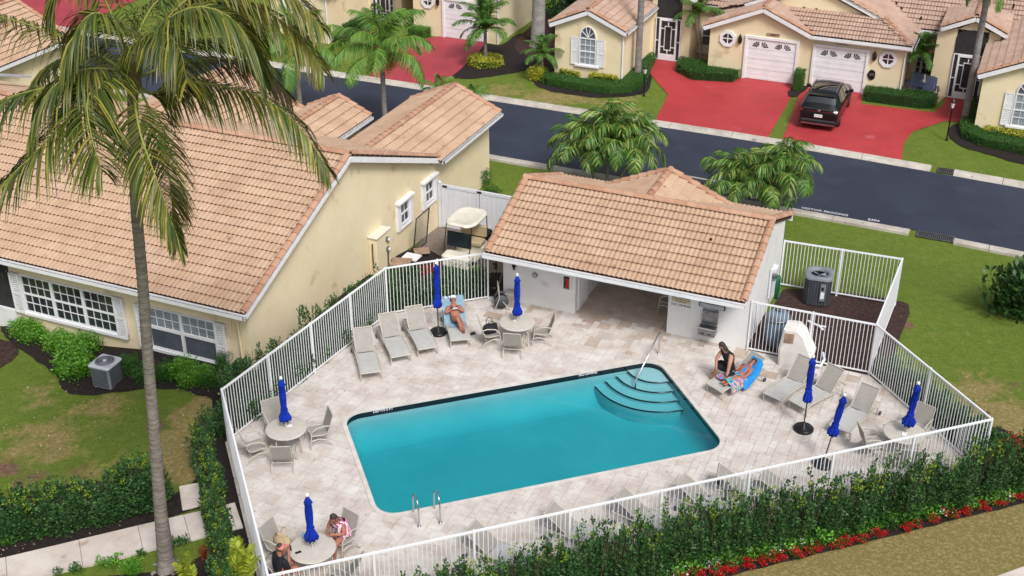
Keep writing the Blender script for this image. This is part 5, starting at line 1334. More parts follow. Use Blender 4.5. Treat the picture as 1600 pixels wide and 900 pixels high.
q = at(1141, 594, .38); put_bag('sports_bag', 'limp black bag on the foot of the lounger by the white wall', (q.x, q.y, .39), .5, 'blackcloth', .8)
M['canblue'] = pm('blue_can', lin(150,180,206), lin(90,140,190), ns=14, rough=.3)
q = at(474, 840, .78); simple('drink_can', 'light blue drink can standing on the bottom left table', 'can', lambda b: b.lathe([(.028,0),(.036,.008),(.036,.15),(.028,.17),(.01,.17)], 12), M['canblue'], (q.x, q.y, .767))
q = at(466, 863, .77); simple('mobile_phone', 'dark mobile phone lying on the bottom left table', 'phone', lambda b: b.bbox(-.08,.08,-.04,.04,0,.01,.006), M['black'], (q.x, q.y, .767), .5)
for k, (px, lab) in enumerate((((489,846), 'crumpled white napkin by the umbrella pole on the bottom left table'), ((452,666), 'crumpled white napkin by the umbrella pole on the left corner table'), ((806,501), 'white napkin by the umbrella pole on the pool house table'), ((1413,678), 'white napkin on the round table in the right fence corner'))):
    q = at(*px, .78); r = random.Random(k)
    simple('napkin', lab, 'napkin', lambda b: b.grid([[(.09*(i-2)/2+r.uniform(-.01,.01), .07*(j-2)/2+r.uniform(-.01,.01), .004+r.uniform(0,.025)) for j in range(5)] for i in range(5)]), M['whitecloth'], (q.x, q.y, .769), .4*k, 'napkins on the tables')
q = at(738, 523); simple('sandal', 'small black sandals lying on the deck beside the sunbathing woman', 'sandals', lambda b: b.bbox(-.12,.12,-.06,.06,0,.05,.03), M['black'], (q.x, q.y, .026), .6)
# hose reel cart by the fence
q = at(783, 482); t = empty('hose_reel', (q.x, q.y, .025), H.ang+.5, 'black garden hose reel on a grey stand beside the pool house wall', 'hose reel')
mb = MB(); mb.lathe([(.19,-.13),(.21,-.1),(.2,.1),(.19,.13)], 18, (0,0,.33), Matrix.Rotation(math.pi/2,4,'X')); mb.build('hose', M['black'], t)
for s in (-1, 1):
    mb = MB(); mb.lathe([(.02,-.015),(.25,-.015),(.25,.015),(.02,.015)], 18, (0,s*.16,.33), Matrix.Rotation(math.pi/2,4,'X')); mb.build('reel_side', M['darkgrey'], t)
    mb = MB(); mb.tube([(-.25,s*.22,0),(-.08,s*.22,.5),(-.1,s*.22,.95)], .018, 6); mb.tube([(.3,s*.22,0),(.05,s*.22,.36)], .018, 6); mb.build('stand', M['frame'], t)
mb = MB(); mb.tube([(-.1,-.22,.95),(-.1,.22,.95)], .018, 6); mb.tube([(.12,0,.1),(.5,.1,.02),(.62,.35,.02),(.4,.5,.02)], .014, 6); mb.build('handle', M['frame'], t)
q = at(795, 478); simple('storage_box', 'low pale grey box standing against the pool house wall behind the umbrella', 'box', lambda b: b.bbox(-.22,.22,-.2,.2,0,.5,.02), M['sling'], (q.x+.1, q.y+.05, .025), H.ang)
q = at(773, 470); simple('cleaning_pole', 'long grey cleaning pole leaning on the fence by the hose reel', 'pole', lambda b: b.tube([(0,0,0),(.55,.3,2.1)], .014, 6), M['steel'], (q.x, q.y, .025), 0)
# chair left in the passage
pq = H.p(2.9, 1.5); chair(pq, H.ang+math.pi, 'sling chair standing in the shaded passage of the pool house')
# ================================================================== equipment yard
def ac_round():
    q = at(1275, 470); t = empty('air_conditioner', (q.x, q.y, .02), H.ang+.12, 'large dark grey air conditioner with vertical fins in the fenced yard', 'air conditioner')
    W = .44; Ht = 1.12
    def sq(r, z, n=32): return [(r*max(-1,min(1,1.22*math.cos(a)))*1.0, r*max(-1,min(1,1.22*math.sin(a))), z) for a in [2*math.pi*k/n for k in range(n)]]
    mb = MB(); mb.grid([sq(W*.96,.02), sq(W*.96,Ht-.1)], False, True); mb.build('casing', M['darkgrey'], t)
    fin = MB(); pts = sq(W, 0, 32)
    for k in range(32):
        a = Vector(pts[k]); mb = MB(); d = a.normalized(); s_ = Vector((-d.y, d.x, 0))*.022
        mb.extr([a-s_-d*.02+ZV*.05, a+s_-d*.02+ZV*.05, a+s_+d*.012+ZV*.05, a-s_+d*.012+ZV*.05], ZV*(Ht-.16)); mb.build('fin', M['darkgrey'], t)
    mb = MB(); mb.grid([sq(W*1.05,Ht-.12), sq(W*1.05,Ht-.02), sq(W*.98,Ht), [(W*.72*math.cos(a), W*.72*math.sin(a), Ht-.0) for a in [2*math.pi*k/32 for k in range(32)]], [(W*.7*math.cos(a), W*.7*math.sin(a), Ht-.12) for a in [2*math.pi*k/32 for k in range(32)]]], True, True); mb.build('top_cover', M['midgrey'], t)
    mb = MB(); mb.lathe([(.01,0),(W*.69,0),(W*.69,.01)], 24, (0,0,Ht-.16)); mb.build('fan_well', M['black'], t)
    mb = MB()
    for k in range(3):
        a = 2*math.pi*k/3; c, s = math.cos(a), math.sin(a); mb.add([(0,0,Ht-.1),(.28*c,.28*s,Ht-.12),(.24*math.cos(a+.7),.24*math.sin(a+.7),Ht-.07)], [(0,1,2)])
    mb.build('fan_blade', M['midgrey'], t)
    mb = MB(); mb.box(.1,.28,-W-.06,-W-.02,.25,.9); p = mb.build('service_panel', M['midgrey'], t)
    mb = MB(); mb.box(.13,.25,-W-.068,-W-.061,.35,.6); mb.build('rating_label', M['whitecloth'], p)
    mb = MB(); mb.box(.13,.22,-W-.069,-W-.061,.68,.8); mb.build('grille_slot', M['black'], p)
ac_round()
q = at(1250, 575, .0); t = empty('pump_cover', (q.x-.1, q.y+.25, .02), H.ang, 'tall stained white plastic pump cover with a slanted side in the fenced yard', 'pump cover')
mb = MB(); prof = [(-.5,0),(.5,0),(.55,.55),(.2,1.2),(-.05,1.38),(-.45,1.35),(-.55,.6)]
rows = [[(x*k_, y, z*(1-.02*abs(y))) for x, z in prof] for y, k_ in ((-.38,.86),(-.33,1),(.3,1),(.36,.9))]
mb.grid(rows, False, True); mb.add(rows[0], [tuple(range(7))]); mb.add(rows[-1], [tuple(range(6,-1,-1))]); mb.build('cover_shell', M['rustwhite'], t)
mb = MB(); mb.extr([(-.4,-.40,.9),(-.1,-.40,.93),(-.08,-.40,1.28),(-.38,-.40,1.25)], (0,.03,0)); mb.build('access_hatch', M['wood'], t)
mb = MB(); mb.tube([(.5,-.1,.15),(.8,-.1,.15),(.85,.3,.18),(.75,.5,.3)], .05, 8); mb.build('pipe', M['vinyl'], t)
q = at(1212, 540, 0); t = empty('filter_tank', (q.x, q.y+.1, .0), 0, 'blue grey rounded pool filter tank behind the right hand pickets', 'filter tank')
mb = MB(); mb.lathe([(.3,0),(.36,.1),(.38,.5),(.37,.9),(.32,1.0),(.39,1.02),(.39,1.08),(.3,1.2),(.12,1.27),(.02,1.28)], 24); mb.build('tank', M['bluegrey'], t)
mb = MB(); mb.lathe([(.12,1.26),(.12,1.34),(.02,1.36)], 12); mb.build('valve_cap', M['darkgrey'], t)
mb = MB(); mb.lathe([(.395,1.0),(.405,1.03),(.395,1.06)], 24); mb.build('clamp_ring', M['steel'], t)
q = H.p(6.22, 3.0); t = empty('hose_hanger', (q.x, q.y, .9), H.ang, 'coiled dark green hose hanging on the white pool house side wall', 'hose')
mb = MB()
for k in range(5): mb.tube([(.02+.02*k, .2*math.cos(a)*(1-.05*k), .45*math.sin(a)) for a in [2*math.pi*j/16 for j in range(17)]], .02, 6)
mb.build('hose', M['green'], t); mb = MB(); mb.box(-.2,.0,-.1,.1,.35,.45); mb.build('bracket', M['steel'], t)
q = H.p(7.2, 3.2); t = empty('pipe_run', (q.x, q.y, 0), H.ang, 'white pipes lying on the bark beside the big air conditioner', 'pipes')
for p in ([(.3,-.6,.06),(.7,-.8,.06),(.95,-.8,.08)], [(.7,-.8,.08),(.72,-1.0,.2),(.9,-1.05,.08)]):
    mb = MB(); mb.tube(p, .04, 8); mb.build('pipe', M['vinyl'], t)
# ================================================================== service side: golf cart, bins, mesh panel
def golf_cart():
    q = H.p(-5.55, 3.15); t = empty('golf_cart', (q.x, q.y, tz(q)), H.ang+.0, 'golf cart with a cream roof parked behind the back fence', 'golf cart')
    # front of the cart towards -y (the camera side) is hidden by plants; x is across
    mb = MB(); n = 24
    def rr_(w, d, z): return [(w*max(-1,min(1,1.18*math.cos(a))), d*max(-1,min(1,1.18*math.sin(a))), z) for a in [2*math.pi*k/n for k in range(n)]]
    mb.grid([rr_(.58,.78,1.78), rr_(.62,.84,1.80), rr_(.62,.84,1.84), rr_(.58,.8,1.88), rr_(.5,.7,1.885), rr_(.46,.66,1.865), rr_(.02,.02,1.89)], True, True); mb.add(rr_(.58,.78,1.78), [tuple(range(n-1,-1,-1))]); mb.build('roof', M['beige'], t)
    for x in (-.52, .52):
        for y0, y1 in ((-.68,-.95),(.66,.72)):
            mb = MB(); mb.tube([(x,y0,1.8),(x,y1,.7)], .02, 6); mb.build('roof_post', M['black'], t)
    mb = MB(); mb.bbox(-.58,.58,-1.15,-.6,.25,.72,.1); mb.bbox(-.58,.58,.15,1.1,.3,.62,.08); mb.box(-.55,.55,-.6,.15,.22,.3); mb.build('body', M['beige'], t)
    mb = MB(); mb.bbox(-.54,.54,.05,.55,.66,.82,.05); mb.build('seat', M['beigeseat'], t); mb = MB(); mb.bbox(-.54,.54,.52,.68,.86,1.3,.04); mb.build('backrest', M['beigeseat'], t)
    mb = MB(); mb.bbox(-.56,.56,.7,1.15,.62,.95,.05); mb.build('bag_well', M['black'], t)
    mb = MB(); mb.tube([(-.25,-.55,.75),(-.25,-.3,1.05)], .02, 6); mb.tube([(-.25+.17*math.cos(a), -.3+.06*math.sin(a), 1.05+.15*math.sin(a)) for a in [2*math.pi*k/14 for k in range(15)]], .015, 5); mb.build('steering_wheel', M['black'], t)
    mb = MB(); mb.extr([(-.5,-.72,.9),(.5,-.72,.9),(.5,-.66,1.5),(-.5,-.66,1.5)], (0,.012,0)); mb.build('windscreen', M['glass'], t)
    for x in (-.55, .55):
        for y in (-.85, .8):
            wb_ = MB(); wb_.lathe([(.1,-.09),(.2,-.1),(.23,-.06),(.23,.06),(.2,.1),(.1,.09)], 18, (x,y,.23), Matrix.Rotation(math.pi/2,4,'Y')); w_ = wb_.build('wheel', M['tyre'], t)
            mb = MB(); mb.lathe([(.01,-.1),(.11,-.095),(.11,.095),(.01,.1)], 14, (x,y,.23), Matrix.Rotation(math.pi/2,4,'Y')); mb.build('rim', M['beige'], w_)
golf_cart()
def wheelie_bin(u, v, label, num=None):
    q = H.p(u, v); t = empty('wheeled_bin', (q.x, q.y, tz(q)), H.ang, label, 'bin', 'wheeled rubbish bins'); mb = MB()
    rows = [[(x*w, y*d, z) for x, y in ((-1,-1),(1,-1),(1,1),(-1,1))] for z, w, d in ((.05,.2,.22),(.95,.28,.3),(.97,.3,.32))]
    mb.grid(rows, False, True); mb.add(rows[0], [(3,2,1,0)]); mb.build('bin_body', M['binblue'], t)
    mb = MB(); mb.grid([[(-.31,-.33,.98),(.31,-.33,.98),(.31,.33,1.0),(-.31,.33,1.0)],[(-.31,-.33,1.02),(.31,-.33,1.02),(.31,.33,1.05),(-.31,.33,1.05)],[(-.25,-.26,1.06),(.25,-.26,1.06),(.25,.28,1.09),(-.25,.28,1.09)]], False, True); mb.add([(-.25,-.26,1.06),(.25,-.26,1.06),(.25,.28,1.09),(-.25,.28,1.09)], [(0,1,2,3)]); mb.build('lid', M['binblue'], t)
    for x in (-.24, .24):
        mb = MB(); mb.tube([(x-.03,.26,.12),(x+.03,.26,.12)], .12, 12); mb.build('wheel', M['tyre'], t)
    if num:
        Mx = Matrix.Translation((0,-.295,.68)) @ Matrix.Rotation(math.pi/2-.07, 4, 'X'); text_mesh('lettering', num, .24, M['whitecloth'], t, Mx, .003, True)
wheelie_bin(-4.2, 4.35, 'dark blue wheeled bin with a white zero beside the white gate', '0'); wheelie_bin(-3.45, 4.3, 'dark blue wheeled bin half hidden by the pool house roof')
q = H.p(-7.72, 3.4); t = empty('mesh_panel', (q.x, q.y, tz(q)), H.ang+math.pi/2, 'rusty chain link gate panel leaning on the cream wall under the small window', 'mesh panel')
Mt = Matrix.Rotation(.12, 4, 'X')
mb = MB(); B = [(-.55,0,.0),(.55,0,.0),(.55,0,1.55),(-.55,0,1.55),(-.55,0,0)]; mb.tube([Mt @ Vector(p) for p in B], .026, 6, False); mb.build('panel_frame', M['blackmetal'], t)
mb = MB()
for k in range(-12, 14):
    a0 = Vector((-.55, .0, k*.13)); 
    for s in (1, -1):
        pts = []
        for x in (-.55, .55):
            z = k*.13+(x+.55)*s*1.0+(0 if s > 0 else .0); pts.append((x, z))
        (xa, za), (xb, zb_) = pts
        def cl(xa, za, xb, zb_):
            o_ = []
            for tt in np.linspace(0, 1, 40):
                z = za+(zb_-za)*tt
                if 0 <= z <= 1.55: o_.append((xa+(xb-xa)*tt, z))
            return o_
        c_ = cl(xa, za, xb, zb_)
        if len(c_) > 2: mb.beam(Mt @ Vector((c_[0][0], 0, c_[0][1])), Mt @ Vector((c_[-1][0], 0, c_[-1][1])), .008)
mb.build('wire_mesh', M['steel'], t)
for k, (u, v, w_, m_, lab) in enumerate(((-7.35, 2.0, .32, 'white', 'small white board lying on a block beside the cream house wall'), (-7.45, 1.35, .38, 'wood', 'pale brown board leaning low beside the electric cabinet'), (-7.3, 2.75, .3, 'wood', 'weathered brown board beside the chain link panel'))):
    q = H.p(u, v); simple('loose_board', lab, 'board', lambda b: b.bbox(-w_,w_,-w_*.8,w_*.8,.18,.24,.02), M[m_], (q.x, q.y, tz(q)), H.ang+.3*k, 'boards on the gravel strip')
# ------------------------------------------------------------------ air conditioner by the house windows
q = gat(170, 599); t = empty('air_conditioner', (q.x, q.y, q.z), H.ang+.05, 'light grey square air conditioner with a fan on top below the house windows', 'air conditioner')
mb = MB(); mb.bbox(-.36,.36,-.36,.36,.05,.78,.05); mb.build('casing', M['midgrey'], t)
for s in range(4):
    Mr = Matrix.Rotation(s*math.pi/2, 4, 'Z'); mb = MB()
    for k in range(9): mb.box(-.3,.3,-.372,-.362,.1+k*.07,.14+k*.07, Mr)
    mb.build('louvre', M['darkgrey'], t)
mb = MB(); mb.bbox(-.4,.4,-.4,.4,.782,.86,.06); mb.build('top_cover', M['lightgrey'], t)
mb = MB(); mb.lathe([(.02,.863),(.31,.863),(.31,.85)], 24); mb.build('fan_opening', M['darkgrey'], t)
mb = MB()
for k in range(4): mb.tube([(.07*(k+1)*math.cos(a), .07*(k+1)*math.sin(a), .872) for a in [2*math.pi*j/24 for j in range(25)]], .006, 4, False)
mb.lathe([(.07,.87),(.07,.89),(.01,.9)], 12); mb.build('fan_guard', M['lightgrey'], t)
# ================================================================== lamp posts, chairs and car across the street
def lamp_post(px, label, h=1.75, globe=True):
    q = at(*px, ZS); t = empty('lamp_post', q, 0, label, 'lamp post', 'garden lamp posts')
    mb = MB(); mb.lathe([(.07,0),(.07,.04),(.045,.08),(.035,.12),(.035,h-.35),(.05,h-.33),(.03,h-.3)], 10); mb.build('post', M['blackmetal'], t)
    mb = MB(); mb.lathe([(.06,h-.3),(.11,h-.05),(.1,h-.04)], 6, smooth=False); mb.build('lantern_glass', M['lampglass'], t)
    mb = MB(); mb.lathe([(.13,h-.04),(.1,h+.03),(.03,h+.1),(.01,h+.17)], 8); mb.build('lantern_cap', M['blackmetal'], t)
lamp_post((1006,150), 'black garden lamp post beside the red path and the bedroom wing hedge', 1.5)
lamp_post((1479,219), 'black garden lamp post with a white lantern on the right lawn', 1.9)
lamp_post((538,48), 'black garden lamp post by the cream villa wall at the top left', 1.4)
def adirondack(u, v, rz, label):
    q = H.p(u, v); t = empty('adirondack_chair', (q.x, q.y, ZS+.02), rz, label, 'garden chair', 'blue garden chairs')
    for k in range(5):
        x = -.22+k*.11; h = .62+.1*math.sin(math.pi*(k+.5)/5); mb = MB(); mb.extr([(x-.05,.2,.3),(x+.05,.2,.3),(x+.05,.42,.3+h),(x-.05,.42,.3+h)], (0,.025,0)); mb.build('back_slat', M['bluechair'], t)
        mb = MB(); y = -.3+k*.11; mb.box(-.27,.27,y-.05,y+.045,.33-.025*k,.355-.025*k); mb.build('seat_slat', M['bluechair'], t)
    for s in (-1, 1):
        mb = MB(); mb.box(s*.34-.07,s*.34+.07,-.42,.32,.52,.55); mb.build('arm', M['bluechair'], t)
        mb = MB(); mb.box(s*.32-.025,s*.32+.025,-.38,-.28,0,.52); mb.build('leg', M['bluechair'], t)
        mb = MB(); mb.extr([(s*.29-.015,-.34,.28),(s*.29-.015,.3,0),(s*.29-.015,.45,0),(s*.29-.015,-.3,.38)], (.03,0,0)); mb.build('rear_leg', M['bluechair'], t)
adirondack(7.6, 29.1, H.ang-.1, 'left blue wooden garden chair beside the villa window'); adirondack(8.45, 28.75, H.ang+.15, 'right blue wooden garden chair at the end of the clipped hedge')
simple('garden_statue', 'small pale statue standing between the two blue garden chairs', 'statue', lambda b: (b.lathe([(.12,0),(.14,.05),(.06,.12),(.08,.3),(.13,.5),(.1,.62),(.05,.68),(.08,.76),(.07,.86),(.01,.92)], 10), b.ell((.1,0,.5),(.08,.06,.16),8,5)), M['concrete'], H.p(8.0, 29.6, ZS+.02))
# ------------------------------------------------------------------ the black car, seen from behind
def car():
    c = H.p(4.0, 24.4); t = empty('parked_car', (c.x, c.y, GZ), H.ang-math.pi/2+.02, 'black parked estate car with a glass roof on the red driveway', 'car')
    # local: +x towards the camera (rear of the car), length 4.7
    # stations along x: (x, half width low, half width shoulder, shoulder z, roof half width, roof z)
    ST = [(-2.32,.66,.70,.70,.52,.80),(-2.22,.80,.83,.82,.64,.92),(-1.9,.88,.90,.95,.70,1.03),(-1.35,.91,.93,1.02,.72,1.10),(-1.05,.92,.94,1.05,.72,1.15),(-.5,.93,.95,1.07,.66,1.55),(.0,.93,.95,1.08,.66,1.68),(.8,.93,.95,1.09,.65,1.69),(1.5,.93,.945,1.1,.64,1.65),(1.88,.92,.94,1.1,.63,1.58),(2.16,.90,.925,1.08,.66,1.22),(2.34,.87,.90,1.02,.68,1.10),(2.42,.80,.84,.9,.64,1.0)]
    def sec(s, n=6):
        x, wl_, ws2, zs, wr_, zr_ = s
        pts = [(x, 0, .24), (x, wl_*.85, .24), (x, wl_, .34), (x, wl_*1.01, .55), (x, ws2, zs-.08), (x, ws2*.985, zs)]
        for k in (.35, .7): pts.append((x, ws2*.985+(wr_-ws2*.985)*k, zs+(zr_-zs)*k*1.02))
        pts += [(x, wr_, zr_-.02*(zr_ > zs+.2)), (x, wr_*.6, zr_+.015), (x, 0, zr_+.03)]
        return pts
    rows = []
    for s in ST:
        p = sec(s); rows.append(p+[(q[0], -q[1], q[2]) for q in p[-2:0:-1]])
    mb = MB(); mb.grid(rows, True, True); mb.add(rows[0], [tuple(range(len(rows[0])-1,-1,-1))]); mb.add(rows[-1], [tuple(range(len(rows[-1])))])
    body = mb.build('body', M['carpaint'], t)
    def S_(x, k, off=.012):
        """point on the section at x; k indexes the section (0..10)"""
        xs = [s[0] for s in ST]; i = max(0, min(len(ST)-2, next((j-1 for j in range(1, len(ST)) if xs[j] >= x), len(ST)-2)))
        tt = (x-xs[i])/(xs[i+1]-xs[i]); A, B = sec(ST[i]), sec(ST[i+1]); k0 = int(min(9, math.floor(k))); f = k-k0
        pa = Vector(A[k0]).lerp(Vector(A[k0+1]), f); pb = Vector(B[k0]).lerp(Vector(B[k0+1]), f); p = pa.lerp(pb, tt)
        cen = Vector((x, 0, .7)); return p+(p-cen).normalized()*off
    def patch(xs, ks, name, m, par, side=1, off=.012, label=None):
        mb = MB(); R_ = [[(lambda q: (q.x, q.y*side, q.z))(S_(x, k, off)) for k in ks] for x in xs]; mb.grid(R_, True); return mb.build(name, m, par)
    for s in (1, -1):
        patch([-.85,-.6,-.42,-.2], [5.4,6,7,7.7], 'side_window', M['carglass'], t, s); patch([-.15,.2,.5], [5.3,6,7,7.75], 'side_window', M['carglass'], t, s)
        patch([.58,.9,1.2], [5.3,6,7,7.75], 'side_window', M['carglass'], t, s); patch([1.27,1.45,1.6], [5.5,6.3,7,7.6], 'side_window', M['carglass'], t, s)
        mb = MB(); mb.tube([Vector((x, s*.6, z+.06)) for x, z in ((-.35,1.58),(.1,1.67),(.8,1.68),(1.6,1.62))], .018, 6); mb.build('roof_rail', M['chrome'], t)
        mb = MB(); mb.bbox(-.72,-.52,s*1.04-.1,s*1.04+.1,1.08,1.22,.04); mb.box(-.64,-.58,min(s*.88,s*.95),max(s*.88,s*.97),1.08,1.13); mb.build('wing_mirror', M['carpaint'], t)
        patch([2.3,2.36,2.415], [4.7,5.0,5.4,6.2], 'tail_light', M['taillight'], t, s, .015)
    # full width light band and panes across the back
    def across(xs, k, name, m, off=.014, ks=(8,9,10)):
        mb = MB(); rows = []
        for x in xs:
            L_ = [S_(x, kk, off) for kk in ks]; row = [(q.x, q.y, q.z) for q in L_]+[(q.x, -q.y, q.z) for q in L_[-2::-1]]; rows.append(row)
        mb.grid(rows, True); return mb.build(name, m, t)
    across([-1.0,-.75,-.52], 0, 'windscreen', M['carglass'], ks=(8.15,9,10)); across([-.35,.1,.6,1.0,1.4], 0, 'glass_roof', M['carglass'], .016, ks=(8.25,9,10)); across([1.92,2.03,2.14], 0, 'rear_window', M['carglass'], .02, ks=(7.7,8.5,9,10))
    mb = MB(); mb.bbox(1.72,2.0,-.6,.6,1.585,1.63,.03); mb.build('spoiler', M['carpaint'], t)
    mb = MB(); mb.box(2.425,2.44,-.62,.62,.955,.975); mb.build('light_bar', M['taillight'], t)
    mb = MB(); mb.box(2.36,2.44,-.72,.72,1.075,1.095); mb.build('chrome_strip', M['chrome'], t)
    mb = MB(); mb.bbox(2.28,2.48,-.86,.86,.30,.56,.06); mb.build('bumper', M['black'], t)
    mb = MB(); mb.box(2.48,2.495,-.78,.78,.33,.38); mb.build('bumper_trim', M['chrome'], t)
    mb = MB(); mb.box(2.43,2.445,-.19,.19,.68,.82); pl = mb.build('number_plate', M['whitecloth'], t)
    Mx = Matrix.Translation((2.446,0,.75)) @ Matrix.Rotation(math.pi/2, 4, 'Z') @ Matrix.Rotation(math.pi/2, 4, 'X'); text_mesh('lettering', 'JX4 82K', .09, M['binblue'], pl, Mx, .001)
    mb = MB(); mb.ell((2.44,0,1.02),(.02,.08,.03),10,6); mb.build('badge', M['chrome'], t)
    for x in (-1.45, 1.42):
        for s in (1, -1):
            mb = MB(); mb.lathe([(.2,-.11),(.31,-.115),(.345,-.08),(.345,.08),(.31,.115),(.2,.11)], 22, (x,s*.83,.345), Matrix.Rotation(math.pi/2,4,'X')); w_ = mb.build('wheel', M['tyre'], t)
            mb = MB(); mb.lathe([(.02,-.12),(.21,-.118),(.21,.118),(.02,.12)], 18, (x,s*.83,.345), Matrix.Rotation(math.pi/2,4,'X')); mb.build('rim', M['steel'], w_)
            mb = MB(); mb.tube([(x+.4*math.cos(a), s*.91, .345+.4*math.sin(a)) for a in [math.pi*k/10 for k in range(11)]], .03, 5); mb.build('wheel_arch', M['black'], t)
car()
# ================================================================== plants
def project(p):
    fw = Vector((0, math.cos(PITCH), -math.sin(PITCH))); up = Vector((0, math.sin(PITCH), math.cos(PITCH))); d = Vector(p)-CAMP; z = d.dot(fw)
    return 800+FPX*d.x/z, 450-FPX*d.dot(up)/z
def height_at(base, py):
    lo, hi = 0.0, 18.0
    for _ in range(40):
        m = (lo+hi)/2; y = project(base+ZV*m)[1]
        if y > py: lo = m
        else: hi = m
    return lo
NR = np.random.RandomState(4)
def leaf_quads(P, size, aspect=.55, up=.35, rs=NR, dirs=None):
    """diamond leaves at points P (n,3)"""
    n = len(P); d = rs.normal(size=(n,3)) if dirs is None else dirs+rs.normal(scale=.45, size=(n,3)); d[:,2] += up; d /= np.linalg.norm(d, axis=1)[:,None]
    s = np.cross(d, rs.normal(size=(n,3))); s /= np.linalg.norm(s, axis=1)[:,None]+1e-9
    L_ = (size*(.6+.8*rs.rand(n)))[:,None]; w = L_*aspect*.5
    nn = np.cross(d, s)*L_*.08
    V = np.stack([P, P+d*L_*.5+s*w+nn, P+d*L_, P+d*L_*.5-s*w+nn], 1).reshape(-1,3); Fc = np.arange(4*n).reshape(n,4); return V, Fc
def shrub_mesh(name, m, h=1.5, r=.34, stems=9, n=1300, leaf=.06, bare=.12, topbias=1.0, seed=0, spikes=0):
    rs = np.random.RandomState(seed); P = []; D = []
    for k in range(stems):
        a = rs.rand()*6.28; q = rs.rand()**.5; b = np.array([q*r*.55*np.cos(a), q*r*.55*np.sin(a), 0]); t = np.array([q*r*1.05*np.cos(a)+rs.normal()*.05, q*r*1.05*np.sin(a)+rs.normal()*.05, h*(1-.28*q*rs.rand()-.16*rs.rand())])
        m_ = int(n/stems); s = bare+(1-bare)*rs.rand(m_)**(1/topbias); rad = .16*(1-s**3)*r/.34+.03
        aa = rs.rand(m_)*6.28; rr_ = rad*rs.rand(m_)**.5
        P.append(b+(t-b)*s[:,None]+np.stack([rr_*np.cos(aa), rr_*np.sin(aa), rs.normal(size=m_)*.02], 1)); D.append(np.stack([np.cos(aa), np.sin(aa), .5+0*aa], 1))
    for k in range(spikes):
        a = rs.rand()*6.28; q = rs.rand()**.5; m_ = 46; s = .55+.45*rs.rand(m_); t = np.array([q*r*.95*np.cos(a)+rs.normal()*.05, q*r*.95*np.sin(a)+rs.normal()*.05, h*(1.02+.2*rs.rand())]); aa = rs.rand(m_)*6.28; rr_ = .035*rs.rand(m_)
        P.append(t*s[:,None]*np.array([1,1,1])+np.stack([rr_*np.cos(aa), rr_*np.sin(aa), 0*aa], 1)); D.append(np.stack([np.cos(aa), np.sin(aa), 1.1+0*aa], 1))
    V, Fc = leaf_quads(np.concatenate(P), leaf, rs=rs, dirs=np.concatenate(D)); return mesh_np(name, V, Fc, m)
def stems_mesh(h, r, k, m, seed=0):
    rs = random.Random(seed); mb = MB()
    for i in range(k):
        a = rs.random()*6.28; q = rs.random()**.5*r; mb.tube([(q*.3*math.cos(a), q*.3*math.sin(a), 0), (q*math.cos(a), q*math.sin(a), h*.9)], [.014, .005], 4, False)
    me = mb.mesh('stems'); me.materials.append(m); return me
POD = [shrub_mesh('foliage', M['podo'], 1.4, .34, 8, 1700, .08, .02, .85, s, 4) for s in range(5)]
PTIP = [shrub_mesh('new_growth', M['podo_new'], 1.62, .32, 4, 60, .06, .78, 2.2, s+20) for s in range(3)]
PST = [stems_mesh(1.4, .25, 8, M['stem'], s) for s in range(3)]
SPARSE = [shrub_mesh('foliage', M['podo'], 1.5, .26, 5, 420, .08, .3, 1.4, s+40) for s in range(3)]
BUSH = {k: [shrub_mesh('foliage', M[m], .8, .5, 26, 2200, lf, .0, 1.0, s+60) for s in range(2)] for k, m, lf in (('hedge','hedge',.06),('bright','brighthedge',.08),('dark','darkleaf',.1),('yellow','yellowleaf',.09),('redleaf','redleaf',.1),('areca','areca',.07))}
LOW = [shrub_mesh('foliage', M['hedge'], .22, .2, 12, 240, .06, .0, 1.0, s+80) for s in range(3)]
LOWB = [shrub_mesh('foliage', M['brighthedge'], .24, .2, 12, 240, .07, .0, 1.0, s+90) for s in range(2)]
REDF = [shrub_mesh('blossom', M['redflower'], .2, .24, 14, 420, .055, .5, 2.0, s+100) for s in range(3)]
def plant(name, loc, fol, label, cat, group=None, rz=0, sc=1, stems=None, extra=None, sub='foliage'):
    t = empty(name, loc, rz, label, cat, group); t.scale = sc if isinstance(sc, tuple) else (sc,)*3
    meshobj(sub, fol, None, t)
    if stems is not None: meshobj('stem', stems, None, t)
    if extra is not None: tag(meshobj('new_growth' if sub == 'foliage' else 'foliage', extra, None, t), kind='stuff')
    return t
rp = random.Random(21)
# front hedge: one upright shrub after another
u = -3.2; k = 0
HG = 'upright hedge shrubs outside the pool fence'
while u < 17.4:
    hs = .9+.22*sstep(-1, 9, u)+rp.uniform(-.08, .14); p = F.p(u+rp.uniform(-.06,.06), -4.2+rp.uniform(-.12,.12))
    plant('hedge_shrub', p, POD[k % 5], 'upright dark green shrub in the long hedge outside the front pool fence', 'shrub', HG+' front', rp.uniform(0,6.28), (1.0, 1.0, hs*1.04), PST[k % 3], PTIP[k % 3]); u += rp.uniform(.38,.5); k += 1
for i in range(22):
    p = F.p(-4.15+rp.uniform(-.12,.12)+.0, 4.2-i*.4); p.z = tz(p); plant('hedge_shrub', p, POD[i % 5], 'upright dark green shrub in the hedge along the left pool fence', 'shrub', HG+' left', rp.uniform(0,6.28), (.85,.85,.95+rp.uniform(-.12,.12)), PST[i % 3], PTIP[i % 3])
a_, b_ = gat(-30, 842), gat(252, 786)
for i in range(19):
    p = a_.lerp(b_, i/18)+Vector((rp.uniform(-.1,.1), rp.uniform(-.1,.1), 0)); p.z = tz(p); plant('hedge_shrub', p, POD[i % 5], 'upright dark green shrub in the hedge row beside the stone walkway', 'shrub', 'hedge row by the walkway', rp.uniform(0,6.28), (1.15,1.15,.98+rp.uniform(-.18,.18)), PST[i % 3], PTIP[i % 3])
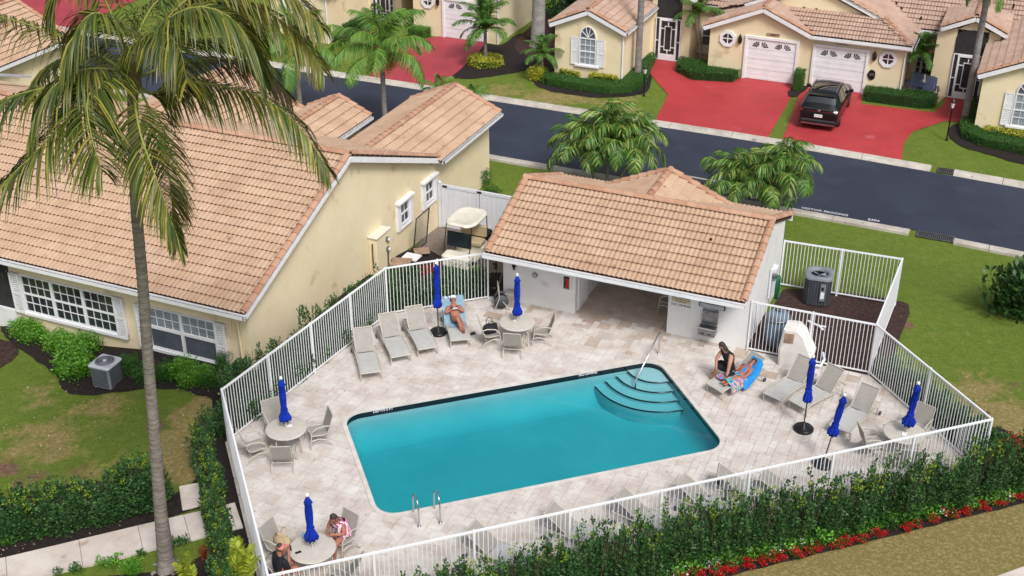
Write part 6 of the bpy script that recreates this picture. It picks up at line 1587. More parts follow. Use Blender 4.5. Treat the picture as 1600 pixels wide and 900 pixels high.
dAB = (FB-FA).normalized(); nAB = Vector((-dAB.y, dAB.x, 0))
for i in range(15):
    p = FA+dAB*(.9+i*.52)+nAB*(.55+rp.uniform(-.1,.1)); p.z = tz(p); plant('hedge_shrub', p, SPARSE[i % 3], 'thin upright shrub between the left pool fence and the cream house wall', 'shrub', 'thin shrubs behind the left fence', rp.uniform(0,6.28), (1.1,1.1,1.0+rp.uniform(.0,.5)), PST[i % 3])
for i in range(17):
    p = FA+dAB*(.3+i*.49)+nAB*(.4+rp.uniform(-.06,.06)); p.z = tz(p); plant('hedge_shrub', p, POD[i % 5], 'low dense shrub in the dark strip right behind the left pool fence', 'shrub', 'low shrubs behind the left fence', rp.uniform(0,6.28), (1.1,1.1,.62+rp.uniform(0,.12)), PST[i % 3])
for i in range(8):
    p = FB.lerp(FC, (i+.5)/8)+F.v*.5; p.z = tz(p); plant('hedge_shrub', p, POD[i % 5], 'low dense shrub in the dark strip behind the back pool fence', 'shrub', 'low shrubs behind the back fence', rp.uniform(0,6.28), (1.15,1.15,.72+rp.uniform(0,.12)), PST[i % 3])
for i in range(11):
    p = FE.lerp(FK, (i+.7)/11)+F.u*.5; plant('hedge_shrub', p, POD[i % 5], 'low dark shrub outside the right hand pool fence by the lawn', 'shrub', 'low shrubs outside the right fence', rp.uniform(0,6.28), (1.05,1.05,.45+.035*i+rp.uniform(0,.12)), PST[i % 3])
for px, k_, s, lab in (((612,408),'hedge',.8,'low green shrub behind the back fence below the electric cabinet'), ((640,402),'dark',.8,'dark green shrub behind the back fence near the boards'), ((672,400),'redleaf',.8,'dark red leaved shrub behind the back fence'), ((705,398),'hedge',.8,'green shrub behind the back fence left of the golf cart'), ((745,393),'bright',.7,'light green shrub behind the back fence at the golf cart'), ((580,440),'hedge',.7,'green shrub at the foot of the cream house wall by the fence bend')):
    p = at(*px, 0)+Vector((0,0,0)); p.z = tz(p); q = at(px[0], px[1]+0, 1.0); q.z = tz(q); plant('garden_shrub', q, BUSH[k_][0], lab, 'shrub', None, rp.uniform(0,6), (s,s,s*1.3))
# shrubs under the house windows
for px, k_, s, lab in (((40,530),'bright',(1.0,.9,.8),'rounded green bush at the left end below the big house windows beside the patio'), ((112,562),'bright',(1.0,.9,.9),'rounded green bush in the middle below the big house windows'), ((232,602),'hedge',(.85,.75,.85),'green bush behind the coconut trunk below the house wall'), ((285,596),'bright',(.9,.7,.8),'bright bush close under the right house window'), ((322,604),'bright',(.8,.7,.75),'bright bush under the right part of the right window'), ((52,538),'bright',(1.0,1.0,.8),'rounded green bush under the left end of the big house windows'), ((92,553),'bright',(.95,.9,.8),'rounded green bush second from the left under the big windows'), ((118,590),'bright',(1.25,1.45,1.15),'bright green bush left of the light grey air conditioner'), ((138,560),'bright',(.9,.9,1.0),'bright green bush behind the grey air conditioner under the window'),
        ((203,592),'hedge',(.75,.75,.9),'sparse green bush right of the light grey air conditioner'), ((262,600),'hedge',(.8,.7,.8),'green bush below the right house window beside the palm trunk'), ((300,608),'bright',(.8,.7,.75),'green bush below the middle of the right house window'), ((335,612),'hedge',(.8,.7,.8),'green bush below the right end of the right house window'), ((375,605),'dark',(.7,.7,.9),'dark green bush at the house corner outside the fence'), ((350,585),'hedge',(.5,.5,.9),'small green bush against the cream corner of the house')):
    q = gat(px[0], px[1]-8); plant('window_bush', q, BUSH[k_][len(lab) % 2], lab, 'bush', None, rp.uniform(0,6), s)
q = at(1592, 492); t = plant('round_bush', q, BUSH['dark'][0], 'large dark green bush at the right edge of the big lawn', 'bush', None, 0, (2.1,2.1,2.4)); 
q = H.p(-18.6, -8.9); q.z = tz(q); t = empty('small_tree', q, 0, 'small sparse tree with pale leaves at the left edge in front of the eave', 'tree'); rs = np.random.RandomState(3)
P = rs.normal(size=(900,3))*np.array([.75,.6,.5])+np.array([-.3,0,2.9]); V, Fc = leaf_quads(P, .1, .4, .1, rs); M['paleleaf'] = leafmat('pale_leaf', [lin(120,116,84), lin(168,156,132), lin(92,96,60), lin(140,118,92)]); meshobj('crown', mesh_np('crown', V, Fc, M['paleleaf']), None, t)
mb = MB(); mb.tube([(0,0,-.1),(.05,0,1.2),(-.2,.05,2.4),(-.35,0,3.1)], [.06,.05,.035,.012], 7); mb.build('trunk', M['stem'], t)
for a in ((.5,.2,3.1),(-1.0,.1,3.0),(.2,-.5,2.8),(-.7,-.4,3.4)):
    mb = MB(); mb.tube([(-.1,.03,1.9), a], [.025,.008], 5); mb.build('branch', M['stem'], t)
# flowers and low plants at the foot of the front hedge
for k, px in enumerate(((1217,873),(1268,862),(1320,850),(1373,838),(1430,822),(1485,808),(1535,796),(1592,778),(1120,897),(1167,886),(1062,905),(1206,876),(1416,828),(1308,854),(1275,859),(1242,868),(1345,845),(1456,815),(1508,802),(1562,787),(1143,892),(1190,880),(1090,900))):
    q = at(*px); w = ['first','second','third'][k % 3]; plant('red_flower_clump', q, REDF[k % 3], 'clump of bright red flowers in the border below the front hedge', 'flowers', 'red flower clumps', rp.uniform(0,6), .68+rp.uniform(0,.24), None, LOW[k % 3], 'blossom')
bl0, bl1 = at(1040, 909), at(1608, 776)
k = 0
for i in range(52):
    for row, off in ((0, .28), (1, .62)):
        p = bl0.lerp(bl1, (i+.5*row)/52)+F.v*(off-.1+rp.uniform(-.08,.08)); plant('border_plant', p, (LOW+LOWB)[k % 5], 'small green border plant at the foot of the front hedge', 'plant', 'small green border plants at the front hedge', rp.uniform(0,6), .9+rp.uniform(0,.5)); k += 1
P = []
for i in range(30):
    p = bl0.lerp(bl1, rp.random())+F.v*rp.uniform(.02,.28)
    for _ in range(9): P.append((p.x+rp.gauss(0,.09), p.y+rp.gauss(0,.09), .12+rp.random()*.08))
V, Fc = leaf_quads(np.array(P), .055, .9); tag(meshobj('white_flowers', mesh_np('white_flowers', V, Fc, M['whiteflower'])), 'scattered small white flowers between the red clumps', 'flowers', kind='stuff')
for px in ((20,846),(46,842),(68,836),(95,831),(143,813),(166,807),(195,803),(215,800),(237,794),(5,850),(118,822),(275,850),(120,892),(160,884),(182,882),(225,866),(290,848),(90,896)):
    q = gat(*px); k += 1; plant('border_plant', q, (LOW+LOWB)[k % 5], 'small green plant in the mulch along the stone walkway', 'plant', 'small green plants along the walkway', rp.uniform(0,6), .7+rp.uniform(0,.3))
for px, k_, s, lab in (((1588,735),'yellow',.7,'yellow green croton at the right end of the front hedge'), ((1578,706),'redleaf',.65,'red leaved croton at the right end of the front hedge'), ((332,872),'redleaf',.5,'red flowering plant beside the coconut palm foot'), ((205,895),'bright',.5,'spiky green plant at the bottom by the walkway')):
    q = at(*px); plant('garden_shrub', q, BUSH[k_][0], lab, 'shrub', None, 0, s)
# white chips and dead leaves scattered on mulch and lawns
P = []
for _ in range(420):
    x, y = rp.choice(((rp.uniform(0,260), rp.uniform(820,870)), (rp.uniform(20,340), rp.uniform(600,640)), (rp.uniform(0,300), rp.uniform(640,740)), (rp.uniform(560,780), rp.uniform(360,400)))); q = gat(x, y); P.append((q.x, q.y, tz(q)+.03))
V, Fc = leaf_quads(np.array(P), .07, .5, .1); M['litter'] = leafmat('leaf_litter', [lin(176,160,140), lin(120,96,74), lin(206,200,190), lin(140,110,80)]); tag(meshobj('leaf_litter', mesh_np('leaf_litter', V, Fc, M['litter'])), 'dead leaves and pale chips scattered on the mulch', 'leaf litter', kind='stuff')
# clipped hedges: a leafy skin over a dark core
def clipped(uvs, h, m, label, name='clipped_hedge', z0=ZS, dens=420, leaf=.05, group=None):
    pts = [H.p(*q) for q in uvs]
    if area([tuple(p[:2]) for p in pts]) < 0: pts = pts[::-1]
    o = sum(pts, Vector((0,0,0)))/len(pts); o.z = z0; t = empty(name, o, 0, label, 'hedge', group); c = o.copy(); c.z = 0
    mb = MB(); inner = [c+(p-c)*.93 for p in pts]; mb.prism([tuple(p[:2]) for p in inner], z0-.05, z0+h*.88); mb.build('hedge_core', M['darkleaf'], t, o)
    poly = [tuple(p[:2]) for p in pts]; xs = [p[0] for p in poly]; ys = [p[1] for p in poly]; rs = np.random.RandomState(len(label)); P = []; D = []
    n = int(area(poly)*dens*1.6)
    while n > 0:
        x, y = rs.uniform(min(xs), max(xs)), rs.uniform(min(ys), max(ys))
        if inpoly((x, y), poly): P.append((x, y, z0+h*(.93+.1*mnoise.noise((x*2.5, y*2.5, 0))+rs.normal()*.02))); D.append((0,0,.8)); n -= 1
    for i in range(len(poly)):
        a, b = poly[i], poly[(i+1) % len(poly)]; L_ = math.hypot(b[0]-a[0], b[1]-a[1]); nx, ny = (b[1]-a[1])/max(L_,1e-6), -(b[0]-a[0])/max(L_,1e-6)
        for _ in range(int(L_*h*dens*1.8)):
            s, zz = rs.rand(), rs.rand(); P.append((a[0]+(b[0]-a[0])*s-nx*.03+rs.normal()*.03, a[1]+(b[1]-a[1])*s-ny*.03+rs.normal()*.03, z0+h*zz*.97)); D.append((nx, ny, .3))
    V, Fc = leaf_quads(np.array(P)-np.array(o), leaf, .6, 0, rs, np.array(D, float)); meshobj('foliage', mesh_np('foliage', V, Fc, M[m]), None, t)
    return t
clipped([(-11.0,23.9),(-10.4,22.9),(-8.6,22.7),(-6.6,22.75),(-5.6,23.5),(-5.5,25.0),(-6.2,29.1),(-6.5,29.1),(-6.5,24.25),(-8.5,23.6),(-10.6,23.9)], .42, 'hedge', 'dark green hedge wrapping round the front corner of the bedroom wing')
clipped([(-4.75,28.9),(-4.6,27.6),(-3.4,26.6),(-1.3,27.1),(-1.15,27.95),(-3.0,28.0),(-3.2,28.8)], .5, 'hedge', 'clipped green hedge left of the left garage door by the red path')
clipped([(5.35,28.0),(5.4,27.0),(8.2,27.0),(8.85,27.3),(8.9,28.0),(8.3,28.45),(7.0,28.1)], .55, 'hedge', 'clipped green hedge right of the parked black car before the blue chairs')
clipped([(1.76,27.2),(2.2,27.2),(2.2,28.05),(1.76,28.05)], 1.0, 'hedge', 'narrow tall clipped hedge between the two garage doors')
clipped([(10.3,24.9),(10.55,23.7),(11.4,23.0),(13.5,22.6),(17,22.0),(17,23.2),(13.5,23.6),(11.2,24.4),(10.85,25.2),(10.75,28.9),(10.4,28.9)], .42, 'hedge', 'long low green hedge curving round the right hand villa wing')
clipped([(11.4,24.1),(14.2,23.65),(17,23.3),(17,24.3),(14,24.5),(11.5,24.6)], .5, 'yellowleaf', 'yellow green plants under the window of the right hand wing', 'yellow_hedge', dens=260, leaf=.08)
clipped([(-10.0,24.2),(-8.9,23.9),(-8.85,24.25),(-10.0,24.35)], .5, 'yellowleaf', 'yellow croton plants left under the arched window', 'yellow_hedge', dens=260, leaf=.09)
clipped([(-8.2,23.85),(-6.8,23.9),(-6.8,24.3),(-8.2,24.3)], .55, 'yellowleaf', 'yellow croton plants right under the arched window', 'yellow_hedge', dens=260, leaf=.09)
clipped([(-24.6,26.2),(-24.0,26.0),(-23.7,28.9),(-24.5,29.2)], .7, 'hedge', 'green hedge along the side wall of the top left villa')
clipped([(-20.6,27.2),(-19.6,27.2),(-19.5,28.1),(-20.6,28.1)], .6, 'brighthedge', 'low green hedge left of the garage door at the top left')
th = [2*math.pi*k/12 for k in range(12)]
clipped([(-14.55+.95*math.cos(a), 24.75+.9*math.sin(a)) for a in th], .38, 'yellowleaf', 'round patch of yellow green plants round the foot of the date palm', 'yellow_ground_plants', dens=240, leaf=.1)
clipped([(-25.9+.7*math.cos(a), 25.1+.45*math.sin(a)) for a in th], .7, 'yellowleaf', 'yellow green bush at the corner of the top left villa', 'yellow_hedge', dens=240, leaf=.09)
for uv_, k_, s, lab in (((-24.3,25.3),'hedge',.9,'dark green bush right of the yellow bush at the top left villa'), ((-8.2,10.3),'hedge',.9,'green bush at the street corner of the cream house wall'), ((-7.3,9.2),'hedge',.8,'small green bush beside the lawn at the house corner'), ((-11.0,23.5),'yellow',.9,'pale croton shrub under the small date palm'),
        ((-11.5,31.5),'dark',2.4,'dark green bush behind the grey tree trunk'), ((-11.9,34),'dark',3.2,'tall dark bush between the two villas'), ((-10.9,29.5),'dark',1.4,'dark bush at the side wall of the bedroom wing'), ((-13.3,34.5),'hedge',3.0,'green bush deep between the two villas')):
    q = H.p(*uv_); q.z = tz(q); plant('garden_shrub', q, BUSH[k_][1], lab, 'shrub', None, rp.uniform(0,6), s)
# ------------------------------------------------------------------ palms
def ribbon(V, Fc, base, d, L_, w, hang, rs, segs=3, side=None):
    """tapered leaflet that starts along d and bends down"""
    p = np.array(base); n0 = len(V); up = np.array([0,0,1.0]); d = d/np.linalg.norm(d); s = np.cross(d, up); s /= np.linalg.norm(s)+1e-6
    tw = rs.uniform(-.6,.6); s = s*math.cos(tw)+np.cross(d, s)*math.sin(tw)
    for k in range(segs+1):
        t = k/segs; q = p+d*L_*t*(1-.25*hang*t)-up*hang*L_*t*t*.8; ww = w*(.55+.9*t)*(1-t)**.6 if t < 1 else 0.0
        ww = w*max(.08, math.sin(math.pi*min(1, .12+t*.9)))**.7*.5
        V.append(q-s*ww); V.append(q+s*ww)
    for k in range(segs): a = n0+2*k; Fc.append((a, a+1, a+3, a+2))
def frond_np(path, n, L_, w, hang, m, fwd=.55, seed=0, t0=.14, lift=.15, segs=3, split=1.0, name='frond'):
    rs = np.random.RandomState(seed); path = [np.array(p, float) for p in path]
    # catmull-rom
    def cr(t):
        f = t*(len(path)-1); i = min(int(f), len(path)-2); f -= i; P_ = [path[max(0,i-1)], path[i], path[i+1], path[min(len(path)-1,i+2)]]
        return .5*((2*P_[1])+(-P_[0]+P_[2])*f+(2*P_[0]-5*P_[1]+4*P_[2]-P_[3])*f*f+(-P_[0]+3*P_[1]-3*P_[2]+P_[3])*f**3)
    V, Fc = [], []; up = np.array([0,0,1.0])
    for i in range(n):
        t = t0+(1-t0)*(i+.5)/n; q = cr(t); tan = cr(min(1, t+.02))-cr(max(0, t-.02)); tan /= np.linalg.norm(tan)+1e-9
        side = np.cross(tan, up); side /= np.linalg.norm(side)+1e-6; nrm = np.cross(side, tan)
        prof = (math.sin(math.pi*min(1, .18+.78*t)))**.6
        for s in (-1, 1):
            if rs.rand() > split: continue
            d = side*s+tan*(fwd+.5*t*t)+nrm*lift+rs.normal(scale=.09, size=3); ribbon(V, Fc, q, d, L_*prof*rs.uniform(.85,1.1), w, hang*rs.uniform(.75,1.25), rs, segs)
    me = mesh_np(name, np.array(V), np.array(Fc), m); return me, [cr(t) for t in np.linspace(0,1,14)]
def palm_frond(parent, path, n, L_, w, hang, m, rach='rachis', rr_=.03, o=Vector((0,0,0)), **k):
    me, ax = frond_np([tuple(Vector(p)-o) for p in path], n, L_, w, hang, m, **k); f = meshobj('frond', me, None, parent)
    mb = MB(); mb.tube([tuple(q) for q in ax], [rr_*(1-.85*i/13) for i in range(14)], 6); mb.build('rachis', M[rach], f); return f
def trunk(mb, pts, rs_, ring=.12, amp=.05):
    path = []; rad = []
    tot = sum((Vector(pts[i+1])-Vector(pts[i])).length for i in range(len(pts)-1)); n = max(4, int(tot/(ring/2))); 
    L_ = [0]; 
    for i in range(len(pts)-1): L_.append(L_[-1]+(Vector(pts[i+1])-Vector(pts[i])).length)
    for k in range(n+1):
        s = tot*k/n; i = min(len(pts)-2, max(j for j in range(len(L_)) if L_[j] <= s+1e-6)); f = (s-L_[i])/max(1e-6, L_[i+1]-L_[i])
        path.append(Vector(pts[i]).lerp(Vector(pts[i+1]), f)); rad.append((rs_[i]*(1-f)+rs_[i+1]*f)*(1+amp*(.5 if k % 2 else -.5)))
    mb.tube(path, rad, 14)
# the coconut palm in front
cb = gat(262, 888); CC = at_y(207, 128, 22.75)
t = empty('coconut_palm', (cb.x, cb.y, cb.z), 0, 'tall leaning coconut palm with drooping fronds in the left foreground', 'palm tree'); CO = Vector((cb.x, cb.y, cb.z))
tp = [at_y(px, py, cb.y+(CC.y-cb.y)*f) for px, py, f in ((251,800,.1),(243,700,.22),(232,570,.4),(222,430,.6),(213,330,.75),(209,250,.87))]
mb = MB(); trunk(mb, [cb-ZV*.1, cb+ZV*.35, *tp, CC], [.29,.21,.16,.138,.124,.118,.115,.112,.10], .13, .045); tr = mb.build('trunk', M['bark'], t, CO)
mb = MB(); CHN = [cb+ZV*.35, *tp, CC]; CR = [.21,.16,.138,.124,.118,.115,.112,.10]; rk = random.Random(9)
for i in range(len(CHN)-1):
    L_ = (CHN[i+1]-CHN[i]).length; n = int(L_/.15)
    for k in range(n):
        f = (k+rk.uniform(.3,.7))/n; q = CHN[i].lerp(CHN[i+1], f); r_ = (CR[i]*(1-f)+CR[i+1]*f)*1.035; dz = rk.uniform(-.02,.02); mb.tube([q+Vector((0,0,dz)), q+Vector((0,0,dz+.022))], [r_, r_*.985], 14, False)
tag(mb.build('leaf_scars', M['scar'], t, CO), kind='stuff'); mb = MB()
for k in range(16):
    a = k*.9; mb.tube([cb+Vector((.3*math.cos(a), .3*math.sin(a), .02)), cb+Vector((.42*math.cos(a), .42*math.sin(a), -.04))], .05, 5)
mb.build('root_foot', M['bark'], t, CO)
mb = MB(); mb.ell(CC+ZV*.05, (.18,.18,.36), 12, 8); mb.tube([CC, CC+Vector((-.1,0,.6))], [.1,.03], 8); mb.build('crown_shaft', M['husk'], t, CO)
for k, (x, y) in enumerate(((203,95),(213,100),(198,115))):
    mb = MB(); mb.ell(at_y(x, y, CC.y+.1*k), (.1,.1,.3), 8, 6); mb.build('leaf_sheath', M['husk'], t, CO)
CF = [ # (px, py, dy) along the rachis, leaflets, length, hang, material
 ([(207,128,0),(147,124,-.3),(83,134,-.5),(0,158,-.6),(-70,205,-.6)], 74, .98, .95, 'coco'),
 ([(205,125,0),(178,100,.5),(105,60,1.2),(0,26,1.6),(-60,22,1.7)], 70, .95, .95, 'coco'),
 ([(205,130,0),(152,142,-.8),(118,172,-1.2),(62,232,-1.7),(0,292,-2.0),(-25,330,-2.1)], 80, 1.05, .75, 'coco'),
 ([(203,125,0),(160,122,-1.0),(136,160,-1.6),(146,225,-2.0),(160,268,-2.1)], 62, 1.1, .6, 'coco'),
 ([(207,128,0),(212,170,-1.2),(221,215,-1.7),(240,268,-2.0),(262,330,-2.1),(284,388,-2.1)], 80, .85, .7, 'coco'),
 ([(215,132,0),(242,190,-.5),(260,250,-.8),(268,310,-.9),(276,384,-.9)], 60, .75, .9, 'coco_b'),
 ([(214,128,0),(236,147,.1),(268,133,.2),(310,129,.3),(400,148,.2),(462,192,0),(514,268,-.2)], 96, 1.05, .95, 'coco'),
 ([(215,122,0),(262,103,.8),(335,92,1.4),(400,104,1.6),(452,150,1.6)], 60, .95, .9, 'coco_b'),
 ([(212,118,0),(238,62,.2),(275,22,.4),(330,2,.5),(410,14,.4),(470,60,.2),(505,112,0)], 90, 1.0, .8, 'coco_y'),
 ([(204,118,0),(192,72,.1),(166,4,.2),(130,-42,.2),(92,-26,.1),(80,20,0)], 66, 1.15, .9, 'coco'),
 ([(209,115,0),(214,60,.7),(240,8,1.1),(285,-26,1.2),(340,-22,1.1),(385,18,1.0),(405,70,.9)], 70, 1.05, .85, 'coco'),
 ([(214,120,0),(258,82,1.2),(320,62,1.9),(380,72,2.1),(432,112,2.1)], 56, .95, .8, 'coco'),
 ([(211,118,0),(248,45,-.5),(300,12,-.8),(352,22,-.9),(392,66,-.9),(412,124,-.9)], 72, 1.05, .8, 'coco'),
 ([(203,122,0),(165,92,1.0),(122,84,1.6),(76,102,1.8),(44,140,1.8)], 52, .9, .9, 'coco'),
 ([(206,118,0),(186,50,-.6),(150,20,-1.0),(118,50,-1.2),(105,110,-1.2)], 56, 1.05, .85, 'coco'),
 ([(210,118,0),(222,70,-.4),(252,50,-.9),(280,75,-1.2),(292,130,-1.3)], 52, 1.0, .8, 'coco'),
 ([(206,120,0),(170,108,-.6),(120,112,-1.1),(70,150,-1.4),(48,210,-1.5)], 56, 1.0, .85, 'coco'),
 ([(211,116,0),(270,20,.2),(350,-30,.3),(440,-20,.2),(500,40,.0)], 66, 1.1, .8, 'coco_y'),
]
for k, (pts, n, L_, hg, m_) in enumerate(CF):
    palm_frond(t, [at_y(x, y, CC.y+d) for x, y, d in pts], int(n*1.8), L_*.98, .036, hg*.92, M[m_], rr_=.032, o=CO, seed=k, t0=.16, segs=3)
for x, y in ((186,92),(197,88),(178,108)):
    mb = MB(); mb.tube([at_y(205,122,CC.y), at_y(x, y, CC.y-.3)], [.05,.035], 6); mb.build('cut_frond_stalk', M['rachis'], t, CO)
# species for the other palms: three frond meshes each, shared by copies
def species(key, m, n, L_, w, hang, FL, arch, rise=.35, seeds=3, t0=.12, split=1.0, segs=2):
    out = []
    for s in range(seeds):
        r = random.Random(hash(key) % 97+s) if False else random.Random(len(key)*7+s)
        pts = [(0,0,0)]; a = rise*(1+.2*s)
        for k in range(1, 6):
            f = k/5; x = FL*(f-.12*arch*f*f); z = FL*(a*f-arch*.55*f*f); pts.append((x, .06*FL*math.sin(f*3+s)*f, z))
        me, ax = frond_np(pts, n, L_, w, hang, M[m], seed=s+5, t0=t0, segs=segs, split=split, name='frond'); out.append(me)
        mb = MB(); mb.tube([tuple(q) for q in ax], [.022*(1-.8*i/13) for i in range(14)], 5); rm_ = mb.mesh('rachis'); rm_.materials.append(M['rachis']); out[-1] = (me, rm_)
    return out
SPQ = species('queen', 'queen', 64, .72, .042, 1.0, 2.8, 1.45, .8)
SPD = species('date', 'date', 44, .34, .03, .45, 1.3, 1.25, .8, t0=.06)
SPX = species('xmas', 'xmas', 34, .6, .042, .85, 2.05, 2.0, 1.15, t0=.08, segs=3)
SPA = species('areca', 'areca', 30, .5, .055, .3, 1.7, .9, 1.0, t0=.1)
def palm(name, base, z, sp, nf, label, tr, bark='barkgrey', tilt=(15, -55), scale=1.0, lean=(0,0), shaft=None, fruit=False, group=None):
    base = Vector(base); t = empty(name, base, 0, label, 'palm tree', group); top = Vector((lean[0], lean[1], z)); mb = MB()
    trunk(mb, [(0,0,-.1),(0,0,.15),(lean[0]*.4, lean[1]*.4, z*.5), tuple(top)], [tr*1.35, tr*1.05, tr*.95, tr*.8], .16, .05); mb.build('trunk', M[bark], t)
    if shaft:
        mb = MB(); mb.tube([tuple(top), tuple(top+ZV*shaft*.5), tuple(top+ZV*shaft)], [tr*.95, tr*.85, tr*.35], 10); mb.build('crown_shaft', M['rachis'], t)
    r = random.Random(len(label))
    for k in range(nf):
        a = 2.399*k+r.uniform(-.2,.2); f = k/max(1,nf-1); el = math.radians(tilt[0]+(tilt[1]-tilt[0])*f+r.uniform(-8,8)); me, rm_ = sp[k % len(sp)]
        Mx = Matrix.Translation(top+ZV*(shaft or 0)*.8) @ Matrix.Rotation(a, 4, 'Z') @ Matrix.Rotation(-el, 4, 'Y') @ Matrix.Scale(scale*r.uniform(.88,1.08), 4)
        o = meshobj('frond', me, None, t, None, Mx); meshobj('rachis', rm_, None, o)
    if fruit:
        for s in range(3):
            V, Fc = leaf_quads(np.random.RandomState(s).normal(scale=(.13,.13,.24), size=(700,3))+np.array(top)+np.array([.45*math.cos(s*2+3.6), .45*math.sin(s*2+3.6), -.35]), .1); meshobj('flower_cluster', mesh_np('flower_cluster', V, Fc, M['orangefruit']), None, t)
    return t
def b_at(px, py, z=ZS): return at(px, py, z)
q = b_at(603, 218); palm('queen_palm', q, height_at(q, 82), SPQ, 22, 'queen palm with orange flower cluster standing before the red driveway at the top left', .13, fruit=True, scale=1.0, tilt=(60,-35))
q = b_at(472, 205); palm('queen_palm', q, height_at(q, 82), SPQ, 18, 'queen palm on the street verge just right of the coconut palm crown', .13, 'bark', scale=.95, tilt=(55,-40))
for k, (bx, by, cy, lx, lab) in enumerate(((930,287,250,-.35,'left stem of the palm clump behind the pool house'), (948,291,238,0,'middle stem of the palm clump behind the pool house'), (966,292,250,.4,'right stem of the palm clump behind the pool house'))):
    q = b_at(bx, by); palm('christmas_palm', q, height_at(q, cy), SPX, 26, lab, .07, 'bark', scale=1.08, lean=(lx, -.1), shaft=.35, tilt=(50,-30), group='palm clumps behind the pool house')
for k, (bx, by, cy, lx, lab) in enumerate(((1150,324,300,-.1,'left palm by the hatched parking box behind the pool house'), (1192,330,304,-.05,'middle small palm behind the right end of the pool house'), (1214,334,288,.15,'right palm by the hatched parking box with arching fronds'))):
    q = b_at(bx, by); palm('christmas_palm', q, height_at(q, cy), SPX, 26, lab, .07, 'bark', scale=.98, lean=(lx, 0), shaft=.3, tilt=(50,-30), group='palm clumps behind the pool house')
q = H.p(-14.6, 24.9, ZS); palm('date_palm', q, height_at(q, 44), SPD, 34, 'dwarf date palm in the round yellow bed beside the faded red driveway', .1, 'bark', tilt=(78,-38), scale=1.5)
q = H.p(-10.85, 23.9, ZS); palm('date_palm', q, height_at(q, 84), SPD, 22, 'small dwarf date palm left of the arched window', .06, 'bark', tilt=(70,-50), scale=.95)
q = b_at(1095, 99); palm('date_palm', q, height_at(q, 17), SPD, 30, 'dwarf date palm with a bent trunk beside the screened villa door', .08, 'bark', tilt=(72,-40), scale=1.2, lean=(-.35,0))
q = H.p(7.7, 29.95, ZS); palm('date_palm', q, height_at(q, 84), SPD, 24, 'dwarf date palm behind the blue garden chairs', .07, 'bark', tilt=(60,-45), scale=1.05)
q = b_at(996, 123); palm('tall_palm', q, 11.0, SPQ, 14, 'tall slender grey palm trunk at the corner of the bedroom wing', .17, 'barkgrey', tilt=(60,-30))
q = b_at(1506, 192); palm('tall_palm', q, height_at(q, -26), SPQ, 12, 'tall grey palm trunk with hanging old fronds beside the right villa door', .17, 'barkgrey', tilt=(50,-70), scale=.6)
q = b_at(655, 46); palm('tall_palm', q, 9.0, SPQ, 10, 'tall pale palm trunk in front of the top left villa entrance', .13, 'barkwhite', tilt=(60,-30))
q = b_at(688, 200); palm('small_palm', q, height_at(q, 150), SPQ, 11, 'low green palm behind the tile roof of the house wing', .08, 'bark', tilt=(70,0), scale=.45)
q = b_at(738, 200); palm('small_palm', q, height_at(q, 165), SPQ, 11, 'low green palm behind the right edge of the wing roof', .08, 'bark', tilt=(70,0), scale=.45)
q = at(385, 940); palm('areca_palm', q, .4, SPA, 16, 'yellow green feathery palm at the bottom edge beside the fence corner', .06, 'bark', tilt=(75,15), scale=.62)
q = at(300, 925); palm('areca_palm', q, .2, SPA, 10, 'small feathery palm at the bottom right of the coconut trunk foot', .05, 'bark', tilt=(70,25), scale=.4)
# the grey tree between the villas
q = H.p(-13.15, 28.9, ZS); t = empty('grey_tree', q, 0, 'thick pale grey tree trunk forking at the top between the two villas', 'tree')
mb = MB(); mb.tube([(0,0,-.1),(0,0,.3),(.05,0,2.2),(0,0,4.0),(-.1,0,5.5)], [.55,.4,.37,.36,.3], 14); mb.build('trunk', M['barkwhite'], t)
for a, b in (((.1,0,2.4),(1.3,.5,5.6)), ((0,0,4.6),(-1.0,.2,7.5)), ((0,0,5),(.5,1.2,8))):
    mb = MB(); mb.tube([a, Vector(a).lerp(Vector(b), .5)+Vector((0,0,.2)), b], [.2,.15,.08], 9); mb.build('branch', M['barkwhite'], t)
rs = np.random.RandomState(8); P = rs.normal(size=(5200,3)); P /= np.linalg.norm(P, axis=1)[:,None]; P *= (rs.rand(5200)**.4)[:,None]*np.array([2.6,2.4,1.6]); P += np.array([0,.4,8.2])
keep = np.array([mnoise.noise(Vector(p)*.9) > -.12 for p in P]); V, Fc = leaf_quads(P[keep], .16, .5, .1, rs); meshobj('crown', mesh_np('crown', V, Fc, M['darkleaf']), None, t)
# ================================================================== people
def skin_mesh(name, nodes, edges, m, root='pelvis', sub=1):
    names = list(nodes); me = bpy.data.meshes.new(name); me.from_pydata([tuple(nodes[k][0]) for k in names], [(names.index(a), names.index(b)) for a, b in edges], []); me.update()
    o = bpy.data.objects.new(name, me); LINK(o); md = o.modifiers.new('skin', 'SKIN'); md.use_smooth_shade = True; md.branch_smoothing = .4
    sv = me.skin_vertices[0].data
    for i, k in enumerate(names):
        r = nodes[k][1]; sv[i].radius = r if isinstance(r, tuple) else (r, r); sv[i].use_root = (k == root)
    s = o.modifiers.new('sub', 'SUBSURF'); s.levels = sub; s.render_levels = sub
    dg = bpy.context.evaluated_depsgraph_get(); dg.update(); out = bpy.data.meshes.new_from_object(o.evaluated_get(dg)); bpy.data.objects.remove(o); bpy.data.meshes.remove(me)
    out.name = name; out.materials.clear(); out.materials.append(m)
    out.polygons.foreach_set('use_smooth', [True]*len(out.polygons)); return out
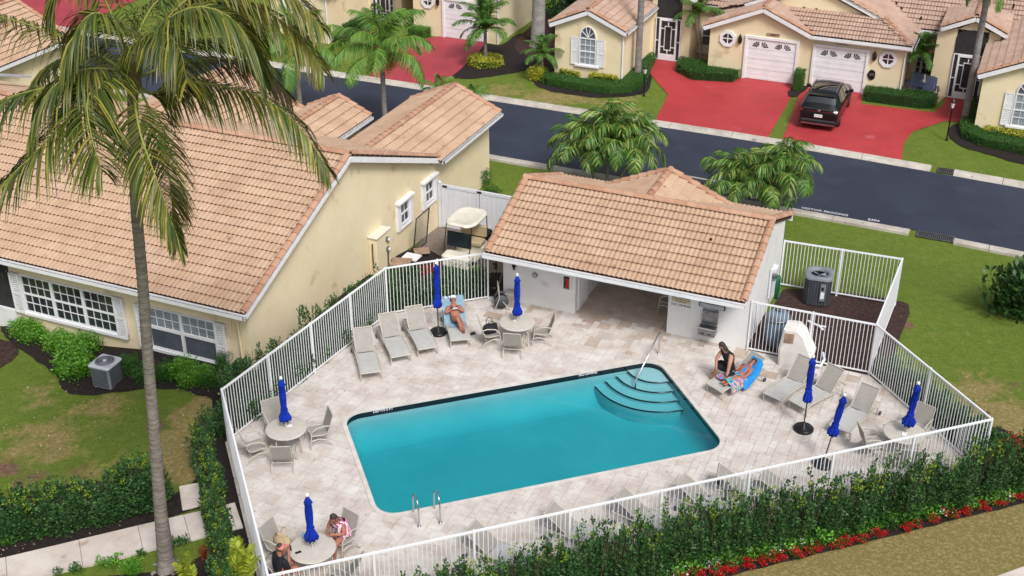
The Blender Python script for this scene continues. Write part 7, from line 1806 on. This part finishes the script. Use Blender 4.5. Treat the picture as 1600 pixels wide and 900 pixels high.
def hand_nodes(N, E_, pre, wrist, d, side, curl=.5, s=1.0):
    """palm and five fingers; d points along the hand, side towards the thumb"""
    d = Vector(d).normalized(); side = Vector(side); side = (side-d*side.dot(d)).normalized(); nrm = d.cross(side)
    w = Vector(wrist); palm = w+d*.05*s; N[pre+'palm'] = (palm, (.026*s,.019*s)); E_.append((pre+'wrist', pre+'palm'))
    for k, (off, ln) in enumerate(((.028,.070),(.010,.080),(-.010,.075),(-.028,.058))):
        b = w+d*.085*s+side*off*s; f = b+d*ln*.5*s-nrm*ln*.2*curl*s; g_ = f+d*ln*.35*s-nrm*ln*.55*curl*s
        for q, nm, r in ((b,'a',.0105),(f,'b',.009),(g_,'c',.008)): N[f'{pre}f{k}{nm}'] = (q, r*s)
        E_ += [(pre+'palm', f'{pre}f{k}a'), (f'{pre}f{k}a', f'{pre}f{k}b'), (f'{pre}f{k}b', f'{pre}f{k}c')]
    b = w+d*.03*s+side*.032*s; f = b+d*.03*s+side*.02*s; N[pre+'ta'] = (b, .011*s); N[pre+'tb'] = (f, .009*s); E_ += [(pre+'palm', pre+'ta'), (pre+'ta', pre+'tb')]
def human(label, loc, rz, J, skinm='skin', s=1.0, clothes=(), hair=None, curl=.5, group='people by the pool'):
    """J: joint name -> local position"""
    t = empty('person', loc, rz, label, 'person', group); t.scale = (s, s, s)
    Rr = dict(pelvis=(.18,.14), waist=(.155,.125), chest=(.19,.14), neck0=(.10,.085), neck=.068, head=(.10,.112), crown=(.088,.095), lsh=.08, rsh=.08, lel=.055, rel=.055, lwrist=.036, rwrist=.036, lhip=.12, rhip=.12, lkn=.078, rkn=.078, lan=.048, ran=.048, lheel=.036, rheel=.036, ltoe=(.038,.022), rtoe=(.038,.022), lth=.108, rth=.108, lcalf=.07, rcalf=.07, nose=.012)
    J = {k: Vector(v) for k, v in J.items()}
    for sd in 'lr':
        J[sd+'th'] = J[sd+'hip'].lerp(J[sd+'kn'], .45); J[sd+'calf'] = J[sd+'kn'].lerp(J[sd+'an'], .35)
    up = (J['crown']-J['neck']).normalized(); fc = J.pop('face'); fc = (fc-up*fc.dot(up)).normalized(); J['nose'] = J['head']+fc*.1-up*.005
    N = {k: (v, Rr[k]) for k, v in J.items()}
    E_ = [('pelvis','waist'),('waist','chest'),('chest','neck0'),('neck0','neck'),('neck','head'),('head','crown'),('head','nose')]
    for sd in 'lr': E_ += [('chest', sd+'sh'), (sd+'sh', sd+'el'), (sd+'el', sd+'wrist'), ('pelvis', sd+'hip'), (sd+'hip', sd+'th'), (sd+'th', sd+'kn'), (sd+'kn', sd+'calf'), (sd+'calf', sd+'an'), (sd+'an', sd+'heel'), (sd+'an', sd+'toe')]
    for sd in 'lr':
        d = J[sd+'wrist']-J[sd+'el']; hand_nodes(N, E_, sd, J[sd+'wrist'], d, (J['neck']-J[sd+'wrist']), curl)
    body = skin_mesh('body', N, E_, M[skinm]); meshobj('body', body, None, t)
    side = up.cross(fc)
    for k in (-1, 1):
        mb = MB(); mb.ell(J['head']+fc*.084+side*.032*k+up*.018, (.011,.011,.009), 8, 6); mb.build('eye', M['black'], t)
        mb = MB(); mb.ell(J['head']+side*.082*k, (.014,.02,.03), 8, 6); mb.build('ear', M[skinm], t)
    mb = MB(); mb.ell(J['head']+fc*.088-up*.042, (.02,.02,.008), 8, 5); mb.build('mouth', M['pinkcap'], t)
    segs = [(x, y) for x, y in E_ if x in J and y in J]
    pa = np.array([tuple(J[x]) for x, y in segs]); pb = np.array([tuple(J[y]) for x, y in segs]); ab = pb-pa
    Vb = np.array([tuple(v.co) for v in body.vertices]); Nb = np.array([tuple(v.normal) for v in body.vertices])
    tt = np.clip(np.einsum('nkj,kj->nk', Vb[:,None]-pa[None], ab)/np.maximum(1e-9, (ab**2).sum(1)), 0, 1)
    near = np.linalg.norm(Vb[:,None]-(pa[None]+tt[...,None]*ab[None]), axis=2).argmin(1)
    for nm, m_, parts, grow in clothes:
        ids = set(i for i, e in enumerate(segs) if e in parts or e[::-1] in parts); on = np.isin(near, list(ids))
        fs = [tuple(p.vertices) for p in body.polygons if sum(on[i] for i in p.vertices) >= len(p.vertices)-1]
        if not fs: continue
        used = sorted(set(i for f in fs for i in f)); mp = {i: k for k, i in enumerate(used)}; mb = MB()
        mb.add([tuple(Vb[i]+Nb[i]*grow) for i in used], [tuple(mp[i] for i in f) for f in fs], True); mb.build(nm, M[m_], t)
    if hair:
        hm, ln = hair; mb = MB(); c = J['head']+up*.035-fc*.022; 
        rows = []
        z = up; x = fc; y = side
        for i in range(9):
            th_ = math.pi*i/8; row = []
            for j in range(16):
                a = 2*math.pi*j/16; v = z*math.cos(th_)*.115+(x*math.cos(a)*.095+y*math.sin(a)*.1)*math.sin(th_)
                if v.dot(fc) > .03 and v.dot(z) < .02: v = v*.6
                if v.dot(z) < -.03: v = v-z*ln*(1 if v.dot(fc) < 0 else 0)+Vector((0,0,-.0))
                row.append(c+v)
            rows.append(row)
        mb.grid(rows, True, True); mb.build('hair', M[hm], t)
    return t, J, up, fc
TORSO = [('waist','chest'),('chest','lsh'),('chest','rsh')]
# 1 the sunbathing woman on the fourth lounger
ba = math.radians(48); bk = lambda s, off=.1: Vector((1.2+.82*s*math.cos(ba)-off*math.sin(ba), 0, .36+.82*s*math.sin(ba)+off*math.cos(ba)))
J = dict(pelvis=(1.12,0,.47), waist=bk(.2,.1), chest=bk(.48,.1), neck0=bk(.66,.09), neck=bk(.74,.1), head=bk(.88,.13), crown=bk(1.0,.14), face=(-.8,0,.1),
    lsh=bk(.6,.09)+Vector((0,.17,0)), rsh=bk(.6,.09)+Vector((0,-.17,0)), lel=bk(.3,.12)+Vector((0,.31,0)), rel=bk(.3,.12)+Vector((0,-.31,0)), lwrist=bk(.4,.26)+Vector((0,.1,0)), rwrist=bk(.42,.27)+Vector((0,-.1,0)),
    lhip=(1.08,.09,.46), rhip=(1.08,-.09,.46), lkn=(.72,-.02,.72), rkn=(.68,-.14,.52), lan=(.48,-.1,.42), ran=(.26,-.16,.44), lheel=(.51,-.1,.39), rheel=(.28,-.16,.4), ltoe=(.36,-.1,.40), rtoe=(.2,-.17,.53))
# mirror so that the bent knee is on the photograph's side
pw, PJ, up_, fc_ = human('woman in a black bikini and white cap sunbathing with a phone on the towel lounger', l4.location, l4.rotation_euler[2], J, 'skinred', 1.0,
    [], ('hair', .05), .8)
mb = MB(); 
for s in (-1, 1): mb.ell(PJ['chest']+Vector((-.075,s*.075,.07)), (.055,.06,.055), 10, 7)
mb.tube([PJ['chest']+Vector((-.06,-.15,.0)), PJ['chest']+Vector((-.10,-.07,.08)), PJ['chest']+Vector((-.10,.07,.08)), PJ['chest']+Vector((-.06,.15,.0))], .018, 6); mb.build('bikini_top', M['blackcloth'], pw)
mb = MB(); mb.ell(PJ['pelvis']+Vector((-.01,0,-.005)), (.12,.15,.105), 12, 8); mb.build('bikini_bottom', M['blackcloth'], pw)
mb = MB(); mb.ell(PJ['head']+up_*.06, (.1,.1,.075), 14, 8); mb.extr([PJ['head']+up_*.05+fc_*.06+Vector((0,y,0)) for y in (-.08,.08)]+[PJ['head']+up_*.04+fc_*.19+Vector((0,y,0)) for y in (.06,-.06)], up_*.012); mb.build('cap', M['whitecloth'], pw)
mb = MB(); q = (PJ['lwrist']+PJ['rwrist'])/2+Vector((-.07,0,.06)); mb.box(-.008,.008,-.09,.09,-.045,.045, Matrix.Translation(q) @ Matrix.Rotation(-.5,4,'Y')); ob = mb.build('phone', M['whitecloth']); ob.location = l4.location; ob.rotation_euler = l4.rotation_euler; tag(ob, 'white phone held up by the sunbathing woman', 'phone')
def towel(name, rows, m, label, base, rz, thick=.018):
    mb = MB(); mb.grid(rows, True); mb.grid([[Vector(q)-ZV*thick for q in r_][::-1] for r_ in rows], True); n = len(rows[0])
    edge_ = [rows[0], [Vector(q)-ZV*thick for q in rows[0]]]; mb.grid(edge_); mb.grid([[Vector(q)-ZV*thick for q in rows[-1]], rows[-1]])
    for k in (0, n-1): mb.grid([[r_[k] for r_ in rows], [Vector(r_[k])-ZV*thick for r_ in rows]])
    o = mb.build(name, M[m]); o.location = base; o.rotation_euler = (0,0,rz); return tag(o, label, 'towel')
rows = []
for s in (1.08, 1.05, .8, .5, .2, .04):
    p = bk(s, .035); rows.append([(p.x+(.05 if s > 1.07 else 0), y, p.z-(.1 if s > 1.07 else 0)+.012*math.sin(y*30+s*9)) for y in (-.37,-.25,-.1,.1,.25,.37)])
for x in (1.05, .9, .8): rows.append([(x, y*1.03+.02*math.sin(x*20), .375+.012*math.sin(y*25+x*12)-(.12 if abs(y) > .36 else 0)) for y in (-.37,-.25,-.1,.1,.25,.37)])
towel('beach_towel', rows, 'bluetowel', 'light blue towel spread over the lounger under the sunbathing woman', l4.location, l4.rotation_euler[2])
mb = MB(); [mb.box(-.03,.03,y-.035,y+.035,-.008,.0, Matrix.Translation(bk(.98,.055)+Vector((0,0,.0))) @ Matrix.Rotation(-ba,4,'Y') @ Matrix.Translation((0,0,.02))) for y in (.24,.1)]
ob = mb.build('towel_clip', M['whitecloth']); ob.location = l4.location; ob.rotation_euler = l4.rotation_euler; tag(ob, 'white towel clips at the top of the light blue towel', 'towel clips')
# 2 the woman in black sitting on the lounger by the wall, 3 the person lying there
bb = math.radians(34)
bl = lambda s, off=.1: Vector((1.2+.82*s*math.cos(bb)-off*math.sin(bb), 0, .36+.82*s*math.sin(bb)+off*math.cos(bb)))
J = dict(pelvis=(.92,.2,.5), waist=(.86,.24,.70), chest=(.76,.28,.94), neck0=(.68,.31,1.10), neck=(.65,.33,1.17), head=(.58,.37,1.25), crown=(.54,.38,1.36), face=(-.6,.4,-.5),
    lsh=(.72,.12,1.02), rsh=(.70,.47,1.02), lel=(.56,.02,.76), rel=(.54,.50,.78), lwrist=(.48,.0,.5), rwrist=(.48,.42,.54),
    lhip=(.88,.13,.47), rhip=(.88,.29,.47), lkn=(.62,.52,.5), rkn=(.8,.64,.5), lan=(.6,.58,.1), ran=(.8,.72,.1), lheel=(.62,.55,.06), rheel=(.82,.69,.06), ltoe=(.56,.72,.05), rtoe=(.76,.86,.05))
p2, J2, _, _ = human('woman in a black top with dark hair sitting bent forward on the lounger', l5.location, l5.rotation_euler[2], J, 'skin', 1.1,
    [('top', 'blackcloth', [('waist','pelvis'),('waist','chest'),('chest','neck0'),('chest','rsh'),('chest','lsh')], .03), ('shorts', 'blackcloth', [('pelvis','lhip'),('pelvis','rhip'),('lhip','lth'),('rhip','rth'),('lth','lkn'),('rth','rkn')], .026)], ('hairgrey', .17), .5)
J = dict(pelvis=(1.02,-.1,.45), waist=(1.16,-.11,.5), chest=bl(.3,.1)+Vector((0,-.1,0)), neck0=bl(.47,.1)+Vector((0,-.12,0)), neck=bl(.54,.11)+Vector((0,-.13,0)), head=bl(.68,.13)+Vector((0,-.15,0)), crown=bl(.8,.13)+Vector((0,-.16,0)), face=(-.5,-.3,.6),
    lsh=bl(.4,.1)+Vector((0,.06,0)), rsh=bl(.4,.1)+Vector((0,-.27,0)), lel=(1.15,.14,.52), rel=(1.12,-.36,.55), lwrist=(.95,.08,.56), rwrist=(.92,-.3,.5),
    lhip=(.97,-.02,.45), rhip=(.97,-.18,.45), lkn=(.62,-.06,.52), rkn=(.6,-.2,.5), lan=(.28,-.08,.43), ran=(.26,-.2,.43), lheel=(.26,-.08,.4), rheel=(.24,-.2,.4), ltoe=(.22,-.07,.5), rtoe=(.2,-.22,.5))
human('person lying face up on a bright towel on the lounger by the white wall', l5.location, l5.rotation_euler[2], J, 'skinred', .96,
    [('swimwear', 'bluebtowel', [('waist','chest'),('chest','neck0'),('pelvis','waist')], .016), ('shorts', 'beachtowel', [('pelvis','lhip'),('pelvis','rhip'),('lhip','lth'),('rhip','rth')], .02)], ('hair', .0), .4)
rows = [[(x, y, .46+.09*math.exp(-((y+.12)/.13)**2)+.015*math.sin(9*x+14*y)-(.26 if y < -.36 else 0)) for y in (-.42,-.36,-.28,-.2,-.12,-.04,.04,.14,.24,.3)] for x in (.34,.44,.56,.68,.8,.92,1.04)]
towel('beach_towel', rows, 'beachtowel', 'multicoloured beach towel laid over the legs of the lying person', l5.location, l5.rotation_euler[2])
rows = []
for s in (.86, .75, .6, .45, .3): p = bl(s, .035); rows.append([(p.x, y-.06*math.sin(s*5), p.z+.02*math.sin(y*22+s*15)-(.12 if y < -.38 else 0)) for y in (-.42,-.36,-.28,-.2,-.12,-.04,.03)])
for x in (1.05, .86): rows.append([(x, y-.04, .38+.015*math.sin(x*30+y*20)-(.24 if y < -.38 else 0)) for y in (-.42,-.36,-.28,-.2,-.12,-.04,.03)])
towel('beach_towel', rows, 'bluebtowel', 'bright blue towel under the lying person and hanging over the lounger side', l5.location, l5.rotation_euler[2])
# 4 and 5 the two people at the bottom left table
def seated(y0=0, lean=.0, armx=.3, arms=((.2,.1),(.2,-.1)), az=.78, head=(0,0)):
    x = lambda a: a+lean
    return dict(pelvis=(-.12,0,.54), waist=(-.13+lean*.3,0,.70), chest=(-.12+lean*.8,0,.92), neck0=(-.1+lean,0,1.06), neck=(-.09+lean*1.05,0,1.11), head=(-.05+lean*1.2+head[0],head[1],1.22), crown=(-.05+lean*1.25+head[0]*1.5,head[1]*1.3,1.33), face=(1,head[1]*4,-.2),
        lsh=(-.1+lean*.9,.18,.99), rsh=(-.1+lean*.9,-.18,.99), lel=(.02+lean*.5,.26,.74), rel=(.02+lean*.5,-.26,.74), lwrist=(armx,arms[0][1],az), rwrist=(armx,arms[1][1],az),
        lhip=(-.06,.1,.51), rhip=(-.06,-.1,.51), lkn=(.36,.14,.52), rkn=(.36,-.14,.52), lan=(.4,.14,.1), ran=(.34,-.14,.1), lheel=(.37,.14,.05), rheel=(.31,-.14,.05), ltoe=(.52,.15,.045), rtoe=(.46,-.15,.045))
a = math.radians(52); c_ = TP[2]+Vector((math.cos(a)*.93, math.sin(a)*.93, 0))
p4, J4, u4, f4 = human('woman with dark hair and a pink and white towel seated behind the bottom left table', (c_.x, c_.y, .03), a+math.pi+.1, seated(lean=.16, armx=.32, arms=((0,.12),(0,-.1)), az=.82, head=(.05,.03)), 'skinred', 1.0,
    [('swimsuit', 'pinktowel', [('pelvis','waist'),('waist','chest'),('chest','lsh'),('chest','rsh')], .02), ('wrap', 'pinktowel', [('pelvis','lhip'),('pelvis','rhip'),('lhip','lth'),('rhip','rth')], .02)], ('hair', .02), .7)
mb = MB(); ring = []
for i, (z, r) in enumerate(((.55,.27),(.7,.25),(.85,.24),(.96,.235),(1.0,.2))):
    ring.append([((-.13+.16*(z-.5)*1.6)+r*.82*math.cos(b_)+.012*math.sin(5*b_+i), r*math.sin(b_)+.012*math.cos(7*b_+2*i), z+.015*math.sin(3*b_)) for b_ in [2*math.pi*k/22*.9+math.pi*.1+.0 for k in range(22)]])
mb.grid(ring, True); ob = mb.build('wrapped_towel', M['pinktowel']); ob.location = p4.location; ob.rotation_euler = p4.rotation_euler; tag(ob, 'pink and white towel wrapped round the woman at the bottom left table', 'towel')
a = math.radians(222); c_ = TP[2]+Vector((math.cos(a)*.9, math.sin(a)*.9, 0))
p5, J5, u5, f5 = human('person in a pink cap and black top holding a phone at the very bottom', (c_.x, c_.y, .03), a+math.pi, seated(lean=.05, armx=.2, arms=((0,.05),(0,-.05)), az=1.02), 'skinred', 1.0,
    [('top', 'blackcloth', [('pelvis','waist'),('waist','chest'),('chest','lsh'),('chest','rsh'),('chest','neck0'),('lsh','lel'),('rsh','rel')], .02), ('shorts', 'redflower', [('pelvis','lhip'),('pelvis','rhip'),('lhip','lth'),('rhip','rth')], .02)], ('hair', .0), .8)
mb = MB(); mb.ell(J5['head']+u5*.045-f5*.01, (.108,.108,.095), 14, 8); mb.extr([J5['head']+u5*.05+f5*.07+Vector((0,y,0)) for y in (-.08,.08)]+[J5['head']+u5*.035+f5*.2+Vector((0,y,0)) for y in (.055,-.055)], u5*.012); mb.build('cap', M['pinkcap'], p5)
mb = MB(); q = (J5['lwrist']+J5['rwrist'])/2+Vector((.09,0,.06)); mb.box(-.006,.006,-.04,.04,-.08,.08, Matrix.Translation(q)); ob = mb.build('phone', M['black']); ob.location = p5.location; ob.rotation_euler = p5.rotation_euler; tag(ob, 'dark phone in the hands of the person in the pink cap', 'phone')
